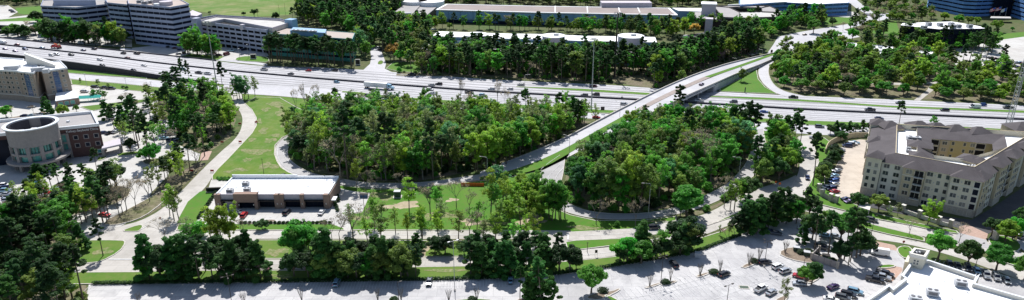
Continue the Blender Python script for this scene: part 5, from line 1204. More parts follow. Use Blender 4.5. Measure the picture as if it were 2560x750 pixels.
# flagpoles in front of the clinic
for i, px in enumerate([101, 116]):
    x, y = G(px, 421); r = thing('flagpole', ['left', 'right'][i] + ' small flagpole in front of the clinic drum', 'flagpole', (x, y, 0)); MB().tube([(0, 0, 0), (0, 0, 9)], [.08, .05], 6).build('pole', 'metal', r); MB().box(.5, 0, 7.6, 8.8, .9, .04).build('flag', 'flagred' if i == 0 else 'fabric', r)
# ---- two people crossing by the clinic
def person(px, py, label, ph, cloth='cloth'):
    x, y = G(px, py); r = thing('person', label, 'person', (x, y, zc['p']), .4)
    me = bpy.data.meshes.new('body'); hgt = 1.75
    J = [(0, 0, .95), (0, 0, 1.2), (0, 0, 1.42), (0, 0, 1.52), (0, -.01, 1.66), (-.1, 0, .9), (-.12, -.18 * ph, .5), (-.12, -.1 * ph - .02, .07), (-.12, -.26 * ph - .08, .03), (.1, 0, .9), (.12, .16 * ph, .5), (.12, .34 * ph, .09), (.12, .22 * ph, .03),
         (-.2, 0, 1.4), (-.26, .1 * ph, 1.14), (-.25, -.02 * ph, .9), (-.25, -.07 * ph, .8), (.2, 0, 1.4), (.26, -.1 * ph, 1.14), (.25, -.18 * ph - .04, .92), (.25, -.25 * ph - .04, .84), (0, 0, 1.76)]
    Rr = [.15, .14, .15, .06, .1, .09, .065, .045, .04, .09, .065, .045, .04, .06, .045, .035, .035, .06, .045, .035, .035, .07]
    E = [(0, 1), (1, 2), (2, 3), (3, 4), (0, 5), (5, 6), (6, 7), (7, 8), (0, 9), (9, 10), (10, 11), (11, 12), (2, 13), (13, 14), (14, 15), (15, 16), (2, 17), (17, 18), (18, 19), (19, 20), (4, 21)]
    me.from_pydata(J, E, []); me.materials.append(M[cloth]); o = bpy.data.objects.new('body', me); COL.objects.link(o); o.parent = r
    md = o.modifiers.new('skin', 'SKIN'); sv = me.skin_vertices
    if not sv: 
        import bmesh
        bm = bmesh.new(); bm.from_mesh(me); bm.verts.layers.skin.verify(); bm.to_mesh(me); bm.free()
    for v, q in zip(me.skin_vertices[0].data, Rr): v.radius = (q, q * .8)
    me.skin_vertices[0].data[0].use_root = True
    o.modifiers.new('sub', 'SUBSURF').levels = 1; o.modifiers['sub'].render_levels = 1
    MB().tube([(0, -.09, 1.6), (0, -.12, 1.72)], [.07, .07], 8).build('face', 'skin', r); MB().tube([(0, .02, 1.64), (0, .03, 1.8), (0, .01, 1.85)], [.1, .11, .05], 8).build('hair', 'hair', r)
person(157.5, 436, 'person in dark clothes walking left of the pair on the clinic forecourt', 1)
person(164.5, 434, 'person in dark clothes walking right of the pair on the clinic forecourt', -1)
# ---- parking stripes, islands, kerb stops
ST = MB()
def line(p, q, w=.10, z=.17): ST.bar((p[0], p[1], z), (q[0], q[1], z), w, .006)
def stalls(px0, px1, n, depth, both=False, m=None, slant=0.):
    """n stalls between two ground points; stripes run to the right of the line by depth"""
    a, b = np.array(G(*px0)), np.array(G(*px1)); t = (b - a) / np.hypot(*(b - a)); nn = np.array([t[1], -t[0]])
    for k in range(n + 1):
        p = a + (b - a) * k / n; line(p, p + (nn + t * slant) * depth)
        if both: line(p, p - (nn + t * slant) * depth)
    if both: line(a, b)
stalls((232, 708.5), (640, 706), 57, 5.4); stalls((640, 706), (1200, 698), 72, 5.4); stalls((1200, 698), (1400, 690), 26, 5.4)
line(G(232, 725.5), G(1200, 714))
# angled rows in the right car park
e0_, e1_ = G(1500, 674), G(1800, 612)
stalls((1500, 675), (1805, 610), 24, 5.6)
for s in (0, 1):
    stalls([(1620, 735), (1520, 757)][s], [(1960, 640), (1880, 690)][s], [28, 26][s], 5.4, both=True)
stalls((1760, 758), (2010, 668), 20, 5.4, both=True)
stalls((2150, 738), (2222, 690), 6, 5.2); stalls((2520, 722), (2330, 662), 17, 5.2)
stalls((612, 556), (832, 556), 16, -5.0); stalls((640, 441), (740, 441), 9, 3.5)
for k in range(9): line(G(2165 + k * 4, 700 - k * 2.5), G(2185 + k * 4, 706 - k * 2.5), .15)
line(G(272, 649), G(332, 649), .5); line(G(1420, 583), G(1420, 600), .4); line(G(352, 575), G(372, 563), .3)
for a, b in (((360, 560), (395, 540)), ((1300, 588), (900, 587)), ((900, 587), (470, 587)), ((450, 662), (900, 660)), ((1440, 640), (1540, 630)), ((1450, 590), (1640, 580))): line(G(*a), G(*b), .12)
def edge_line(px, w=.12): 
    P_ = smooth([G3(*p) for p in px], 2)
    ST.poly_bar([(p[0], p[1], .18 + p[2]) for p in P_], w, .006)
edge_line([(1352, 424, .7), (1368, 410, 1), (1400, 388, 1.6)]); edge_line([(1363, 470), (1370, 440, .3), (1400, 412, 1)]); edge_line([(1384, 470), (1390, 440, .3), (1408, 420, 1)])
edge_line([(696, 363), (692, 385), (702, 410), (727, 430), (780, 444)]); edge_line([(712, 363), (708, 385), (716, 402), (740, 423)])
struct(ST.build('painted_lines', 'worn'))
def islet(px, name='planting_island', m='mulch', sm=1): return sheet(name, px, m, 'g', sm, kerb=True)
islet([(1612, 720), (1648, 708), (1650, 712), (1618, 722)]); islet([(1650, 712), (1690, 702), (1692, 706), (1662, 716)]); islet([(1740, 690), (1770, 682), (1773, 685), (1745, 696)]); islet([(1775, 684), (1810, 676), (1806, 688)])
islet([(1850, 668), (1895, 650), (1900, 654), (1866, 672)]); islet([(1943, 634), (1975, 618), (2010, 625), (2060, 640), (2110, 655), (2030, 660), (1975, 650)], m='mulch')
islet([(1462, 748), (1480, 735), (1530, 730), (1548, 722), (1550, 727), (1520, 742), (1500, 752)]); islet([(1518, 738), (1560, 760), (1600, 790), (1580, 790), (1510, 742)], m='grassb')
islet([(2015, 700), (2045, 690), (2050, 696), (2022, 712)]); islet([(1935, 752), (1965, 738), (1972, 745), (1945, 765)]); islet([(1284, 752), (1330, 744), (1370, 745), (1390, 757), (1300, 765)])
islet([(935, 760), (990, 748), (1000, 760)]); islet([(1110, 756), (1180, 748), (1240, 752), (1200, 770)], m='grassb'); islet([(655, 552), (688, 550), (690, 556), (660, 559)])
islet([(2190, 668), (2215, 662), (2240, 665), (2232, 670), (2200, 672)], m='grassb')
islet([(208, 432), (232, 422), (238, 430), (215, 440)], m='grassdry'); islet([(350, 402), (405, 395), (410, 405), (370, 415)], m='floor'); islet([(240, 398), (265, 390), (268, 395), (246, 404)], m='grass')
islet([(290, 385), (350, 378), (350, 386), (296, 392)], m='grassdry'); islet([(250, 560), (330, 520), (420, 470), (440, 478), (380, 530), (340, 552), (280, 566)], m='floor', sm=1)
islet([(40, 510), (200, 470), (330, 465), (320, 500), (200, 540), (60, 555)], m='floor'); islet([(285, 310), (340, 300), (400, 310), (380, 330), (300, 330)], m='grassdry'); islet([(0, 300), (110, 280), (120, 286), (0, 312)], m='mulch', sm=0); islet([(0, 268), (30, 262), (35, 272), (0, 280)], m='grass')
islet([(200, 268), (390, 246), (398, 250), (230, 278)], m='grass', sm=0)
# ================================================================ vehicles
def paint(name, c, metal=.3):
    m, t, b = newmat('car_paint_' + name); b.inputs['Base Color'].default_value = (*c, 1); b.inputs['Metallic'].default_value = metal
    b.inputs['Roughness'].default_value = .28; b.inputs['Coat Weight'].default_value = .6; b.inputs['Coat Roughness'].default_value = .08; return m
PC = {'white': paint('white', (.78, .78, .77), 0), 'silver': paint('silver', (.45, .47, .49), .6), 'grey': paint('grey', (.13, .14, .15), .5), 'black': paint('black', (.012, .012, .014), .1),
      'dark': paint('dark', (.03, .032, .04), .3), 'red': paint('red', (.42, .02, .025), .2), 'maroon': paint('maroon', (.10, .012, .02), .3), 'blue': paint('blue', (.03, .09, .30), .4), 'navy': paint('navy', (.015, .03, .10), .4),
      'light blue': paint('light_blue', (.22, .38, .50), .4), 'purple': paint('purple', (.05, .025, .10), .4), 'brown': paint('brown', (.12, .09, .06), .3), 'beige': paint('beige', (.42, .37, .28), .3)}
M['tyre'] = mat('tyre_rubber', (.015, .015, .015), .85); M['rim'] = mat('alloy_rim', (.45, .45, .46), .35, metal=.7)
M['head'] = mat('headlamp_lens', (.75, .77, .8), .15); M['tail'] = mat('tail_lamp_lens', (.35, .01, .01), .2); M['bumper'] = mat('black_trim', (.02, .02, .022), .6)
def loft(mb, secs, mi=0):
    """secs: list of (x, [(y, z)...] right half from the bottom up); mirrored"""
    V = []; n = None
    for x, pr in secs:
        ring_ = [(x, y, z) for y, z in pr] + [(x, -y, z) for y, z in pr[::-1]]; n = len(ring_); V += ring_
    k = len(secs); fs = [(i * n + j, i * n + (j + 1) % n, (i + 1) * n + (j + 1) % n, (i + 1) * n + j) for i in range(k - 1) for j in range(n)]
    fs += [list(range(n))[::-1], list(range((k - 1) * n, k * n))]; return mb.add(V, fs, mi)
KIDS = {}
def fastcopy(proto, name=None):
    """copy of a thing with copies of its parts and sub-parts"""
    if proto not in KIDS:
        KIDS[proto] = [(c, list(c.children)) for c in proto.children]
    r = proto.copy(); COL.objects.link(r)
    for c, gs_ in KIDS[proto]:
        d_ = c.copy(); COL.objects.link(d_); d_.parent = r
        for g_ in gs_: e_ = g_.copy(); COL.objects.link(e_); e_.parent = d_
    return r
def carproto(kind):
    """length along x, front at +x"""
    cfg = dict(
     sedan=dict(L=4.7, w=.91, hb=.72, hh=.92, roof=1.42, hood=[(-2.35, .55, .80), (-2.25, .32, .98), (-1.6, .28, 1.0), (0, .26, .96), (1.2, .26, .92), (2.0, .28, .80), (2.35, .40, .62)], cab=(-1.75, -1.0, .35, 1.15)),
     suv=dict(L=4.8, w=.95, roof=1.74, hood=[(-2.4, .6, .95), (-2.32, .36, 1.08), (-1.2, .32, 1.10), (.4, .32, 1.08), (1.3, .32, 1.03), (2.1, .34, .95), (2.4, .46, .75)], cab=(-2.3, -1.95, .55, 1.25)),
     hatch=dict(L=4.2, w=.89, roof=1.5, hood=[(-2.1, .55, .85), (-2.02, .32, .98), (-1.2, .28, 1.0), (.2, .28, .97), (1.1, .28, .92), (1.8, .3, .82), (2.1, .42, .62)], cab=(-1.98, -1.55, .3, 1.05)),
     pickup=dict(L=5.7, w=1.0, roof=1.9, hood=[(-2.85, .6, 1.12), (-2.8, .42, 1.2), (-1.2, .4, 1.2), (.2, .4, 1.2), (1.5, .4, 1.18), (2.5, .42, 1.1), (2.85, .5, .85)], cab=(-1.05, -.85, .9, 1.55)),
     van=dict(L=5.9, w=1.02, roof=2.55, hood=[(-2.95, .5, 1.3), (-2.9, .36, 1.5), (0, .34, 1.5), (1.7, .34, 1.4), (2.5, .36, 1.15), (2.95, .46, .8)], cab=(-2.9, -2.8, 1.3, 2.35)))[kind]
    r = thing({'sedan': 'sedan_car', 'suv': 'suv_car', 'hatch': 'hatchback_car', 'pickup': 'pickup_truck', 'van': 'van'}[kind], None, {'pickup': 'pickup truck', 'van': 'van'}.get(kind, 'car'))
    w = cfg['w']; hull = MB()
    loft(hull, [(x, [(w * .86, zb), (w, zb + .12), (w, zt_ - .16), (w * .9, zt_)]) for x, zb, zt_ in cfg['hood']])
    b0, r0, r1, b1 = cfg['cab']; zr = cfg['roof']; zb = 1.0 if kind in ('sedan', 'hatch') else (1.08 if kind == 'suv' else (1.2 if kind == 'pickup' else 1.45)); zb -= .03
    gl = MB(); gw = w * .9; rw = w * (.72 if kind != 'van' else .86)
    gl.add([(b0, -gw, zb), (b1, -gw, zb - (.05 if kind != 'van' else .12)), (b1, gw, zb - (.05 if kind != 'van' else .12)), (b0, gw, zb), (r0, -rw, zr - .03), (r1, -rw, zr - .03), (r1, rw, zr - .03), (r0, rw, zr - .03)], [(0, 1, 5, 4), (1, 2, 6, 5), (2, 3, 7, 6), (3, 0, 4, 7), (4, 5, 6, 7)])
    # roof skin and pillars belong to the body
    hull.add([(r0 - .04, -rw - .03, zr - .05), (r1 + .04, -rw - .03, zr - .05), (r1 + .04, rw + .03, zr - .05), (r0 - .04, rw + .03, zr - .05), (r0 + .1, -rw + .12, zr + .03), (r1 - .12, -rw + .12, zr + .03), (r1 - .12, rw - .12, zr + .03), (r0 + .1, rw - .12, zr + .03)],
             [(0, 1, 5, 4), (1, 2, 6, 5), (2, 3, 7, 6), (3, 0, 4, 7), (4, 5, 6, 7), (3, 2, 1, 0)])
    for s in (-1, 1):
        for (xb, xr) in ((b0, r0), (b1, r1)): hull.tube([(xb, s * gw, zb), (xr, s * rw, zr - .03)], .05, 4)
        if kind in ('sedan', 'suv', 'hatch'):
            mid = (r0 + r1) / 2; hull.tube([(mid, s * (gw + .005), zb), (mid, s * (rw + .01), zr - .03)], .045, 4)
        if kind == 'van': hull.add([(b0 + .05, s * (gw + .02), zb - .1), (.9, s * (gw + .02), zb - .1), (.9, s * (rw + .02), zr - .05), (b0 + .1, s * (rw + .02), zr - .05)], [(0, 1, 2, 3) if s < 0 else (3, 2, 1, 0)])
        hull.box(b1 - .25, s * (w + .09), zb + .02, zb + .16, .1, .18)
    if kind == 'van': hull.add([(b0 - .03, -gw, zb - .3), (b0 - .03, gw, zb - .3), (r0 - .05, rw, zr - .05), (r0 - .05, -rw, zr - .05)], [(3, 2, 1, 0)])
    o = hull.build('body', PC['white'], r); o.material_slots[0].link = 'OBJECT'; o.material_slots[0].material = PC['white']
    g_ = gl.build('window_glass', 'gdark', r)
    if kind == 'pickup':
        bed = MB(); bed.box(-1.95, 0, 1.19, 1.215, 1.55, 1.6); bed.build('bed_floor', 'bumper', r)
        rim_ = MB(); 
        for s in (-1, 1): rim_.box(-1.95, s * .88, 1.18, 1.32, 1.75, .1)
        rim_.box(-2.78, 0, 1.18, 1.32, .1, 1.8); q = rim_.build('bed_rail', PC['white'], r); q.material_slots[0].link = 'OBJECT'; q.material_slots[0].material = PC['white']
    L = cfg['L']; R_w = .34 if kind in ('sedan', 'hatch') else .39
    wm = MB(); wm.tube([(0, -.12, 0), (0, .12, 0)], [R_w, R_w], 12).mesh('tyre', 'tyre') if False else None
    tm = MB().tube([(0, -.12, 0), (0, .12, 0)], [R_w, R_w], 12).mesh('tyre', 'tyre'); rm = MB().tube([(0, -.135, 0), (0, .135, 0)], [R_w * .6, R_w * .6], 8).mesh('rim', 'rim')
    for sx_ in (-1, 1):
        for s in (-1, 1):
            t = bpy.data.objects.new('wheel', tm); COL.objects.link(t); t.parent = r; t.location = (sx_ * L * .305, s * (w - .1), R_w); q = bpy.data.objects.new('rim', rm); COL.objects.link(q); q.parent = t
    for s in (-1, 1):
        zh = .72 if kind in ('sedan', 'hatch') else .9
        MB().box(L / 2 - .1, s * w * .72, zh - .09, zh + .08, .22, .34).build('headlight', 'head', r); MB().box(-L / 2 + .06, s * w * .78, zh - .02, zh + .2, .16, .26).build('tail_light', 'tail', r)
    MB().box(L / 2 - .04, 0, .36, .56, .14, w * 1.3).build('bumper', 'bumper', r)
    MB().box(-L / 2 + .04, 0, .36, .56, .14, w * 1.3).build('bumper', 'bumper', r)
    MB().box(L / 2 - .02, 0, zh - .1, zh + .06, .08, w * .8).build('grille', 'bumper', r)
    return r
bpy.context.view_layer.update()
PROTO = {}; USED = {}
def car(px, py, kind, col, ang, where, group, z=None):
    """ang: heading in the plan, radians"""
    if kind not in PROTO: PROTO[kind] = carproto(kind); USED[kind] = False
    o = fastcopy(PROTO[kind]) if USED[kind] else PROTO[kind]
    if not USED[kind]: KIDS[PROTO[kind]] = [(c, list(c.children)) for c in PROTO[kind].children]; USED[kind] = True
    if z is None: z = .15
    x, y = G(px, py, z + .6); o.location = (x, y, z); o.rotation_euler = (0, 0, ang); o['group'] = group
    kids = [c for c in KIDS[PROTO[kind]]] if o is PROTO[kind] else None
    late(o, f"{col} {dict(suv='SUV', hatch='hatchback').get(kind, kind.replace('pickup', 'pickup truck'))}", where, group, px)
    CARCOL.append((o, col)); BLOCKCAR.append((x, y)); return o
CARCOL = []; BLOCKCAR = []
def tang(row, px, zf=lambda x: 0):
    a, b = G(px - 15, ip(px - 15, row), zf(px)), G(px + 15, ip(px + 15, row), zf(px)); return math.atan2(b[1] - a[1], b[0] - a[0])
# --- on the highway: near side drives right, far side drives left
HWC = [(6, 107, 'van', 'white'), (10, 106.5, 'sedan', 'dark'), (42, 112, 'suv', 'maroon'), (13, 122, 'sedan', 'purple'), (38, 127, 'sedan', 'purple'), (63, 123, 'suv', 'navy'), (105, 119, 'sedan', 'light blue'), (129, 138, 'suv', 'white'), (141, 136, 'pickup', 'silver'), (178, 137, 'suv', 'black'),
 (208, 125, 'sedan', 'navy'), (235, 122.5, 'suv', 'black'), (308, 133, 'suv', 'dark'), (342, 134, 'pickup', 'black'), (318, 144, 'sedan', 'maroon'), (250, 149, 'suv', 'white'), (256, 163, 'hatch', 'black'), (360, 163, 'sedan', 'white'), (334, 175, 'hatch', 'black'),
 (456, 173, 'pickup', 'light blue'), (432, 188, 'sedan', 'black'), (497, 182, 'pickup', 'dark'), (519, 184, 'pickup', 'silver'), (660, 174, 'pickup', 'silver'), (727, 184, 'sedan', 'grey'), (771, 176, 'sedan', 'red'), (837, 176, 'suv', 'black'), (842, 205, 'hatch', 'light blue'),
 (930, 224, 'sedan', 'black'), (921, 239, 'suv', 'black'), (1030, 186, 'pickup', 'dark'), (1079, 212, 'sedan', 'silver'), (1097, 210, 'suv', 'dark'), (1075, 223.5, 'suv', 'white'), (1082, 233, 'sedan', 'silver'), (1173, 231, 'pickup', 'black'), (876, 243, 'sedan', 'brown'),
 (1229, 222, 'suv', 'white'), (1275, 222, 'hatch', 'white'), (1302, 211.5, 'suv', 'silver'), (1207, 238, 'suv', 'light blue'), (1461, 238, 'suv', 'grey'), (1490, 236, 'suv', 'black'), (1483, 215, 'sedan', 'maroon'), (1412, 246.5, 'suv', 'black'), (1561, 260, 'suv', 'silver'), (1491, 293, 'sedan', 'red'),
 (1983, 243, 'pickup', 'black'), (1748, 252, 'pickup', 'white'), (1834, 254, 'suv', 'grey'), (1779, 273, 'sedan', 'black'), (1895, 282.5, 'sedan', 'grey'), (1910, 279, 'sedan', 'blue'), (2175, 274, 'pickup', 'black'), (2198, 295, 'sedan', 'navy'), (2200, 303, 'hatch', 'black'), (2049, 316, 'suv', 'grey'), (2092, 326, 'suv', 'dark'),
 (2362, 275, 'suv', 'black'), (2437, 267.5, 'van', 'white'), (2455, 262, 'suv', 'blue'), (2521, 269, 'pickup', 'dark'), (2250, 257, 'suv', 'grey')]
for px, py, k, c in HWC:
    yb = ip(px, BA_); near = py > yb; z = hz(px) if ip(px, NE_) < py < ip(px, SE_) else 0
    a = tang(BA_, px, hz) + (0 if near else math.pi)
    sec = 'left of the white lorry' if px < 900 else ('between the lorry and the overpass' if px < 1640 else 'right of the overpass')
    car(px, py, k, c, a, ('on the near highway side ' if near else 'on the far highway side ') + sec, 'vehicles driving on the highway', z + .05)
car(1754, 210, 'sedan', 'purple', math.atan2(.771, .637) + math.pi * 0, 'crossing the overpass', 'vehicles driving on the highway', 5.8)
car(2035, 345, 'suv', 'silver', 2.2, 'turning at the top of the side street', 'cars on the local streets'); car(2019, 443, 'sedan', 'navy', -1.9, 'on the shaded side street', 'cars on the local streets')
car(1635, 568, 'suv', 'dark', .1, 'on the street by the long median', 'cars on the local streets'); car(2178, 549, 'suv', 'grey', -.6, 'on the street below the garden wall', 'cars on the local streets')
car(2200, 633, 'van', 'white', math.pi - .35, 'entering the store car park', 'vehicles in the store car park')
# --- parked
E1 = math.atan2(G(1805, 610)[1] - G(1505, 675)[1], G(1805, 610)[0] - G(1505, 675)[0])
near_lot = 'in the near car park'
for px, py, k, c, a in [(842, 706, 'suv', 'light blue', R(90)), (1073, 704, 'sedan', 'grey', R(-90)), (1276, 699, 'sedan', 'light blue', R(90)), (1810, 685, 'suv', 'black', E1 + .2), (1912, 655, 'suv', 'dark', E1 - .2), (1944, 666, 'suv', 'white', E1 + .15), (1963, 677, 'suv', 'silver', E1 + .1), (1902, 721, 'pickup', 'white', E1 + .3),
   (1928, 730, 'sedan', 'silver', E1 + .3), (2000, 690, 'suv', 'red', 2.6), (1998, 708, 'hatch', 'silver', 2.9), (2083, 716, 'sedan', 'purple', .5), (2188, 699, 'pickup', 'black', -.45), (2204, 692, 'pickup', 'silver', -.5), (2212, 684, 'pickup', 'dark', -.55), (2108, 743, 'suv', 'grey', -.5), (2122, 736, 'suv', 'dark', -.5), (2138, 728, 'suv', 'light blue', -.5), (2078, 748, 'sedan', 'white', -.4),
   (1685, 660, 'suv', 'dark', E1 + 1.4), (1925, 578, 'sedan', 'navy', -.4), (1940, 582, 'sedan', 'grey', -.4), (2064, 588, 'sedan', 'light blue', -.5), (2088, 590, 'sedan', 'silver', -.5), (2100, 628, 'sedan', 'maroon', -.5), (2055, 618, 'pickup', 'dark', -.5), (2010, 570, 'sedan', 'silver', -.4)]:
    car(px, py, k, c, a, near_lot + (' left of the round island tree' if px < 1480 else (' beside the bin enclosure' if py < 640 else ' in front of the store' if px > 2060 else ' centre')), 'vehicles in the store car park')
for i, (px, py, k, c) in enumerate([(2310, 650, 'suv', 'light blue'), (2375, 659, 'sedan', 'black'), (2395, 664, 'sedan', 'grey'), (2420, 669, 'suv', 'grey'), (2443, 677, 'sedan', 'light blue'), (2465, 686, 'pickup', 'silver'), (2491, 692, 'suv', 'silver'), (2517, 700, 'sedan', 'silver')]):
    car(px, py, k, c, -1.95, 'in the row beyond the white store roof', 'cars parked beyond the white store roof')
for px, py, k, c in [(2550, 584, 'sedan', 'blue'), (2558, 592, 'suv', 'grey')]: car(px, py, k, c, .3, 'at the right edge beyond the brick driveway', 'cars at the right edge')
for px, py, k, c in [(2118, 364, 'suv', 'navy'), (2124, 361, 'suv', 'grey'), (2131, 359, 'suv', 'white'), (2137, 356, 'sedan', 'light blue'), (2102, 373, 'sedan', 'white'), (2099, 379, 'pickup', 'navy'), (2098, 386, 'sedan', 'light blue'), (2096, 392, 'sedan', 'navy'), (2092, 426, 'sedan', 'silver'), (2088, 433, 'suv', 'grey'), (2085, 439, 'sedan', 'light blue'), (2086, 447, 'sedan', 'navy'), (2084, 453, 'suv', 'blue'), (2084, 461, 'sedan', 'silver'), (2068, 467, 'sedan', 'white'), (2078, 471, 'suv', 'navy'), (2087, 478, 'sedan', 'red'), (2116, 497, 'sedan', 'navy'), (2124, 503, 'sedan', 'purple')]:
    car(px, py, k, c, (-.15 if py < 370 else .25) + (math.pi if (px + int(py)) % 3 else 0), 'in the upper part of the tan apartment car park' if py < 400 else 'in the lower part of the tan apartment car park', 'cars parked beside the apartments')
rn = random.Random(5)
for px, py, k, c, a in [(596, 528, 'sedan', 'silver', 2.5), (610, 537, 'suv', 'red', R(90)), (717, 530, 'suv', 'dark', R(80)), (804, 530, 'sedan', 'white', R(84))]: car(px, py, k, c, a, 'in front of the shop strip', 'cars at the shop strip')
for px, py, k, c, a in [(645, 444, 'suv', 'black', R(0)), (697, 445, 'sedan', 'white', R(0)), (707, 442, 'pickup', 'dark', R(20))]: car(px, py, k, c, a, 'behind the shop roof', 'cars at the shop strip')
CL = [(8, 464, 'white'), (9, 470, 'navy'), (10, 477, 'light blue'), (12, 485, 'silver'), (20, 494, 'navy'), (21, 500, 'silver'), (22, 506, 'maroon'), (22, 516, 'white'), (5, 518, 'silver'), (84, 455, 'navy'), (86, 461, 'blue'), (88, 467, 'light blue'), (91, 473, 'white'), (93, 479, 'maroon'), (95, 485, 'purple'), (99, 492, 'white'), (103, 497, 'grey'), (104, 470, 'silver'), (107, 476, 'red'), (110, 482, 'red'), (144, 474, 'light blue'), (150, 468, 'white'), (160, 457, 'silver'), (168, 466, 'navy'), (172, 472, 'grey')]
for px, py, c in CL: car(px, py, rn.choice(['sedan', 'suv', 'suv', 'sedan', 'pickup']) if c not in ('red',) else 'sedan', c, .18 + (0 if rn.random() < .5 else math.pi), 'in the car park below the clinic ' + ('at the left edge' if px < 60 else 'centre' if px < 130 else 'under the thin pine'), 'cars parked below the clinic')
for px, py, c in [(231, 436, 'white'), (232, 441, 'maroon'), (234, 447, 'navy'), (237, 452, 'blue'), (240, 458, 'grey'), (243, 464, 'black'), (262, 536, 'red')]: car(px, py, 'sedan' if c in ('white', 'blue', 'red') else 'suv', c, .2 if c != 'red' else -.25, 'by the dark round tree below the clinic canopy' if c != 'red' else 'alone under the pines left of the junction', 'cars parked below the clinic')
for px, py, c, k in [(277, 291, 'navy', 'suv'), (281, 296, 'white', 'suv'), (305, 287, 'blue', 'pickup'), (259, 331, 'navy', 'sedan'), (274, 331, 'black', 'sedan'), (289, 329, 'silver', 'sedan'), (385, 303, 'dark', 'suv'), (62, 289, 'navy', 'sedan'), (81, 288, 'light blue', 'sedan'), (97, 287, 'white', 'pickup'), (78, 266, 'silver', 'sedan')]: car(px, py, k, c, .2 if px < 270 or px > 300 else (.25 if py < 300 else R(80)), 'between the hotel and the clinic' if px < 200 else 'in the car park right of the clinic', 'cars around the clinic and hotel')
for px, py, c, k in [(237, 217, 'black', 'suv'), (260, 219.5, 'black', 'pickup'), (277, 221, 'black', 'pickup'), (211, 229, 'silver', 'suv')]: car(px, py, k, c, .05, 'right of the hotel', 'cars around the clinic and hotel')
for px, py, c, k in [(408, 320, 'silver', 'suv'), (414, 327, 'blue', 'sedan'), (424, 335, 'grey', 'suv'), (428, 350, 'navy', 'suv'), (438, 347, 'silver', 'sedan'), (470, 352, 'white', 'sedan'), (443, 262, 'silver', 'van'), (410, 345, 'light blue', 'sedan')]: car(px, py, k, c, .3, 'among the west trees', 'cars parked among the west trees')
for px, py, c, k in [(422, 117, 'grey', 'suv'), (437, 120, 'maroon', 'sedan'), (450, 124, 'navy', 'sedan'), (446, 134, 'silver', 'sedan'), (465, 121, 'dark', 'suv'), (492, 122, 'brown', 'suv'), (508, 130, 'silver', 'sedan'), (540, 126, 'white', 'sedan'), (577, 127, 'light blue', 'pickup'), (583, 123, 'white', 'sedan'), (609, 124, 'navy', 'suv'), (628, 124, 'navy', 'suv'), (690, 133, 'silver', 'sedan'), (653, 126, 'maroon', 'sedan'), (548, 138, 'maroon', 'suv'), (567, 136, 'maroon', 'van'), (535, 133, 'maroon', 'suv'), (520, 126, 'dark', 'sedan')]: car(px, py, k, c, .1 if rn.random() < .5 else 1.2, 'in front of the parking garage', 'cars in front of the garage')
for px, py, c, k in [(28, 26, 'navy', 'suv'), (33, 30, 'dark', 'suv'), (6, 77, 'dark', 'sedan'), (12, 80, 'black', 'sedan'), (140, 104, 'white', 'van'), (150, 100, 'white', 'suv'), (165, 104, 'silver', 'pickup'), (185, 102, 'white', 'sedan'), (60, 88, 'silver', 'sedan'), (205, 108, 'white', 'van'), (88, 101, 'dark', 'sedan')]: car(px, py, k, c, .1, 'across the highway at the far left', 'cars across the highway at the far left')
for i in range(46):
    row = i // 12; px = 2462 + (i % 12) * 9 + row * 3 + rn.uniform(-1.5, 1.5); py = 141 + row * 12 + (i % 12) * 1.6 + rn.uniform(-.8, .8)
    if px > 2575 or rn.random() < .2: continue
    car(px, py, rn.choice(['sedan', 'suv', 'pickup']), rn.choice(['white', 'silver', 'navy', 'black', 'grey', 'maroon', 'light blue', 'purple', 'dark']), .15, 'in the office car park at the upper right', 'cars in the office car park at the upper right')
for px, py, c, k in [(1715, 93, 'white', 'van'), (1812, 78, 'blue', 'van'), (1880, 137, 'silver', 'suv'), (1892, 134, 'grey', 'sedan'), (2012, 86, 'brown', 'sedan'), (2136, 63, 'black', 'suv'), (800, 112, 'grey', 'sedan'), (945, 118, 'silver', 'sedan'), (952, 124, 'dark', 'suv'), (1083, 73, 'white', 'sedan'), (1102, 82, 'silver', 'sedan')]: car(px, py, k, c, .5, 'on the far side among the office trees', 'cars among the far office trees')
bpy.context.view_layer.update()
_kids = {}
for o in bpy.data.objects:
    if o.parent is not None: _kids.setdefault(o.parent, []).append(o)
for o, c in CARCOL:
    for k in _kids.get(o, []):
        if k.name.startswith(('body', 'bed_rail')):
            k.material_slots[0].link = 'OBJECT'; k.material_slots[0].material = PC[c]
# --- articulated lorry
lx, ly = G(948, 222); a = tang(BA_, 948)
lo = thing('articulated_lorry', 'white articulated lorry with long box trailer on the near highway side', 'lorry', (lx, ly, .05), a)
MB().box(-2.2, 0, 1.25, 4.1, 16.0, 2.6).build('trailer_box', PC['white'], lo)
for k in range(14): MB().box(-9.8 + 1.17 * k, -1.32, 1.35, 4.0, .06, .04).build('trailer_rib', 'metalroof', lo)
MB().box(-2.2, 0, .95, 1.25, 15.8, 1.2).build('chassis', 'bumper', lo); MB().box(-2, 0, 4.1, 4.16, 15.9, 2.5).build('trailer_roof', 'membrane', lo)
cb = MB(); loft(cb, [(6.3, [(1.2, 1.0), (1.25, 1.2), (1.25, 3.5), (1.1, 3.8)]), (8.6, [(1.2, 1.0), (1.25, 1.2), (1.2, 3.2), (1.0, 3.4)]), (8.9, [(1.15, 1.0), (1.2, 1.2), (1.15, 2.3), (1.0, 2.35)]), (10.6, [(1.0, .7), (1.05, 1.0), (1.0, 1.7), (.85, 1.85)])]); cb.build('cab', PC['light blue'], lo)
MB().add([(8.62, -1.05, 2.35), (8.62, 1.05, 2.35), (8.5, 1.0, 3.3), (8.5, -1.0, 3.3)], [(0, 1, 2, 3)]).build('windscreen', 'gdark', lo)
for s in (-1, 1): MB().box(7.6, s * 1.27, 2.3, 3.1, .9, .04).build('side_window', 'gdark', lo)
tm = MB().tube([(0, -.15, 0), (0, .15, 0)], [.52, .52], 12).mesh('tyre', 'tyre')
for x in (-9.2, -7.9, 4.9, 6.2, 9.4):
    for s in (-1, 1): t = bpy.data.objects.new('wheel', tm); COL.objects.link(t); t.parent = lo; t.location = (x, s * 1.1, .52)
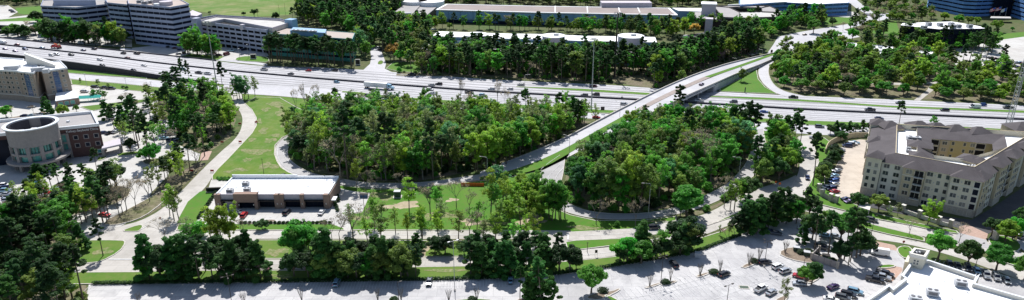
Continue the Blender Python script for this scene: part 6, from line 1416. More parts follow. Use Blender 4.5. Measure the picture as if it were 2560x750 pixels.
# --- red tow truck and white box vehicle on the far side
x, y = G(141, 121, hz(141)); tt = thing('crane_truck', 'red and yellow crane truck on the far side of the raised highway', 'truck', (x, y, hz(141) + .05), tang(BA_, 141, hz) + math.pi)
MB().box(-1, 0, .9, 1.3, 8.5, 2.3).build('chassis', 'bumper', tt); cb = MB(); loft(cb, [(1.6, [(1.15, 1.0), (1.2, 1.2), (1.2, 2.7), (1.0, 2.9)]), (3.4, [(1.15, 1.0), (1.2, 1.2), (1.1, 2.5), (.9, 2.7)]), (4.0, [(1.1, .8), (1.15, 1.1), (1.1, 1.7), (1.0, 1.8)]), (4.9, [(1.0, .7), (1.05, 1.0), (1.0, 1.4), (.9, 1.5)])]); cb.build('cab', PC['red'], tt)
MB().box(-1.6, 0, 1.3, 2.6, 5.6, 2.3).build('body', PC['red'], tt); MB().bar((-4.8, 0, 2.6), (1.5, 0, 3.4), .5, .5).build('boom', 'orange', tt); MB().box(-3.6, 0, 2.6, 3.6, 1.4, 1.4).build('winch', 'wallfence', tt)
MB().box(2.9, 0, 2.0, 2.6, 1.0, 2.36).build('cab_window', 'gdark', tt)
for xx in (-4, -2.8, 3.6):
    for s in (-1, 1): t = bpy.data.objects.new('wheel', tm); COL.objects.link(t); t.parent = tt; t.location = (xx, s * 1.05, .5)
# --- motorcycle with rider left of the overpass
x, y = G(1555, 247); mc = thing('motorcycle', 'motorcycle on the far highway lanes just left of the overpass', 'motorcycle', (x, y, .06), tang(BA_, 1555) + math.pi)
for xx in (-.7, .7): t = MB().tube([(xx, -.07, .32), (xx, .07, .32)], [.32, .32], 12).build('wheel', 'tyre', mc)
fm = MB(); loft(fm, [(-.9, [(.08, .7), (.1, .8), (.08, .85)]), (-.2, [(.15, .35), (.2, .6), (.12, .8)]), (.35, [(.15, .4), (.22, .8), (.12, 1.0)]), (.75, [(.05, .7), (.07, .8), (.05, .9)])]); fm.build('frame', PC['black'], mc)
rd = MB(); rd.tube([(-.3, 0, .8), (-.15, 0, 1.1), (.05, 0, 1.35), (.12, 0, 1.45)], [.18, .19, .17, .08], 8); rd.tube([(.1, 0, 1.45), (.16, 0, 1.62), (.14, 0, 1.75)], [.12, .15, .06], 8)
for s in (-1, 1): rd.tube([(.05, s * .18, 1.35), (.3, s * .3, 1.1), (.6, s * .3, 1.05)], [.07, .06, .04], 6); rd.tube([(-.3, s * .12, .8), (.2, s * .25, .75), (0, s * .25, .35)], [.1, .08, .06], 6)
pr_ = thing('person', 'rider in dark clothes sitting on the motorcycle left of the overpass', 'person', (x, y, .06), tang(BA_, 1555) + math.pi); rd.build('body', 'cloth', pr_)
# ================================================================ trees
def leafmat(name, c, dark=.55, trans=.45):
    m, t, b = newmat('foliage_' + name)
    oi = t.nodes.new('ShaderNodeObjectInfo'); at = t.nodes.new('ShaderNodeAttribute'); at.attribute_name = 'tint'
    hs = t.nodes.new('ShaderNodeHueSaturation')
    mx = t.nodes.new('ShaderNodeMix'); mx.data_type = 'RGBA'
    mx.inputs[6].default_value = (c[0] * dark, c[1] * dark, c[2] * dark, 1); mx.inputs[7].default_value = (min(1, c[0] * 1.5), min(1, c[1] * 1.4), c[2] * 1.2, 1)
    t.links.new(at.outputs['Fac'], mx.inputs[0]); t.links.new(mx.outputs[2], hs.inputs['Color'])
    mr = t.nodes.new('ShaderNodeMapRange'); mr.inputs[3].default_value = .492; mr.inputs[4].default_value = .525; t.links.new(oi.outputs['Random'], mr.inputs[0]); t.links.new(mr.outputs[0], hs.inputs['Hue'])
    mv = t.nodes.new('ShaderNodeMath'); mv.operation = 'MULTIPLY'; mv.inputs[1].default_value = 7.31; t.links.new(oi.outputs['Random'], mv.inputs[0])
    fr = t.nodes.new('ShaderNodeMath'); fr.operation = 'FRACT'; t.links.new(mv.outputs[0], fr.inputs[0])
    mr2 = t.nodes.new('ShaderNodeMapRange'); mr2.inputs[3].default_value = .7; mr2.inputs[4].default_value = 1.3; t.links.new(fr.outputs[0], mr2.inputs[0]); t.links.new(mr2.outputs[0], hs.inputs['Value'])
    b.inputs['Roughness'].default_value = .6; b.inputs['Specular IOR Level'].default_value = .25
    t.links.new(hs.outputs[0], b.inputs['Base Color'])
    tr = t.nodes.new('ShaderNodeBsdfTranslucent'); gm = t.nodes.new('ShaderNodeMix'); gm.data_type = 'RGBA'; gm.blend_type = 'MULTIPLY'; gm.inputs[0].default_value = 1; gm.inputs[7].default_value = (2.15, 1.95, 1.6, 1)
    t.links.new(hs.outputs[0], gm.inputs[6]); t.links.new(gm.outputs[2], tr.inputs[0]); ms = t.nodes.new('ShaderNodeMixShader'); ms.inputs[0].default_value = trans
    out = t.nodes['Material Output']; t.links.new(b.outputs[0], ms.inputs[1]); t.links.new(tr.outputs[0], ms.inputs[2]); t.links.new(ms.outputs[0], out.inputs[0])
    return m
LC = {'pine': (.038, .095, .030), 'pine2': (.052, .15, .034), 'oak': (.048, .115, .032), 'broad': (.092, .255, .038), 'bright': (.080, .29, .030), 'yellow': (.20, .33, .042), 'olive': (.15, .24, .055), 'teal': (.085, .235, .10), 'tan': (.42, .30, .09),
      'greyg': (.18, .245, .115), 'bare': (.24, .225, .19), 'pink': (.42, .24, .36), 'hedge': (.027, .066, .022), 'fresh': (.14, .34, .045)}
for k, c in LC.items(): M['leaf_' + k] = leafmat(k, c)
def leaves(lobes, n, size, rng, up=.6, flat=1.0, spread=.35):
    """quads scattered through the shells of the lobes"""
    P, T = [], []
    for (c, r, w) in lobes:
        k = max(6 if n > 10 else 2, int(n * w)); d_ = rng.normal(size=(k, 3)); d_ /= np.linalg.norm(d_, axis=1)[:, None]
        pos = np.array(c) + d_ * np.array(r) * (1 - spread * rng.random((k, 1)) ** 1.5)
        nn = d_ * .6 + rng.normal(size=(k, 3)) * .42 + np.array([0, 0, up]); nn /= np.linalg.norm(nn, axis=1)[:, None]
        a = np.cross(nn, rng.normal(size=(k, 3))); a /= np.linalg.norm(a, axis=1)[:, None]; b = np.cross(nn, a)
        s = size * (.55 + .9 * rng.random((k, 1))); q = np.stack([pos - a * s - b * s * .45, pos + a * s * .6 - b * s * .6, pos + a * s + b * s * .4, pos - a * s * .4 + b * s * .65], 1)
        P.append(q); T.append(np.clip(np.repeat(rng.random(1) * .45 + rng.random(k) * .55 , 4), 0, 1))
    return np.concatenate(P).reshape(-1, 3), np.concatenate(T)
def leafmesh(name, P, T, matn, extra=None):
    """mesh of quads with a per-leaf tint; extra: a MB of wood joined in (second material)"""
    nq = len(P) // 4; V = P; F_ = np.arange(nq * 4).reshape(-1, 4)
    me = bpy.data.meshes.new(name)
    if extra is None:
        me.vertices.add(len(V)); me.vertices.foreach_set('co', V.ravel().astype(np.float32)); me.loops.add(nq * 4); me.loops.foreach_set('vertex_index', F_.ravel().astype(np.int32))
        me.polygons.add(nq); me.polygons.foreach_set('loop_start', (np.arange(nq) * 4).astype(np.int32)); tt_ = T
    else:
        me.from_pydata([tuple(p) for p in V] + extra.v, [], [tuple(f) for f in F_.tolist()] + [[i + len(V) for i in f] for f in extra.f]); tt_ = np.r_[T, np.full(len(extra.v), .5)]
    me.materials.append(M['leaf_' + matn])
    if extra is not None:
        me.materials.append(M['bark']); mi = np.zeros(len(me.polygons), np.int32); mi[nq:] = 1; me.polygons.foreach_set('material_index', mi)
    me.update(); at = me.attributes.new('tint', 'FLOAT', 'POINT'); at.data.foreach_set('value', tt_.astype(np.float32)); return me
def skeleton(shape, seed, lod=1):
    """wood and lobes of one tree, height about H metres; returns (trunk MB, lobes, leaves per unit weight, leaf size)"""
    rng = np.random.default_rng(seed); tb = MB(); lobes = []
    if shape == 'pine':
        H = 22.; bend = rng.normal(size=2) * .6; top = lambda t: (bend[0] * t * t, bend[1] * t * t, H * t)
        tb.tube([top(0), top(.35), top(.7), top(.97)], [.34, .26, .17, .05], 7)
        z0 = .50 + rng.random() * .14; n = 17
        for i in range(n):
            t = z0 + (1 - z0) * (i / n) ** .9; a = i * 2.4 + rng.random() * .9; reach = (1 - ((t - z0) / (1.04 - z0)) ** 1.6) * 2.9 * (.45 + .85 * rng.random()) + .3
            p = top(t - .02); q = (p[0] + math.cos(a) * reach, p[1] + math.sin(a) * reach, p[2] + .5 + reach * .12)
            tb.tube([p, q], [.09, .03], 4, cap=False)
            for k in range(3):
                r = .45 + rng.random() * .5; o = rng.normal(size=3) * (.65, .65, .25); lobes.append(((q[0] + o[0], q[1] + o[1], q[2] + o[2]), (r * 1.2, r * 1.2, r * .6), r * r))
        lobes.append((top(.99), (.7, .7, .9), .6)); return tb, lobes, 290, .25, H
    if shape == 'youngpine':
        H = 14.; top = lambda t: (.2 * t, .1 * t, H * t); tb.tube([top(0), top(.5), top(.96)], [.26, .16, .04], 6)
        for i in range(30):
            t = .14 + .86 * (i / 30) ** .95; a = i * 2.4 + rng.random(); reach = (1.02 - t) * 3.7 * (.6 + .6 * rng.random()) + .3; p = top(t)
            q = (p[0] + math.cos(a) * reach, p[1] + math.sin(a) * reach, p[2] + .2); tb.tube([p, q], [.06, .02], 4, cap=False)
            for k in range(2): r = .5 + .6 * (1.02 - t) + rng.random() * .3; o = rng.normal(size=3) * .5; lobes.append(((q[0] + o[0], q[1] + o[1], q[2] + o[2]), (r, r, r * .65), r * r))
        return tb, lobes, 210, .25, H
    if shape == 'round':
        H = 10.; tb.tube([(0, 0, 0), (.1, 0, 1.6), (.1, .1, 2.6)], [.32, .26, .2], 7)
        for i in range(52):
            d_ = rng.normal(size=3); d_ /= np.linalg.norm(d_); d_[2] = abs(d_[2]) * 1.0 - .4 * (rng.random() < .45); s = .55 + .42 * rng.random()
            c = (d_[0] * 3.9 * s, d_[1] * 3.9 * s, 5.6 + d_[2] * 3.7 * s); tb.tube([(.1, .1, 2.3), (c[0] * .5, c[1] * .5, 3.6 + (c[2] - 4) * .45), c], [.14, .07, .02], 4, cap=False) if i % 2 == 0 else None
            r = .6 + rng.random() * .75; lobes.append((c, (r, r, r * .75), r * r))
        return tb, lobes, 150, .24, H
    if shape in ('broad', 'thin'):
        H = 16.; W_ = 3.5 if shape == 'broad' else 2.6; lean = rng.normal(size=2) * .7; top = lambda t: (lean[0] * t, lean[1] * t, H * t)
        tb.tube([top(0), top(.3), top(.6), top(.92)], [.27, .2, .12, .03], 6); n = 26 if shape == 'broad' else 22
        for i in range(n):
            t = (.34 if shape == 'broad' else .40) + .64 * (i / n); a = i * 2.4 + rng.random() * 1.4; prof = math.sin(min(1, max(.12, (t - .25) / .78)) * math.pi) ** .55; reach = W_ * prof * (.35 + .8 * rng.random()); p = top(t - .16)
            q = (p[0] + math.cos(a) * reach, p[1] + math.sin(a) * reach, H * t + rng.normal() * .5); tb.tube([p, lerp(p, q, .5), q], [.10, .06, .025], 4, cap=False)
            for k in range(3 if shape == 'broad' else 2):
                r = .45 + rng.random() * .65; o = rng.normal(size=3) * .7; e = (q[0] + o[0], q[1] + o[1], q[2] + o[2] * .8); tb.tube([lerp(p, q, .7), e], [.045, .015], 3, cap=False); lobes.append((e, (r, r, r * .85), r * r * (1 if shape == 'broad' else .8)))
        return tb, lobes, (120 if shape == 'broad' else 74), .23, H
    if shape == 'bare':
        H = 14.; tips = []
        def grow(p, d_, L, r, lv):
            q = tuple(p[k] + d_[k] * L for k in range(3)); tb.tube([p, q], [r, r * .62], 5 if lv < 2 else 3, cap=False)
            if lv >= 5: tips.append(q); return
            for j in range(3 if lv < 5 else 2):
                a = rng.random() * 6.28; s = .34 + .3 * rng.random(); nd = np.array(d_) + np.array([math.cos(a) * s, math.sin(a) * s, .06 + .1 * rng.random()]); nd /= np.linalg.norm(nd); grow(q, nd, L * (.6 + .2 * rng.random()), max(.028, r * .58), lv + 1)
        grow((0, 0, 0), (0.03, 0, 1), 4.4, .24, 0)
        for q in tips: lobes.append((q, (.6, .6, .5), .5))
        return tb, lobes, 3.5, .14, H
    if shape == 'shrub':
        H = 3.; 
        for i in range(4): tb.tube([(0, 0, 0), (.5 * math.cos(i * 1.6), .5 * math.sin(i * 1.6), 1.2)], [.07, .03], 4, cap=False)
        for i in range(12):
            a = i * 2.4; r_ = 1.1 * math.sqrt(i / 12); r = .7 + rng.random() * .4; lobes.append(((r_ * math.cos(a), r_ * math.sin(a), .9 + (1 - i / 12) * 1.3), (r, r, r * .8), r))
        return tb, lobes, 110, .17, H
    if shape == 'vase':                     # small leafless ornamental tree of many upright stems
        H = 5.
        for i in range(9):
            a = i * .7; s = .9 + rng.random() * .5; p = (.1 * math.cos(a), .1 * math.sin(a), 0); q = (.5 * s * math.cos(a), .5 * s * math.sin(a), 2.6); tb.tube([p, q], [.07, .05], 4, cap=False)
            for j in range(4): b = a + rng.normal() * .8; tb.tube([q, (q[0] + .55 * math.cos(b), q[1] + .55 * math.sin(b), 4.2 + rng.random() * .9)], [.045, .015], 3, cap=False)
        return tb, lobes, 0, .2, H
SPEC = {  # species: (shape, leaf material, thing name, category, words)
 'pine': ('pine', 'pine', 'pine_tree', 'tall dark pine'), 'pine2': ('pine', 'pine2', 'pine_tree', 'tall green pine'), 'young': ('youngpine', 'pine2', 'pine_tree', 'conical young pine'),
 'oak': ('round', 'oak', 'evergreen_tree', 'dark rounded evergreen tree'), 'dense': ('round', 'hedge', 'evergreen_tree', 'very dark dense evergreen tree'), 'broad': ('broad', 'broad', 'broadleaf_tree', 'mid-green leafy tree'), 'bright': ('broad', 'bright', 'broadleaf_tree', 'vivid green leafy tree'),
 'brightr': ('round', 'bright', 'broadleaf_tree', 'vivid green round tree'), 'fresh': ('thin', 'fresh', 'broadleaf_tree', 'slender fresh green tree'), 'yellow': ('broad', 'yellow', 'broadleaf_tree', 'yellow-green leafy tree'), 'yellowt': ('thin', 'yellow', 'broadleaf_tree', 'slender yellow-green tree'),
 'olive': ('broad', 'olive', 'broadleaf_tree', 'olive-green tree'), 'olivet': ('thin', 'olive', 'broadleaf_tree', 'slender olive-green tree'), 'teal': ('broad', 'teal', 'broadleaf_tree', 'bluish green tree'), 'grey': ('thin', 'greyg', 'bare_tree', 'thinly leaved grey-green tree'),
 'bare': ('bare', 'bare', 'bare_tree', 'leafless grey-brown tree'), 'tan': ('round', 'tan', 'broadleaf_tree', 'golden tan tree'), 'pink': ('bare', 'pink', 'blossom_tree', 'small tree in pink-purple blossom'), 'oliver': ('round', 'olive', 'broadleaf_tree', 'rounded olive-green tree'),
 'yellowr': ('round', 'yellow', 'broadleaf_tree', 'rounded yellow-green tree'), 'shrub': ('shrub', 'hedge', 'shrub', 'dark green shrub'), 'shrubl': ('shrub', 'broad', 'shrub', 'mid-green shrub'), 'vase': ('vase', 'bare', 'ornamental_tree', 'small leafless ornamental tree'), 'greenr': ('round', 'broad', 'broadleaf_tree', 'rounded mid-green tree')}
SHP = {}; NV = 4
def shape_of(sh, v):
    k = (sh, v)
    if k not in SHP:
        tb, lobes, n, size, H = skeleton(sh, 11 + v * 17 + sum(map(ord, sh))); rng = np.random.default_rng(v + 77)
        tm = tb.mesh('trunk', 'barkpale' if sh in ('bare', 'vase', 'thin') else 'bark'); PT = leaves(lobes, n, size, rng) if n else None; SHP[k] = (tm, PT, H)
    return SHP[k]
CRN = {}
def crown_of(sh, lm, v):
    k = (sh, lm, v)
    if k not in CRN: tm, PT, H = shape_of(sh, v); CRN[k] = leafmesh('crown', PT[0], PT[1], lm) if PT else None
    return CRN[k]
rt_ = random.Random(99)
TREES = []           # (apparent size, x, y, height, species, zone phrase, forced)
def addtree(x, y, h, sp, zone, forced=False, wid=1.0):
    px, py = PJ(x, y, 0); zc_ = y * CP + HC * SP
    TREES.append(((h * F / zc_) * (1 if not forced else 3), x, y, h, sp, zone, forced, wid))
def T_(px, py, ty, sp, zone, wid=1.0):
    x, y = G(px, py); addtree(x, y, max(1.2, HT(px, py, ty)), sp, zone, True, wid)
def pick(mix):
    r = rt_.random() * sum(mix.values()); 
    for k, w in mix.items():
        r -= w
        if r <= 0: return k
    return k
def zone(name, px, spacing, mix, hs, block=True, jit=.42, world=None):
    poly = world or W2(px); a = np.array(poly); x0, y0 = a.min(0); x1, y1 = a.max(0); pts = []
    i = 0; y = y0
    while y < y1:
        x = x0 + (spacing / 2 if i % 2 else 0)
        while x < x1: pts.append((x + rt_.uniform(-jit, jit) * spacing, y + rt_.uniform(-jit, jit) * spacing)); x += spacing
        y += spacing * .87; i += 1
    if not pts: return
    P = np.array(pts); ok = inpoly(P[:, 0], P[:, 1], poly)
    P = P[ok]
    if block:
        ok = np.ones(len(P), bool)
        for b in BLOCK[:NBL]:
            ok &= ~inpoly(P[:, 0], P[:, 1], b)
        P = P[ok]
    for x, y in P:
        u, v = PJ(x, y, 0)
        if not (-90 < u < 2650): continue
        if v > 900: continue
        s = pick(mix); h = rt_.uniform(*hs) * (1.15 if s.startswith('pine') else (.62 if SPEC[s][0] == 'round' else (.85 if s == 'bare' else 1)))
        if name in ('in the central wood', 'in the right wood'): h *= float(np.interp(v, [262, 290, 340, 430], [.58, .68, .92, 1.0])) * rt_.uniform(.8, 1.12)
        if SPEC[s][0] in ('shrub', 'vase'): h = rt_.uniform(1.5, 3.5)
        addtree(x, y, h, s, name)
NBL = len(BLOCK)
# ---- woods
zone('in the left corner wood', WOODS['corner'], 6.8, dict(pine=5, pine2=2.5, oak=2, broad=1.2, yellow=.6, olive=.8, bare=1.0, dense=1.4), (12, 19))
zone('in the wood left of the curving street', WOODS['west'], 9.6, dict(pine=1.6, pine2=1.2, broad=1.6, fresh=2, yellowt=1.4, bare=1, olivet=.8, bright=.4), (11, 17))
zone('on the strip above the left junction', WOODS['west2'], 9, dict(bare=2, yellowt=1.5, olive=1, pine=.7, fresh=.5), (10, 16))
zone('in the central wood', WOODS['central'], 5.7, dict(olivet=2.6, olive=1.4, grey=3.2, bare=2.4, broad=1.6, yellow=1.2, yellowt=1.6, teal=1.2, oak=.3, bright=.15, pine=.5, fresh=1.6), (12, 20), block=True)
zone('in the right wood', WOODS['right'], 6.4, dict(broad=3, olive=1.6, olivet=.8, yellow=1.2, bright=.7, teal=.8, pine=.5, grey=1.4, oak=.5, fresh=1.4, bare=.9), (13, 19))
zone('in the small wood between shaded ramp and street', WOODS['triangle'], 6.4, dict(broad=2, oliver=1, yellow=1, pine=1, pine2=.5, oak=1.6, olive=1, grey=.6), (10, 17))
zone('in the park beyond the right frontage road', WOODS['park'], 9.2, dict(greenr=2.2, yellowr=1.8, oliver=2, brightr=.7, bare=1.0, pine=1.0, olive=1.2, yellow=1.2, broad=1, oak=.6), (12, 17))
zone('in the pine belt beyond the highway', WOODS['north'], 6.6, dict(pine=4.5, pine2=2, broad=1.2, yellow=.8, olive=.8, bright=.5, oak=1, bare=.5), (13.5, 20))
zone('in front of the green glass office', [(670, 160), (690, 145), (880, 160), (905, 168), (900, 176), (800, 168)], 6, dict(pine=4, pine2=1, broad=.4), (14, 19), block=False)
zone('in the pine wood behind the glass office', [(740, 60), (740, 20), (760, -15), (1010, -20), (1010, 35), (960, 60), (985, 120), (985, 150), (925, 150), (900, 140), (895, 95)], 8.5, dict(pine=3.5, pine2=2, broad=1.4, bright=.5, yellow=.7, olive=.8, oak=.8, teal=.5), (14, 20))
zone('in the belt between the white roofs and the long building', [(960, 80), (985, 60), (1085, 70), (1340, 72), (1690, 80), (1720, 88), (1660, 100), (1500, 86), (1300, 78), (1100, 74), (1060, 110), (990, 130)], 7.6, dict(pine=2.6, pine2=1, yellow=1.8, yellowr=1.8, olive=1.5, broad=1.5, bright=.8, bare=.7), (11, 16))
zone('in the dense wood along the skyline', [(-100, -14), (430, -28), (700, -24), (760, 5), (1000, 8), (1090, 14), (1350, 14), (1700, 19), (1750, 14), (1850, 4), (1850, -55), (-100, -55)], 10, dict(pine=2, broad=2, olive=2, bare=1, yellow=1, oak=1), (14, 19))
zone('in the wood at the far left', [(-60, 12), (100, 14), (100, -10), (-60, -20)], 9, dict(pine=2, broad=2, oak=2, olive=1), (11, 15))
zone('in the wood right of the overpass end', [(1690, 66), (1840, 56), (1960, 55), (2050, 42), (2060, 62), (1990, 76), (1930, 95), (1880, 100), (1800, 100), (1760, 90)], 8.5, dict(pine=2, yellowr=1.5, greenr=1.5, broad=1.5, bright=.7, oak=1.5, olive=1), (12, 17))
zone('among the far office grounds', [(2140, 10), (2300, 8), (2310, 40), (2420, 55), (2250, 56), (2240, 100), (2120, 96), (2040, 90), (2110, 76), (2170, 60)], 10.5, dict(pine=1.5, oliver=1.5, greenr=1.5, yellowr=1, bare=1.2, olive=1), (11, 16))
zone('in front of the dark banded office', [(105, 108), (310, 122), (318, 104), (105, 92)], 7.5, dict(oak=2, broad=1.5, bright=.5, pine=1.2, olive=1, bare=.5), (13, 18), block=False)
zone('beside the dark office at the far left', [(15, 95), (95, 98), (95, 84), (15, 80)], 8, dict(oak=2, greenr=1, bare=.6), (11, 15), block=False)
zone('in front of the parking garage', [(455, 140), (545, 146), (550, 134), (455, 128)], 6.5, dict(broad=2, olive=1, bright=1, yellow=1), (11, 15), block=False)
zone('around the dark glass office', [(2250, 118), (2490, 135), (2490, 112), (2380, 122), (2260, 100)], 8, dict(pine=2, broad=1.5, brightr=1, olive=1), (12, 17), block=False)
zone('under the overpass side trees', [(1640, 222), (1800, 158), (1890, 126), (1880, 110), (1760, 138), (1640, 180)], 7, dict(pine=2, broad=1.5, yellow=1, bare=1, oak=1), (11, 16))
zone('between the clinic cars', [(40, 520), (60, 500), (180, 472), (330, 474), (345, 535), (250, 562), (200, 583), (70, 560)], 7.2, dict(pine=1, pine2=1.5, olivet=1.2, fresh=.8, bare=.8, yellowt=.8, oak=.6), (9, 15), block=False)
zone('in the car park right of the clinic', [(280, 300), (330, 255), (390, 252), (440, 300), (440, 380), (410, 400), (350, 400), (300, 380)], 11, dict(pine=1, fresh=1, olivet=1, bare=1, yellowt=.6), (8, 14), block=False)
# ---- hedgerow clumps along the near car park
def row(name, pts, mix, step, tops, wid=1.0):
    L = smooth([G3(*p) for p in pts], 1); n = max(2, int(sum(math.dist(a, b) for a, b in zip(L, L[1:])) / step)); 
    for i, p in enumerate(resample(L, n)):
        s = pick(mix); h = rt_.uniform(*tops) * (.75 if SPEC[s][0] == 'round' else (.95 if SPEC[s][0] == 'bare' else 1)); j_ = 3.2 if 'thin tree row' in name else 1.1; addtree(p[0] + rt_.uniform(-j_, j_), p[1] + rt_.uniform(-j_, j_), h, s, name, False, wid)
hm = dict(young=3, dense=2.4, oak=1.6, broad=.6, pine=1.2)
row('in the left evergreen clump by the near car park', [(372, 697), (520, 700), (650, 696)], hm, 3.6, (13, 17)); row('in the left evergreen clump by the near car park', [(380, 682), (520, 683), (640, 680)], hm, 4.5, (12, 15))
row('in the middle evergreen clump by the near car park', [(740, 694), (900, 692), (1040, 688)], dict(dense=2, oak=2, young=1.5, oliver=1, pine=.6), 4.0, (11, 15)); row('in the middle evergreen clump by the near car park', [(745, 678), (900, 676), (1030, 672)], hm, 5, (11, 13))
row('in the right evergreen clump by the near car park', [(1175, 690), (1290, 688), (1430, 676)], dict(dense=2, oak=1.5, young=2, oliver=.8, pine=1), 4.0, (11, 14)); row('in the right evergreen clump by the near car park', [(1180, 674), (1300, 672), (1400, 664)], hm, 5, (11, 14))
row('in the evergreen clump beside the bending street', [(1560, 662), (1640, 650), (1725, 632)], dict(dense=2, oak=2, olive=.8, greenr=.6), 4.2, (10, 13)); row('in the dark clump at the upper edge of the car park', [(1845, 594), (1900, 575), (1960, 556), (2010, 552)], dict(young=1.5, pine=1.5, dense=1.5, oak=1.5), 4.0, (12, 16))
row('in the dark clump at the upper edge of the car park', [(1860, 572), (1930, 548), (2020, 545)], dict(pine=1.5, oak=2, greenr=.6), 5.0, (11, 15))
row('in the left evergreen clump by the near car park', [(440, 664), (540, 640), (620, 655)], dict(dense=1, young=1, oak=1), 8, (9, 12))
mt = dict(yellowt=3, fresh=1.6, olivet=1.6, bare=1.1, grey=.8)
row('in the thin tree row along the divided street', [(872, 600), (1000, 604), (1150, 606), (1330, 604)], mt, 4.4, (9, 15.5), 1.15); row('in the thin tree row along the divided street', [(885, 578), (1010, 574), (1150, 572), (1290, 566)], mt, 7.5, (8, 14), 1.15)
row('in the dark understorey of the divided street', [(870, 640), (960, 636), (1035, 634)], dict(dense=2, oak=1, oliver=1, young=.5), 4.2, (7, 10)); row('in the dark understorey of the divided street', [(1085, 636), (1200, 636), (1330, 632)], dict(dense=2, oak=1, oliver=1, young=.7), 4.2, (7, 11))
row('in the dark understorey of the divided street', [(490, 640), (560, 628), (610, 632)], dict(dense=1, oak=1), 6, (7, 10))
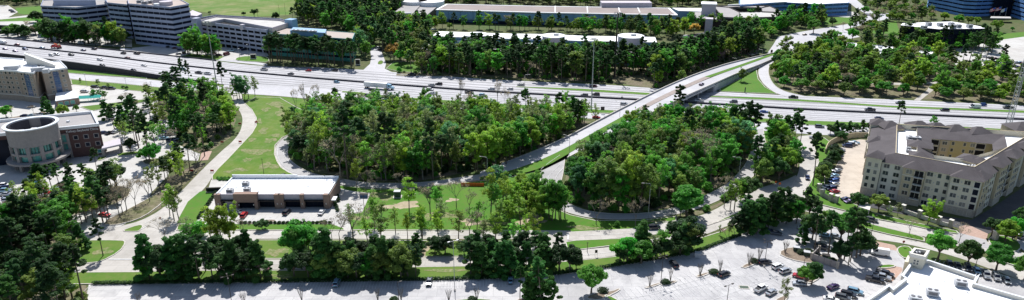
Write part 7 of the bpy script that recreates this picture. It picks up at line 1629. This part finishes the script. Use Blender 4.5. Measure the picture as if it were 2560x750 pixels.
# ---- single trees one can point to: (base x, base y, top y, species)
HAND = {
 'between the clinic and the wood on the left': [(347, 370, 243, 'pine'), (376, 408, 280, 'pine'), (328, 381, 343, 'dense'), (268, 300, 252, 'young'), (310, 318, 262, 'young'), (384, 406, 356, 'brightr'), (366, 402, 366, 'brightr'), (245, 440, 372, 'pine'), (290, 468, 402, 'dense'), (262, 462, 410, 'oak'), (191, 500, 408, 'pine'), (312, 350, 305, 'olivet'), (400, 258, 236, 'olive'), (396, 300, 258, 'yellow'), (440, 440, 378, 'olive'), (420, 445, 388, 'olive'), (398, 470, 405, 'olivet'), (380, 480, 420, 'olivet'), (455, 300, 252, 'yellow'), (414, 310, 255, 'bare')],
 'below the clinic car park': [(135, 490, 412, 'pine2'), (108, 500, 414, 'pine'), (152, 478, 410, 'pine2'), (98, 570, 488, 'pine2'), (74, 560, 490, 'grey'), (110, 580, 505, 'olivet'), (150, 560, 482, 'oak'), (175, 555, 480, 'olive'), (215, 550, 465, 'yellowt'), (232, 545, 470, 'yellowt'), (205, 560, 470, 'pine2'), (185, 570, 490, 'broad'), (246, 530, 440, 'pine2'), (258, 556, 438, 'pine2'), (268, 556, 470, 'pine'), (318, 530, 450, 'bare'), (308, 536, 462, 'bare'), (300, 545, 470, 'bare'), (340, 520, 455, 'bare'), (375, 505, 440, 'bare'), (130, 600, 520, 'pine'), (160, 610, 530, 'broad'), (258, 641, 548, 'pine'), (205, 625, 560, 'young'), (95, 620, 540, 'pine'), (60, 590, 500, 'oak'), (20, 560, 500, 'dense'), (120, 545, 500, 'dense'), (140, 575, 520, 'oak')],
 'by the hotel and its drive': [(118, 284, 243, 'young'), (126, 290, 252, 'young'), (160, 292, 258, 'yellowr'), (192, 280, 262, 'greenr'), (16, 294, 262, 'brightr'), (30, 292, 268, 'bare'), (202, 207, 195, 'olive'), (246, 212, 198, 'olive'), (272, 222, 208, 'olive'), (308, 222, 213, 'oak'), (318, 225, 215, 'oak'), (235, 250, 222, 'broad'), (250, 246, 224, 'broad'), (262, 248, 226, 'broad'), (305, 256, 238, 'oak'), (372, 245, 203, 'bare'), (85, 286, 262, 'bare')],
 'rising above the wood left of the curving street': [(455, 226, 146, 'pine', .55), (479, 230, 150, 'pine', .55), (560, 243, 155, 'pine', .6), (447, 250, 195, 'pine'), (425, 318, 212, 'pine', .8), (452, 345, 240, 'pine', .8), (475, 425, 330, 'pine'), (492, 420, 340, 'pine2'), (500, 325, 225, 'pine2', .8), (520, 310, 208, 'pine', .8), (545, 330, 235, 'fresh'), (565, 318, 240, 'yellow'), (578, 325, 255, 'yellow'), (530, 318, 270, 'bright'), (512, 390, 285, 'pine', .8)],
 'at the head of the curving street': [(600, 246, 188, 'teal'), (607, 247, 190, 'teal'), (622, 245, 190, 'fresh'), (612, 249, 200, 'teal'), (638, 243, 193, 'olivet'), (594, 250, 205, 'bare'), (585, 252, 215, 'yellowt')],
 'at the left end of the central wood': [(770, 300, 205, 'bare', .35), (745, 300, 222, 'bare', .35), (790, 292, 210, 'bare', .35), (748, 390, 318, 'teal'), (760, 400, 330, 'dense'), (735, 300, 265, 'teal'), (762, 288, 262, 'teal'), (770, 420, 378, 'grey')],
 'in the front row of the central wood': [(1058, 437, 352, 'bright'), (965, 446, 285, 'pine'), (870, 448, 270, 'pine'), (852, 449, 325, 'bare'), (1083, 450, 300, 'pine'), (1010, 446, 360, 'olivet'), (1000, 470, 430, 'bare'), (895, 452, 380, 'bare'), (935, 480, 440, 'bare'), (892, 475, 400, 'yellowt'), (915, 478, 430, 'bare'), (865, 470, 430, 'bare'), (1195, 430, 330, 'yellow'), (1240, 420, 320, 'yellow'), (1215, 425, 330, 'yellow'), (1275, 402, 310, 'broad'), (1300, 395, 300, 'broad'), (1330, 385, 300, 'yellow'), (1345, 372, 290, 'broad'), (1390, 350, 285, 'yellow'), (1420, 338, 280, 'broad'), (1265, 412, 318, 'yellow')],
 'among the treetops beside the near frontage road': [(1150, 285, 196, 'bare', .4), (1245, 285, 195, 'bare', .4), (1266, 290, 215, 'bare', .4), (1315, 300, 222, 'pine2'), (1400, 305, 232, 'pine'), (1434, 306, 240, 'young'), (1364, 300, 240, 'fresh'), (1424, 303, 248, 'fresh'), (1457, 305, 253, 'yellowt'), (1489, 304, 262, 'yellowt'), (1200, 300, 240, 'bright'), (1190, 300, 245, 'teal'), (1218, 300, 248, 'yellow'), (1185, 295, 225, 'bare')],
 'on the bright field': [(1023, 530, 448, 'yellowt'), (1141, 515, 446, 'bare'), (1076, 540, 455, 'bare'), (1173, 532, 470, 'bare'), (1249, 472, 413, 'teal'), (1227, 534, 428, 'yellowt'), (1258, 515, 436, 'yellowt'), (1100, 520, 468, 'olivet'), (1092, 526, 470, 'fresh'), (1300, 500, 440, 'yellow'), (1288, 525, 455, 'yellow'), (1318, 520, 445, 'yellowr'), (1340, 515, 430, 'broad'), (1330, 545, 470, 'yellow'), (1352, 555, 478, 'yellow'), (1302, 470, 430, 'yellowr'), (1265, 535, 455, 'yellowt'), (1330, 480, 435, 'greenr'), (1360, 535, 490, 'oliver'), (1240, 540, 460, 'fresh'), (1212, 470, 440, 'bare'), (1275, 560, 500, 'yellow'), (1210, 545, 500, 'bare')],
 'in the tight clump left of the lower loop ramp': [(1373, 548, 452, 'broad'), (1380, 552, 455, 'broad'), (1388, 548, 460, 'fresh'), (1398, 545, 455, 'broad'), (1402, 550, 460, 'broad'), (1412, 545, 470, 'fresh')],
 'on the verge below the lower loop ramp': [(1490, 560, 503, 'bare'), (1588, 565, 493, 'bare'), (1543, 566, 552, 'shrubl')],
 'at the bottom edge of the right wood': [(1716, 540, 462, 'greenr'), (1700, 542, 470, 'broad'), (1445, 470, 385, 'oak'), (1460, 480, 395, 'pine'), (1480, 470, 370, 'pine'), (1500, 520, 400, 'olive'), (1540, 525, 410, 'olive'), (1575, 520, 390, 'yellow'), (1600, 525, 400, 'olive'), (1750, 440, 330, 'bare'), (1885, 445, 340, 'pine'), (1860, 370, 252, 'pine'), (1845, 360, 262, 'pine'), (1876, 375, 262, 'pine'), (1828, 350, 262, 'young'), (1695, 316, 215, 'pine'), (1610, 318, 262, 'pine'), (1645, 325, 262, 'yellow'), (1665, 330, 280, 'broad'), (1600, 352, 298, 'greenr'), (1570, 356, 303, 'broad'), (1680, 345, 290, 'bright'), (1750, 335, 285, 'bright'), (1790, 330, 275, 'yellow'), (1700, 322, 285, 'yellow')],
 'in the small wood beside the side street': [(1985, 362, 272, 'pine2'), (1978, 370, 285, 'pine'), (1998, 375, 290, 'pine'), (1950, 350, 300, 'broad'), (1965, 365, 310, 'broad'), (1930, 430, 362, 'yellowr'), (1960, 440, 365, 'yellowr'), (1945, 455, 390, 'oak'), (1905, 460, 395, 'oliver'), (1975, 425, 370, 'greenr'), (1870, 500, 440, 'oak'), (1850, 505, 450, 'broad'), (1810, 520, 445, 'bare'), (1825, 525, 455, 'yellowt'), (1835, 528, 452, 'yellowt'), (2032, 465, 335, 'pine')],
 'beside the apartment car park': [(2090, 330, 302, 'young'), (2105, 332, 305, 'oak'), (2122, 332, 303, 'young'), (2138, 330, 308, 'oak'), (2155, 328, 300, 'young'), (2172, 326, 306, 'oak'), (2075, 335, 308, 'oak'), (2085, 390, 360, 'dense'), (2090, 400, 368, 'oak'), (2080, 412, 375, 'oak'), (2062, 430, 400, 'oak'), (2058, 445, 405, 'oak'), (2052, 460, 412, 'oliver'), (2072, 420, 392, 'dense'), (2100, 352, 325, 'oak'), (2170, 352, 335, 'dense'), (2246, 318, 252, 'pine'), (2332, 322, 290, 'broad'), (2540, 322, 308, 'young')],
 'along the front of the apartments': [(2143, 522, 478, 'oak'), (2196, 530, 482, 'oliver'), (2243, 540, 508, 'grey'), (2318, 562, 504, 'yellow'), (2272, 588, 552, 'bare'), (2396, 608, 560, 'bare'), (2478, 590, 542, 'oak'), (2530, 600, 542, 'brightr'), (2512, 605, 550, 'yellowr'), (2555, 570, 515, 'oak'), (2222, 545, 515, 'grey')],
 'in the store car park': [(2015, 716, 662, 'greenr'), (2028, 712, 655, 'oak'), (1960, 760, 702, 'grey'), (1478, 735, 660, 'greenr'), (1300, 752, 665, 'pine2'), (1324, 754, 675, 'young'), (1346, 750, 650, 'young'), (1352, 760, 640, 'pine2'), (1380, 752, 690, 'young')],
 'around the bin enclosure': [(2035, 635, 520, 'pine'), (2070, 640, 530, 'pine2'), (2110, 650, 525, 'pine2'), (2125, 655, 535, 'pine'), (2140, 645, 525, 'pine2'), (2120, 625, 520, 'pine'), (2150, 640, 575, 'oak'), (2100, 605, 530, 'greenr'), (2095, 660, 600, 'dense'), (2160, 620, 588, 'dense'), (2004, 610, 560, 'young'), (2030, 600, 530, 'oak'), (2060, 590, 525, 'olive'), (2120, 665, 590, 'pine')],
 'in the row between the store and the street': [(2344, 648, 576, 'greenr'), (2418, 664, 600, 'oak'), (2490, 676, 606, 'greenr'), (2560, 700, 630, 'greenr')],
 'along the divided street in front of the shops': [(558, 615, 518, 'yellow'), (530, 612, 522, 'yellowt'), (575, 610, 520, 'yellow'), (545, 600, 530, 'olivet'), (605, 597, 545, 'bare'), (656, 575, 548, 'oak'), (758, 650, 548, 'greenr'), (772, 640, 552, 'broad'), (745, 655, 560, 'greenr'), (415, 605, 545, 'bare'), (436, 552, 465, 'yellowt'), (448, 550, 470, 'olivet'), (425, 540, 480, 'olivet'), (480, 600, 545, 'bare'), (500, 590, 552, 'shrubl'), (470, 590, 560, 'shrubl'), (830, 600, 545, 'bare'), (850, 605, 535, 'bare'), (600, 650, 590, 'oak'), (812, 690, 578, 'young'), (820, 686, 580, 'young'), (962, 690, 592, 'young')],
 'in front of the middle evergreen clump': [(917, 694, 633, 'brightr'), (870, 696, 615, 'oliver'), (1002, 696, 610, 'oliver'), (1020, 692, 618, 'oliver')],
 'in front of the left evergreen clump': [(362, 690, 645, 'brightr'), (660, 700, 655, 'pink')],
 'in front of the evergreen clump on the bending street': [(1568, 655, 592, 'brightr'), (1550, 656, 600, 'brightr'), (1655, 640, 575, 'broad'), (1710, 625, 540, 'dense'), (1700, 632, 560, 'young'), (1604, 640, 555, 'young'), (1595, 645, 565, 'young'), (1440, 675, 640, 'oliver'), (1735, 620, 592, 'pink'), (1815, 600, 572, 'pink'), (1822, 590, 560, 'grey'), (1800, 590, 565, 'grey'), (1835, 595, 560, 'bare'), (1630, 650, 590, 'grey')],
 'beside the white-roofed store car park clump': [(1875, 590, 508, 'pine2'), (1850, 590, 512, 'pine'), (1920, 570, 486, 'pine'), (1930, 565, 490, 'pine2'), (1990, 560, 500, 'bright'), (1965, 560, 505, 'broad'), (1890, 585, 500, 'young')],
 'on the lawn by the glass office drive': [(1000, 160, 122, 'brightr'), (1020, 166, 120, 'yellow'), (985, 150, 105, 'tan'), (1018, 155, 115, 'bright'), (1004, 162, 110, 'pine2')],
 'by the far office car parks': [(1735, 85, 55, 'tan'), (2033, 84, 45, 'greenr'), (2130, 100, 68, 'brightr'), (2420, 60, 38, 'yellowr'), (2440, 62, 40, 'yellowr'), (2395, 58, 36, 'brightr'), (2490, 80, 48, 'yellowr'), (2530, 78, 66, 'brightr'), (2080, 66, 42, 'oak'), (2107, 78, 52, 'bare'), (2134, 70, 20, 'pine'), (2166, 140, 92, 'pine'), (2420, 165, 80, 'pine'), (2450, 150, 66, 'pine'), (2400, 180, 110, 'pine'), (2500, 180, 112, 'pine'), (2365, 120, 62, 'pine'), (2460, 168, 90, 'pine')],
 'on the near edge of the meadow': [(610, 40, 28, 'oak'), (636, 43, 21, 'oak'), (645, 43, 22, 'pine'), (690, 52, 28, 'oak'), (733, 60, 18, 'pine'), (525, 35, 27, 'oak')],
 'beside the overpass': [(1852, 205, 170, 'olive'), (1700, 215, 172, 'olive'), (1735, 190, 160, 'bare'), (1810, 160, 130, 'pink'), (1640, 208, 130, 'yellow'), (1655, 205, 125, 'broad'), (1520, 195, 160, 'bright')],
 'in front of the dark banded office, by the road': [(180, 108, 42, 'broad'), (130, 108, 44, 'oak'), (272, 112, 41, 'pine'), (288, 112, 55, 'yellow'), (203, 112, 55, 'bright'), (250, 112, 62, 'olive'), (150, 110, 48, 'oak'), (222, 110, 45, 'oak'), (98, 66, 24, 'oak'), (60, 92, 58, 'oak'), (45, 92, 60, 'greenr')],
 'in front of the garage by the highway': [(470, 138, 80, 'broad'), (495, 135, 70, 'bright'), (540, 140, 88, 'bright'), (520, 140, 85, 'yellow'), (483, 140, 84, 'broad'), (665, 140, 100, 'fresh'), (675, 142, 100, 'fresh')]}
for zn, L in HAND.items():
    for px, py, ty, sp, *w_ in L: T_(px, py, ty, sp, zn, w_[0] if w_ else (.85 if sp.startswith('pine') else 1.0))
for i, (px, py) in enumerate([(1624, 716), (1676, 702), (1750, 688), (1800, 680), (1872, 662), (1897, 650), (1962, 632), (945, 752), (1003, 750), (1122, 752), (1192, 750), (755, 752), (350, 760), (610, 760)]): T_(px, py, py - 30, 'vase', 'on the car park islands')
for px, py in ((1664, 709), (1785, 684), (1885, 656), (1330, 750), (1508, 730), (985, 752), (1180, 752), (2022, 632), (2034, 640), (2003, 634), (2080, 655)): T_(px, py, py - 11, 'shrub', 'on the car park islands', 1.6)
for i in range(22): T_(604 + i * 10.5, 559.5, 552, 'shrub', 'in the hedge row between the shop car park and the street')
for i in range(12): T_(497 + i * 3.9, 546 - i * 5.6, 538 - i * 5.6, 'shrub', 'in the hedge beside the shop driveway')
for i in range(9): T_(838 + (i % 5) * 2, 480 + i * 6, 472 + i * 6, 'shrub', 'in the planting bed at the right end of the shops')
for i in range(10): T_(545 + i * 3 , 447 + (i % 3) * 2, 441 + (i % 3) * 2, 'shrubl', 'in the planting bed on the lawn corner')
# long clipped hedge along the near car park
HD = thing('clipped_hedge', 'long low dark hedge along the upper edge of the near car park', 'hedge'); rg = np.random.default_rng(3)
L = resample(smooth([G3(*p) for p in [(235, 711), (640, 706), (1000, 702), (1300, 696), (1424, 684), (1538, 666), (1650, 648), (1745, 630), (1805, 606), (1850, 590)]], 1), 330)
P, T = leaves([((p[0], p[1], .7), (.75, .7, .62), 1) for p in L], 46, .2, rg); hb = leafmesh('hedge_leaves', P, T, 'hedge'); ho_ = bpy.data.objects.new('hedge_leaves', hb); COL.objects.link(ho_); ho_.parent = HD
MB().poly_bar(L, .8, 1.0, .1).build('hedge_core', 'dark', HD) if False else None
# ---- build: nearest individuals, the rest as woodland
LIM = {'pine_tree': 290, 'broadleaf_tree': 296, 'evergreen_tree': 290, 'bare_tree': 290, 'shrub': 290, 'ornamental_tree': 290, 'blossom_tree': 290}
TREES.sort(key=lambda t: -t[0]); cnt = {}; REST = []; TPROTO = {}
DENSE_ZONES = ('in the central wood', 'in the right wood', 'in the left corner wood', 'in the pine belt beyond the highway', 'in the wood left of the curving street', 'in the park beyond the right frontage road')
for t in TREES:
    _, x, y, h, sp, zn, forced, wid = t; sh, lm, nm, words = SPEC[sp]
    if cnt.get(nm, 0) >= LIM[nm]: REST.append(t); continue
    cnt[nm] = cnt.get(nm, 0) + 1
    v = rt_.randrange(NV); tm, PT, H = shape_of(sh, v); r = bpy.data.objects.new(nm, None); COL.objects.link(r)
    s = h / H; r.location = (x, y, 0); r.rotation_euler = (rt_.gauss(0, .025), rt_.gauss(0, .025), rt_.random() * 6.28); k = rt_.uniform(.88, 1.15) * wid * (1.0 if s > .9 else 1 + (.9 - s) * .35)
    r.scale = (s * k, s * k, s)
    tr = bpy.data.objects.new('trunk', tm); COL.objects.link(tr); tr.parent = r
    cm = crown_of(sh, lm, v)
    if cm: c = bpy.data.objects.new('crown', cm); COL.objects.link(c); c.parent = r
    r['category'] = {'shrub': 'shrub'}.get(nm, 'tree'); grp = {'pine_tree': 'pines', 'broadleaf_tree': 'broadleaf trees', 'evergreen_tree': 'evergreen trees', 'bare_tree': 'bare and thin trees', 'shrub': 'shrubs', 'ornamental_tree': 'leafless ornamental trees', 'blossom_tree': 'blossoming trees'}[nm] + ' ' + zn
    r['group'] = grp; late(r, words, zn, grp, PJ(x, y, h * .7)[0])
# far woodland: one object per kind, instanced on points
def scatter_obj(name, pts, protos, label, cat):
    me = bpy.data.meshes.new(name); me.from_pydata([(p[0], p[1], 0) for p in pts], [], [])
    for an, k in (('rz', 2), ('sxy', 3), ('sz', 4)): a = me.attributes.new(an, 'FLOAT', 'POINT'); a.data.foreach_set('value', [p[k] for p in pts])
    a = me.attributes.new('pick', 'INT', 'POINT'); a.data.foreach_set('value', [p[5] for p in pts])
    cl_n = bpy.data.collections.new(name + '_kinds')
    for i, m_ in enumerate(protos): o = bpy.data.objects.new('%s_kind_%03d' % (name, i), m_); cl_n.objects.link(o)
    ng = bpy.data.node_groups.new(name + '_nodes', 'GeometryNodeTree'); ng.interface.new_socket('Geometry', in_out='INPUT', socket_type='NodeSocketGeometry'); ng.interface.new_socket('Geometry', in_out='OUTPUT', socket_type='NodeSocketGeometry')
    N = ng.nodes.new; gi, go = N('NodeGroupInput'), N('NodeGroupOutput'); ins = N('GeometryNodeInstanceOnPoints'); ci = N('GeometryNodeCollectionInfo')
    ci.inputs['Collection'].default_value = cl_n; ci.inputs['Separate Children'].default_value = True; ci.inputs['Reset Children'].default_value = True
    def na(n, ty): q = N('GeometryNodeInputNamedAttribute'); q.data_type = ty; q.inputs['Name'].default_value = n; return [o for o in q.outputs if o.enabled and o.name == 'Attribute'][0]
    cx_ = N('ShaderNodeCombineXYZ'); cs_ = N('ShaderNodeCombineXYZ'); er = N('FunctionNodeEulerToRotation'); l = ng.links.new
    l(na('rz', 'FLOAT'), cx_.inputs[2]); l(cx_.outputs[0], er.inputs[0]); sxy = na('sxy', 'FLOAT'); l(sxy, cs_.inputs[0]); l(sxy, cs_.inputs[1]); l(na('sz', 'FLOAT'), cs_.inputs[2])
    l(gi.outputs[0], ins.inputs['Points']); l(ci.outputs[0], ins.inputs['Instance']); ins.inputs['Pick Instance'].default_value = True; l(na('pick', 'INT'), ins.inputs['Instance Index']); l(er.outputs[0], ins.inputs['Rotation']); l(cs_.outputs[0], ins.inputs['Scale']); l(ins.outputs[0], go.inputs[0])
    o = bpy.data.objects.new(name, me); COL.objects.link(o); md = o.modifiers.new('scatter', 'NODES'); md.node_group = ng; o['kind'] = 'stuff'; o['label'] = label; o['category'] = cat
    return o
FARM = {}
def farmesh(sh, lm, v):
    k = (sh, lm, v)
    if k not in FARM:
        tb, lobes, n, size, H = skeleton(sh, 11 + v * 17 + sum(map(ord, sh))); P, T = leaves(lobes, n * .45, size * 1.5, np.random.default_rng(v)) ; FARM[k] = (leafmesh('far_tree', P, T, lm, tb), H)
    return FARM[k]
byk = {}
for t in REST: byk.setdefault(SPEC[t[4]][2], []).append(t)
for nm, ts in byk.items():
    protos = []; idx = {}; pts = []
    for _, x, y, h, sp, zn, f_, wid in ts:
        sh, lm = SPEC[sp][:2]
        if sh in ('vase', 'shrub'): continue
        v = rt_.randrange(3); key = (sh, lm, v)
        if key not in idx: idx[key] = len(protos); protos.append(farmesh(*key)[0])
        H = farmesh(*key)[1]; s = h / H; k = rt_.uniform(.95, 1.25); pts.append((x, y, rt_.random() * 6.28, s * k, s, idx[key]))
    if pts: scatter_obj({'pine_tree': 'pine_woodland', 'broadleaf_tree': 'broadleaf_woodland', 'evergreen_tree': 'evergreen_woodland', 'bare_tree': 'bare_woodland'}.get(nm, nm + 's'), pts, protos,
        {'pine_tree': 'dark pines massed in the woods and beyond the highway', 'broadleaf_tree': 'green and yellow-green leafy trees massed in the woods and beyond the highway', 'evergreen_tree': 'dark rounded evergreens massed beyond the highway', 'bare_tree': 'thin grey-brown trees massed in the woods'}.get(nm, 'further plants'), 'woodland')
# undergrowth of the woods, rough grass tufts on verges
ug = []
for k, sp_ in (('central', 3.6), ('right', 3.8), ('corner', 4.5), ('triangle', 4), ('west', 6), ('north', 6)):
    poly = W2(WOODS[k]); a = np.array(poly); x0, y0 = a.min(0); x1, y1 = a.max(0); n = int((x1 - x0) * (y1 - y0) / sp_ ** 2); P = np.c_[np.random.default_rng(8).uniform(x0, x1, n), np.random.default_rng(9).uniform(y0, y1, n)]
    P = P[inpoly(P[:, 0], P[:, 1], poly)]
    for b in BLOCK[:NBL]: P = P[~inpoly(P[:, 0], P[:, 1], b)]
    for x, y in P: s = rt_.uniform(.5, 1.3); ug.append((x, y, rt_.random() * 6.28, s, s * rt_.uniform(.6, 1.2), rt_.randrange(4)))
scatter_obj('undergrowth', ug, [farmesh('shrub', m_, 1)[0] for m_ in ('hedge', 'broad', 'olive', 'greyg')], 'low bushes and saplings covering the floor of the woods', 'undergrowth')
# ---------------------------------------------------------------- labels written last
ALIAS = {'in the wood left of the curving street': 'in the west wood', 'in the park beyond the right frontage road': 'in the right-hand park', 'in the pine belt beyond the highway': 'in the highway pine belt', 'in the belt between the white roofs and the long building': 'before the long blue building',
         'in the pine wood behind the glass office': 'behind the green glass office', 'in the dense wood along the skyline': 'along the skyline', 'in the small wood between shaded ramp and street': 'in the small triangular wood', 'on the strip above the left junction': 'above the left junction',
         'in the left evergreen clump by the near car park': 'in the left hedge clump', 'in the middle evergreen clump by the near car park': 'in the middle hedge clump', 'in the right evergreen clump by the near car park': 'in the right hedge clump', 'in the thin tree row along the divided street': 'along the divided street',
         'in the dark understorey of the divided street': 'behind the thin street row', 'in the hedge row between the shop car park and the street': 'in the shop car park hedge', 'in the wood right of the overpass end': 'above the overpass end', 'under the overpass side trees': 'left beside the overpass', 'between the clinic and the wood on the left': 'right of the clinic', 'rising above the wood left of the curving street': 'rising from the west wood', 'at the left end of the central wood': 'at the central wood left end',
         'in the front row of the central wood': 'in the central wood front row', 'among the treetops beside the near frontage road': 'by the near frontage road', 'in the tight clump left of the lower loop ramp': 'in the lower ramp clump', 'at the bottom edge of the right wood': 'edging the right wood',
         'in the small wood beside the side street': 'beside the side street', 'along the front of the apartments': 'along the apartment front', 'in the row between the store and the street': 'beyond the white store roof', 'along the divided street in front of the shops': 'before the shop strip',
         'in front of the evergreen clump on the bending street': 'beside the bending street clump', 'beside the white-roofed store car park clump': 'in the upper car park clump', 'in front of the dark banded office, by the road': 'before the banded office', 'in the dark clump at the upper edge of the car park': 'in the dark car park clump',
         'in the evergreen clump beside the bending street': 'in the bending street clump', 'in front of the middle evergreen clump': 'before the middle hedge clump', 'in front of the left evergreen clump': 'before the left hedge clump', 'in the planting bed at the right end of the shops': 'at the shops right end', 'on the lawn by the glass office drive': 'by the glass office drive', 'in front of the dark banded office': 'before the banded office wing'}
byl = {}
for o, look, where, grp, px in LBL:
    u, v = PJ(o.location.x, o.location.y, 0); byl.setdefault((look, ALIAS.get(where, where)), []).append((o, u, v))
def spread(look, where, L):
    L.sort(key=lambda r: r[1]); n = len(L)
    for i, (o, u, v) in enumerate(L):
        if n == 1: o['label'] = f'{look} {where}'
        elif n == 2: o['label'] = f"{['left', 'right'][i]} {look} of two {where}"
        else: o['label'] = f"{look} {where}, {'leftmost' if i == 0 else ('rightmost' if i == n - 1 else ORD[i] + ' from left')}"
        if len(o['label'].split()) > 16: print('LONG', o['label'])
for (look, where), L in byl.items():
    if len(L) <= 10: spread(look, where, L); continue
    L.sort(key=lambda r: -r[2]); nr = 3 if len(L) > 24 else (2 if len(L) > 10 else 1); k = -(-len(L) // nr)
    for q in range(nr):
        row_ = sorted(L[q * k:(q + 1) * k], key=lambda r: r[1]); rn_ = ['front', 'back'][q] if nr == 2 else ['front', 'middle', 'back'][q]
        nc = 1 if len(row_) <= 10 else -(-len(row_) // 9); kk = -(-len(row_) // nc); cn = {1: [''], 2: [' left', ' right'], 3: [' left', ' centre', ' right'], 4: [' far left', ' left', ' right', ' far right']}.get(nc, [' %s' % w for w in ('far left', 'left', 'centre', 'right', 'far right')])
        for c_ in range(nc): spread(look, f'{where}, {rn_}{cn[min(c_, len(cn) - 1)]} part', row_[c_ * kk:(c_ + 1) * kk])
print('trees', len(TREES), 'rest', len(REST), cnt, 'objects', len(bpy.data.objects))
